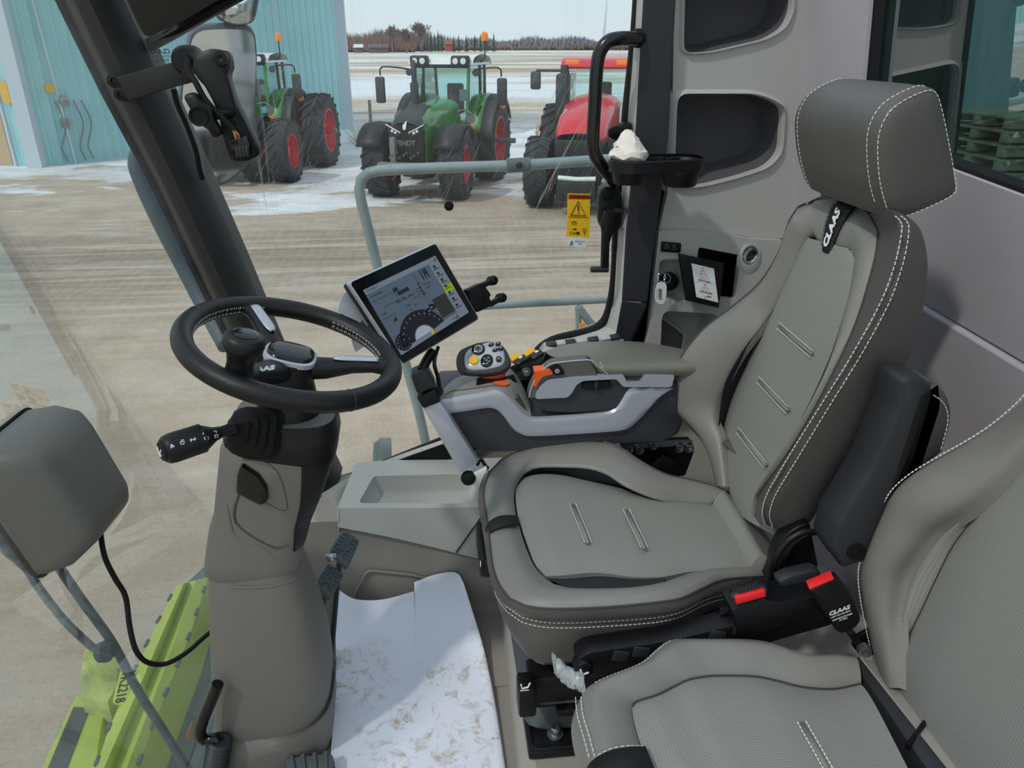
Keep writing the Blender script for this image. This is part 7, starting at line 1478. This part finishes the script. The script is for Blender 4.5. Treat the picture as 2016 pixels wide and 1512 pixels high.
def warn(m):
    tx = k2w(1400, 1118, -.005) - k2w(1350, 1117, -.005); ty = k2w(1380, 1105, -.005) - k2w(1380, 1125, -.005)
    text(m, 'WARNING', .0118, k2w(1392, 1118, -.0052), tx, ty, bold=.0004, depth=.0001)
    m.tube([k2w(*p, -.0052) for p in [(1378, 1142), (1420, 1222), (1334, 1220)]], .0014, 5, True); m.tube([k2w(1378, 1165, -.0052), k2w(1378, 1198, -.0052)], .0016, 5); m.lathe(k2w(1378, 1210, -.0052), (0, -1, 0), [(0, .0018), (.0005, 0)], 10)
    m.tube([k2w(1332, 1116, -.0052), k2w(1338, 1125, -.0052), k2w(1326, 1125, -.0052)], .0006, 4, True)
    m.tube([k2w(1321, 1230, -.0052), k2w(1436, 1233, -.0052)], .0006, 4)
    cp_ = k2w(1354, 1264, -.0052)
    for r in (.0048,): m.tube([cp_ + V((math.cos(t) * r, 0, math.sin(t) * r)) for t in [2 * math.pi * i / 20 for i in range(20)]], .0005, 4, True)
    for s in (0, math.pi): m.tube([cp_ + V((math.cos(t) * .007, 0, math.sin(t) * .007)) for t in [s - .7 + 1.4 * i / 8 for i in range(9)]], .0005, 4)
    text(m, 'P', .008, cp_, tx, ty, depth=.0001)
    m.flat([k2w(*p, -.0052) for p in [(1346, 1297), (1360, 1297), (1360, 1293), (1370, 1300), (1360, 1307), (1360, 1303), (1346, 1303)]])
    ck = k2w(1376, 1322, -.0052); m.lathe(ck, (0, -1, 0), [(0, .0042), (.0004, .0042), (.0005, 0)], 14); m.tube([ck, k2w(1345, 1322, -.0052)], .0012, 5); m.tube([k2w(1338, 1322, -.0052) + V((math.cos(t) * .0035, 0, math.sin(t) * .0035)) for t in [1.2 + 4 * i / 10 for i in range(11)]], .0006, 4)
    m.tube([k2w(*p, -.0052) for p in [(1404, 1296), (1422, 1297), (1420, 1314), (1404, 1313)]], .0006, 4, True); m.tube([k2w(*p, -.0052) for p in [(1416, 1310), (1410, 1320), (1418, 1322), (1412, 1332)]], .0006, 4)
    for s, x, y in (('1', 1328, 1250), ('2', 1328, 1300), ('3', 1392, 1298)): text(m, s, .004, k2w(x, y, -.0052), tx, ty, depth=.0001)
pst(warn, 'lettering', 'ink', WS_)
EX = onpane('exit_sticker', 'small white emergency exit sticker with green running figure below the warning sticker', 'sticker', [(1321, 1352), (1425, 1354), (1423, 1401), (1319, 1399)], 'sticker_white')
def exf(m):
    def L_(a, b, r=.0011): m.tube([k2w(*a, -.0052), k2w(*b, -.0052)], r, 5)
    L_((1340, 1370), (1337, 1382)); L_((1337, 1382), (1346, 1390)); L_((1337, 1382), (1328, 1392)); L_((1340, 1372), (1349, 1378)); L_((1340, 1372), (1332, 1376)); m.lathe(k2w(1343, 1364, -.0052), (0, -1, 0), [(0, .0014), (.0004, 0)], 10)
pst(exf, 'running_figure', 'exit_green', EX)
def ext(m):
    tx = k2w(1400, 1370) - k2w(1360, 1369); ty = k2w(1390, 1360) - k2w(1390, 1380); text(m, 'EMERGENCY', .0052, k2w(1389, 1370, -.0052), tx, ty, depth=.0001, res=1); text(m, 'EXIT', .0052, k2w(1389, 1384, -.0052), tx, ty, depth=.0001, res=1)
pst(ext, 'lettering', 'ink_blue', EX)
m = MB(); c = wr(884, 405, -.002); m.lathe(c, (-.1, -1, 0), [(0, .0125), (.006, .0125), (.009, .010), (.009, .006), (.016, .005), (.017, 0)], 24); tag(m.build('window_plug', 'rubber', smooth=50), 'round black plug in the middle of the side window', 'plug')
# ================================================================== right console fittings
def c6(x, y, o=0.): q = k6(x, y); return wr(q[0], q[1], -.041 + o)
US = root('usb_panel', 'black plate with two charging ports above the ignition', 'socket', c6(546, 566))
m = MB(); m.prism(rounded([c6(*p, -.001) for p in [(471, 522), (623, 536), (616, 610), (466, 600)]], .004), (0, -.004, 0), .001); up2 = m.build('port_plate', 'plastic_black', US)
for x in (514, 569):
    m = MB(); m.tube(rounded([c6(*p, -.0055) for p in [(x - 16, 564 + (x - 514) * .1), (x + 18, 567 + (x - 514) * .1), (x + 16, 582 + (x - 514) * .1), (x - 18, 579 + (x - 514) * .1)]], .003), .0005, 4, True); m.build('port', 'ink_grey', up2)
    m = MB(); m.tube([c6(x - 10, 556 + (x - 514) * .1, -.0055), c6(x - 8, 546 + (x - 514) * .1, -.0055), c6(x + 10, 548 + (x - 514) * .1, -.0055), c6(x + 12, 558 + (x - 514) * .1, -.0055)], .0005, 4); m.tube([c6(x, 558 + (x - 514) * .1, -.0055), c6(x, 540 + (x - 514) * .1, -.0055)], .0005, 4); m.build('port_icon', 'ink_grey', up2)
IG = root('ignition_lock', 'round black ignition lock with the key in it', 'ignition', c6(530, 830))
m = MB(); m.lathe(c6(525, 825, .03), (0, -1, 0), [(0, .027), (.018, .026), (.024, .022), (.024, .012), (.034, .011), (.036, 0)], 28); m.build('lock_body', 'plastic_black', IG, smooth=40)
m = MB(); m.box(c6(505, 800, -.025), (.012, .028, .010), .003); m.build('key_head', 'seat_shell', IG)
KT = root('key_ring', 'white oval key tag on a steel ring hanging from the ignition key', 'key tag', c6(468, 850))
c = c6(475, 795, -.036); m = MB(); m.tube([c + V((math.cos(t) * .0105, math.sin(t) * .004, math.sin(t) * .012)) for t in [2 * math.pi * i / 24 for i in range(24)]], .0011, 6, True)
c2 = c6(515, 805, -.034); m.tube([c2 + V((math.cos(t) * .010, math.sin(t) * .006, math.sin(t) * .011)) for t in [2 * math.pi * i / 24 for i in range(24)]], .0009, 6, True); m.build('ring', 'chrome', KT)
ta = [(446, 842), (480, 832), (506, 846), (511, 880), (505, 960), (486, 998), (458, 1000), (430, 980), (422, 940), (428, 880)]
m = MB(); m.prism(cr([c6(*p, -.038) for p in ta], 30, True), (0, -.0025, 0)); tg_ = m.build('tag', 'sticker_white', KT)
m = MB(); text(m, 'WEST', .0125, c6(462, 930, -.0412), c6(460, 985, -.04) - c6(462, 860, -.04), c6(490, 930, -.04) - c6(440, 928, -.04), bold=.0003, depth=.0002); m.build('lettering', 'ink_blue', tg_, smooth=0)
m = MB(); m.prism([c6(*p, -.0412) for p in [(452, 880), (474, 895), (470, 912), (456, 902), (448, 910)]], (0, -.0003, 0)); m.build('tag_logo', 'ink_orange', tg_, smooth=0)
m = MB(); m.tube([c6(440, 885, -.041), c6(436, 960, -.041)], .0005, 4); m.build('tag_small_print', 'ink_grey', tg_)
FL = root('storage_flap', 'black flap of the small storage box hanging open with a white service card', 'flap', c6(790, 900))
fq = [c6(610, 617, -.030), c6(956, 688, -.040), c6(1000, 870, -.06), c6(912, 1032, -.058), c6(662, 975, -.045)]
fq = [c6(610, 617, -.030), c6(952, 690, -.030), c6(912, 1032, -.048), c6(664, 976, -.048)]
fn_ = (fq[1] - fq[0]).cross(fq[3] - fq[0]).normalized(); fn_ = fn_ if fn_.y < 0 else -fn_
m = MB(); m.prism(fq, -fn_ * .010, .0015); flp = m.build('flap_panel', 'plastic_black', FL)
m = MB(); m.prism([fq[1] - fn_ * .010, fq[1] - fn_ * .012 + V((.014, .045, -.05)), fq[2] - fn_ * .012 + V((.02, .035, .015)), fq[2] - fn_ * .010], fn_ * .002); m.build('flap_cheek', 'plastic_black', FL)
def f6(x, y, d=.0006): q = k6(x, y); return aP(q[0], q[1], fq[0] + fn_ * d, fn_)
m = MB(); m.prism([f6(702, 691), f6(873, 731), f6(907, 991), f6(740, 949)], fn_ * .0006); cd = m.build('service_card', 'sticker_white', flp, smooth=0)
def card(lst, nm, mt):
    m = MB(); tx = f6(860, 800) - f6(740, 771); ty = f6(780, 700) - f6(790, 780)
    for s, x, y, z, b in lst: text(m, s, z, f6(x, y, .0015), tx, ty, bold=b, depth=.0001, res=1)
    m.build(nm, mt, cd, smooth=0)
card([('SERVICE', 792, 776, .0074, 0), ('PARTS', 808, 880, .0074, 0)], 'orange_heading', 'ink_orange')
card([('204-571-2479', 802, 828, .0070, .00025), ('1-877-353-4343', 812, 915, .0066, .00025), ('WEST', 835, 948, .0065, .0002)], 'phone_numbers', 'ink_blue')
card([('For Service or Technical', 795, 795, .0036, 0), ('Support please call', 798, 809, .0036, 0), ('For Parts please call', 806, 897, .0036, 0)], 'small_print', 'ink_grey')
m = MB(); m.lathe(f6(788, 732, .001), fn_, [(0, .0028), (.0004, .0026), (.0005, 0)], 12); m.tube([f6(770, 758, .0015), f6(780, 745, .0015), f6(797, 748, .0015), f6(806, 766, .0015)], .0007, 5); m.tube([f6(804, 856, .0015) + V((math.cos(t) * .0026, 0, math.sin(t) * .0026)) for t in [2 * math.pi * i / 14 for i in range(14)]], .0008, 5, True); m.tube([f6(800, 945, .0015), f6(815, 952, .0015), f6(800, 958, .0015)], .0009, 5); m.build('card_pictures', 'ink_orange', cd)
m = MB(); m.tube([f6(725, 830, .0015), f6(880, 852, .0015)], .0003, 4); m.build('card_rule', 'ink_grey', cd)
SK = root('power_socket', 'round chrome-rimmed power socket on the right console', 'socket', c6(1150, 625))
m = MB(); c = c6(1148, 628, -.003); m.lathe(c + V((0, .03, 0)), (0, -1, 0), [(0, .016), (.022, .017), (.03, .0185), (.032, .021), (.028, .0225), (.02, .0225)], 28, False); m.build('chrome_ring', 'chrome', SK)
m = MB(); m.lathe(c + V((0, .02, 0)), (0, -1, 0), [(0, .0165), (.006, .0165), (.008, .0)], 24); m.build('socket_cap', 'glass_lens', SK)
m = MB(); 
rr_2 = [[c + V((math.cos(t) * r * 1.0, dy, math.sin(t) * r * 1.25 - (.012 if r > .03 else 0))) for t in [2 * math.pi * i / 28 for i in range(28)]] for r, dy in ((.023, -.004), (.028, -.004), (.036, .003))]
m.rings(rr_2, False); m.build('socket_surround', 'ledge_grey', SK, smooth=50)
# ================================================================== pillar mount with clamp, knob, plug and cables
def p1(x, y, Y): q = k1(x, y); return aY(q[0], q[1], Y)
PM = root('pillar_mount', 'dark steel bracket bolted to the front pillar carrying a black clamp arm with wing knob', 'bracket', p1(720, 500, 1.86))
m = MB(); m.prism(rounded([p1(660, 438, 1.85), p1(850, 385, 1.85), p1(1035, 338, 1.84), p1(1112, 462, 1.84), p1(920, 512, 1.85), p1(728, 572, 1.85)], .004), (0, .010, 0), .002); m.prism([p1(640, 445, 1.862), p1(665, 438, 1.862), p1(735, 570, 1.862), p1(706, 575, 1.862)], (0, .03, 0), .002); m.build('bracket_plate', 'pillar_dark', PM)
for x, y in ((652, 458), (690, 532)): m = MB(); m.lathe(p1(x, y, 1.86), (0, -1, 0), [(0, .016), (.006, .015), (.008, .007), (.004, .006), (.004, 0)], 16); m.build('bolt', 'seat_shell', PM)
m = MB(); ca2 = p1(1075, 340, 1.86); m.lathe(ca2 + V((0, 0, 0)), (0, -1, 0), [(-.02, .03), (.03, .03), (.05, .022)], 20)
arm_o = [(1090, 345), (1130, 300), (1185, 278), (1240, 285), (1290, 300), (1305, 360), (1290, 420), (1330, 560), (1400, 700), (1460, 830), (1465, 880), (1420, 905), (1400, 915), (1320, 915), (1295, 890), (1260, 780), (1230, 640), (1150, 480), (1100, 420)]
ml_ = [p1(*p, 1.76) for p in arm_o]; sm_ = cr(ml_, 60, True); cm = sum(sm_, V()) / 60
m.rings([[p + (cm - p) * .10 + V((0, dy, 0)) for p in sm_] if e else [p + V((0, dy, 0)) for p in sm_] for dy, e in ((0, 1), (.008, 0), (.035, 0), (.045, 1))]); ca_ = m.build('clamp_arm', 'plastic_black', PM, smooth=50)
m = MB(); m.tube(cr([p1(1230, 300, 1.757), p1(1270, 395, 1.757), p1(1300, 480, 1.757), p1(1345, 640, 1.757), p1(1420, 800, 1.757), p1(1440, 880, 1.757)], 24), .003, 6); m.build('arm_edge', 'seat_shell', ca_)
m = MB(); m.lathe(p1(1255, 330, 1.755), (0, -1, 0), [(0, .016), (.01, .014), (.011, .006), (.006, 0)], 18); m.build('clamp_screw', 'seat_shell', PM)
kw = cr([p1(*p, 1.72) for p in [(1040, 555), (1060, 532), (1100, 530), (1135, 570), (1190, 600), (1215, 680), (1255, 750), (1245, 772), (1205, 778), (1180, 740), (1120, 700), (1092, 650)]], 40, True)
ck = sum(kw, V()) / 40
m = MB(); m.rings([[p + (ck - p) * e + V((0, dy, 0)) for p in kw] for dy, e in ((0, .15), (.006, 0), (.02, 0), (.03, .2))]); kn_ = m.build('wing_knob', 'plastic_black', PM, smooth=50)
m = MB(); m.cyl(ck + V((.01, .02, 0)), ck + V((.05, .05, -.0)), .012, n=14); m.build('knob_bolt', 'seat_shell', kn_)
m = MB(); c = p1(1125, 660, 1.717); m.lathe(c, (0, -1, 0), [(0, .020), (.003, .019), (.002, .015), (-.004, .012), (-.004, 0)], 22); m.build('knob_recess', 'rubber', kn_)
pg = [p1(*p, 1.745) for p in [(1300, 795), (1395, 772), (1412, 820), (1408, 870), (1345, 885), (1330, 850), (1308, 850)]]
m = MB(); m.prism(pg, (0, .016, 0), .002)
for k in range(4): m.box(p1(1345 + 18 * k, 862 - 3 * k, 1.742), (.006, .008, .022), .001)
cn = m.build('plug', 'plastic_soft', PM)
m = MB(); m.prism([p1(*p, 1.7435) for p in [(1308, 800), (1340, 793), (1345, 815), (1312, 822)]], (0, -.002, 0)); m.build('plug_face', 'rubber', cn)
for k, (c_, x) in enumerate((('screen_yellow', 1330), ('sticker_red', 1342), ('exit_green', 1336), ('ink_orange', 1350))):
    m = MB(); m.tube(cr([p1(1318, 735, 1.735), p1(x, 760, 1.733), p1(x + 8, 785, 1.74)], 8), .0016, 5); m.build('wire', c_, cn)
m = MB(); m.tube(cr([p1(1000, 335, 1.825), p1(1030, 315, 1.82), p1(1060, 340, 1.80), p1(1065, 400, 1.78), p1(1105, 460, 1.75), p1(1160, 560, 1.74), p1(1230, 640, 1.735), p1(1280, 690, 1.735), p1(1322, 740, 1.735)], 40), .0065, 8); m.tube(cr([p1(1090, 450, 1.78), p1(1060, 440, 1.80), p1(1035, 380, 1.82), p1(1045, 330, 1.83), p1(1085, 345, 1.84)], 20), .006, 8); m.build('plug_cable', 'rubber', PM)
m = MB(); m.tube(cr([p1(985, 505, 1.87), p1(1005, 590, 1.87), p1(1045, 680, 1.88), p1(1085, 780, 1.89), p1(1115, 870, 1.90), p1(1130, 950, 1.91), p1(1148, 1015, 1.92)], 36), .006, 8); m.build('hanging_cable', 'rubber', PM)
m = MB(); text(m, 'CLAAS', .014, aY(*k1(912, 292), 1.985), V((-1, -.1, 0)), (0, 0, 1), bold=.0004, shear=.2, depth=.0002); text(m, 'PILKINGTON', .008, aY(*k1(922, 320), 1.985), V((-1, -.1, 0)), (0, 0, 1), depth=.0002)
for k in range(8): m.lathe(aY(*k1(886 + 10 * k, 338), 1.985), (0, -1, 0), [(0, .0012), (.0002, 0)], 6)
text(m, 'DOT 3495', .008, aY(*k1(910, 348), 1.985), V((-1, -.1, 0)), (0, 0, 1), depth=.0002)
tag(m.build('window_stamp', 'ink', smooth=0), 'small mirrored maker stamp printed on the side window glass by the front pillar', 'window stamp')
# ================================================================== outside: mirror, railings
mat('mirror_shell', (70, 84, 92), .5, bump=(60, .2)); mat('mirror_glass', (222, 228, 230), .06, 1.); mat('rail_grey', (142, 158, 160), .5, .15, var=.06, vscale=9); mat('rail_dark', (84, 96, 100), .55)
MR = root('side_mirror', 'large outside mirror with a small wide angle mirror above, behind the pillar mount', 'mirror', p1(1250, 600, 2.45))
mo = [(1085, 150), (1260, 138), (1440, 145), (1458, 300), (1452, 560), (1442, 780), (1402, 930), (1310, 1035), (1190, 1068), (1080, 1040), (1010, 850), (1020, 500)]
lo_ = cr([p1(*p, 2.45) for p in mo], 60, True); cm = sum(lo_, V()) / 60
mn = V((.42, -.9, -.05)).normalized(); lo_ = [aP(*k1(*p), cm, mn) for p in mo]; lo_ = rounded(lo_, .04, 6); cm = sum(lo_, V()) / len(lo_)
m = MB(); m.rings([[cm + (p - cm) * f - mn * d for p in lo_] for f, d in ((.985, -.004), (1.0, .0), (1.02, .02), (.95, .06), (.6, .075))]); m.build('mirror_housing', 'mirror_shell', MR, smooth=50)
m = MB(); m.rings([[cm + (p - cm) * f + mn * d for p in lo_] for f, d in ((.95, .0), (.95, .006), (.5, .0065))]); m.build('mirror_pane', 'mirror_glass', MR, smooth=50)
wo = rounded([aP(*k1(*p), cm + mn * .02, mn) for p in [(1215, 20), (1255, -60), (1480, -70), (1462, 30), (1440, 135), (1330, 145), (1235, 110)]], .03, 5); cw = sum(wo, V()) / len(wo)
m = MB(); m.rings([[cw + (p - cw) * f - mn * d for p in wo] for f, d in ((.98, -.004), (1.0, 0), (1.02, .02), (.9, .06))]); m.build('wide_angle_housing', 'mirror_shell', MR, smooth=50)
m = MB(); m.rings([[cw + (p - cw) * f + mn * d for p in wo] for f, d in ((.93, 0), (.93, .006), (.5, .014), (.1, .016))]); m.build('wide_angle_pane', 'mirror_glass', MR, smooth=60)
MBk = root('mirror_bracket', 'thick grey tube of the outside mirror bracket running down behind the front pillar', 'bracket', p1(900, 1200, 2.35))
m = MB(); m.tube(cr([p1(1060, 880, 2.42), p1(960, 850, 2.38), p1(860, 845, 2.35), p1(800, 870, 2.35), p1(785, 930, 2.35), p1(805, 1000, 2.35), p1(850, 1110, 2.35), p1(940, 1300, 2.35), p1(1060, 1530, 2.35), p1(1180, 1760, 2.3), p1(1290, 1960, 2.2)], 50), .029, 16); m.build('bracket_tube', 'mirror_shell', MBk, smooth=180)
RL = root('platform_railing', 'grey tubular platform railing outside the side window', 'railing', aY(860, 870, 2.7))
YR_ = 2.7
def r(x, y, Y=YR_): return aY(x, y, Y)
m = MB(); m.tube(cr([V((-.03, 2.72, -.40)), r(838, 872), r(800, 720), r(765, 610), r(743, 525), r(722, 440), r(709, 385), r(709, 358), r(722, 342), r(748, 336), r(850, 331), r(1007, 326), r(1110, 320), r(1230, 312)], 70), .0185, 14); m.build('upper_rail', 'rail_grey', RL, smooth=180)
m = MB(); m.tube([r(997, 326.5), r(1043, 324)], .025, 12); m.build('rail_joint', 'rail_dark', RL); m = MB(); c = r(1022, 325, YR_ - .025); m.lathe(c, (0, -1, 0), [(0, .012), (.008, .012), (.012, .008), (.013, 0)], 16); m.build('joint_bolt', 'seat_shell', RL)
m = MB(); m.tube(cr([r(935, 604), r(1000, 600), r(1230, 588)], 10), .014, 12); m.tube([r(1200, 590), V((r(1200, 590).x, 2.72, -.40))], .014, 10); m.build('lower_rail', 'rail_grey', RL)
m = MB(); m.tube([r(1138, 604, 2.68), r(1186, 668, 2.68)], .016, 10); m.tube([r(1138, 604, 2.68), r(1140, 668, 2.68)], .012, 8); m.build('rail_strut', 'rail_grey', RL)
m = MB(); c = r(1146, 645, 2.66); m.box(c, (.022, .012, .04), .006); m.build('reflector', 'amber', RL)
def q4(x, y, Y=2.62): q = k4(x, y); return aY(q[0], q[1], Y)
BK = root('step_bracket', 'short grey folded metal bracket on the platform below the railing', 'bracket', q4(1340, 1080))
m = MB(); m.prism([q4(1335, 975), q4(1398, 975), q4(1402, 1110), q4(1320, 1130)], (0, .012, 0), .002); m.prism([q4(1305, 1005), q4(1335, 985), q4(1322, 1130), q4(1296, 1135)], (0, .012, 0), .002); m.box(V((q4(1355, 1120).x, 2.64, (q4(1355, 1120).z - .40) / 2)), (.05, .04, q4(1355, 1120).z + .40), .003); m.build('bracket_plate', 'rail_grey', BK)
PLF = root('access_platform', 'narrow grey metal platform outside the cab carrying the railing', 'platform', (.2, 2.55, -.42))
m = MB(); m.box((.45, 2.58, -.42), (1.5, .5, .03), .004); m.build('platform_deck', 'rail_dark', PLF)
# ================================================================== shed, pallets and timber added behind the rear window in place of its reflection
mat('pallet_wood', (196, 182, 158), .85, var=.15, vscale=7); mat('drum_blue', (44, 92, 200), .4); mat('wrap_white', (230, 232, 234), .5, bump=(6, .5)); mat('shed_pale', (176, 206, 214), .5)
bq = [rw(1700, -80, .45), rw(1896, -80, .45), rw(1838, 420, .45), rw(1650, 420, .45)]  # bulkhead cut to the part of the glass that reflects the dark cab
m = MB(); m.prism(bq, RN * .05); p = (bq[2] + bq[3]) / 2; m.box((p.x + .05, p.y, (p.z + G) / 2), (.1, .3, p.z - G)); tag(m.build('bulkhead_panel', 'tank_green', smooth=0), 'dark green machine bulkhead seen through the left of the tinted rear window', 'panel')
def back(x, y, X): return aX(x, y, X)
XS = 9.0; g0 = back(1960, 300, XS)
S2 = root('reflected_shed', 'pale blue corrugated shed standing in for a reflection in the right of the rear window', 'building', (XS + 4, g0.y, G))
m = MB(); y0, y1 = g0.y - 5, g0.y + 8; ps = []
for k in range(66): y = y0 + (y1 - y0) * k / 65; ps.append(V((XS + 4 + (.05 if k % 2 else 0), y, 0)))
m.grid([[p + V((0, 0, G)) for p in ps], [p + V((0, 0, G + 7)) for p in ps]], uv=False); m.build('wall_sheet', 'shed_pale', S2, smooth=0)
m = MB(); m.box((XS + 4.5, (y0 + y1) / 2, G + 7.1), (1.6, y1 - y0, .2)); m.build('roof', 'white_trim', S2)
def gx(x, y): return aZ(x, y, G)
for k, (dx, x, z0, n) in enumerate(((0, 1990, 0, 9), (1.4, 1915, 0, 7))):
    c = back(x, 250, 6.6 + dx); zt = back(x, 188 if k == 0 else 235, 6.6 + dx).z; h = .145; nn_ = max(1, int((zt - G) / h))
    for i in range(nn_ - 9 if nn_ > 9 else 0, nn_):
        R_ = root('pallet', 'wooden pallet in the stacks of lumber standing in for a reflection in the rear window', 'pallet', (c.x, c.y, G + i * h), 'stacked pallets standing in for a reflection')
        m = MB()
        for q in range(3): m.box((c.x, c.y - .5 + .5 * q, G + i * h + .045), (.9, .10, .09), .004)
        m.build('stringer', 'pallet_wood', R_)
        m = MB()
        for q in range(6): m.box((c.x - .38 + .15 * q, c.y, G + i * h + .105), (.11, 1.15, .025), .003)
        m.build('deck_boards', 'pallet_wood', R_)
    if nn_ > 9:
        m = MB(); m.box((c.x, c.y, G + (nn_ - 9) * h / 2 - .01), (.9, 1.1, (nn_ - 9) * h - .025)); tag(m.build('reflected_timber', 'pallet_wood'), 'solid stack of timber below the pallets, standing in for a reflection in the rear window' if k == 0 else 'lower stack of timber left of the tall one, standing in for a reflection in the rear window', 'timber stack')

# dried rain and wiper streaks on the side window
mat('rain_streak', (222, 228, 230), .8).node_tree.nodes['Principled BSDF'].inputs['Alpha'].default_value = .45
random.seed(21); m = MB()
def streak(x0, y0, x1, y1, w_):
    a, b = wr(x0, y0, .004), wr(x1, y1, .004); d = (b - a).normalized(); s_ = d.cross(NW) * w_
    q = a.lerp(b, .5); m.add([a - s_ * .3, a + s_ * .3, q + s_, b + s_ * .3, b - s_ * .3, q - s_], [(0, 1, 2, 3, 4, 5)])
for _ in range(150):
    x, y = random.uniform(880, 1235), random.uniform(110, 400)
    if random.random() < .45: x = random.uniform(1080, 1235); y = random.uniform(60, 330)
    l = random.uniform(12, 70); k = random.uniform(-.50, -.34); streak(x, y, x + k * l, y + l, random.uniform(.0003, .0008))
for _ in range(60):
    x, y = random.uniform(480, 700), random.uniform(120, 360); l = random.uniform(10, 40); k = random.uniform(-.5, -.35); streak(x, y, x + k * l, y + l, random.uniform(.0003, .0006))
streak(1146, 236, 1060, 400, .003); streak(1085, 360, 975, 548, .0022); streak(1200, 60, 1150, 240, .003); streak(528, 440, 552, 515, .0035); streak(505, 300, 530, 440, .0015); streak(1195, 0, 1185, 120, .004)
m.build('trim_22', 'rain_streak', smooth=0, fix=False, kind=ST)
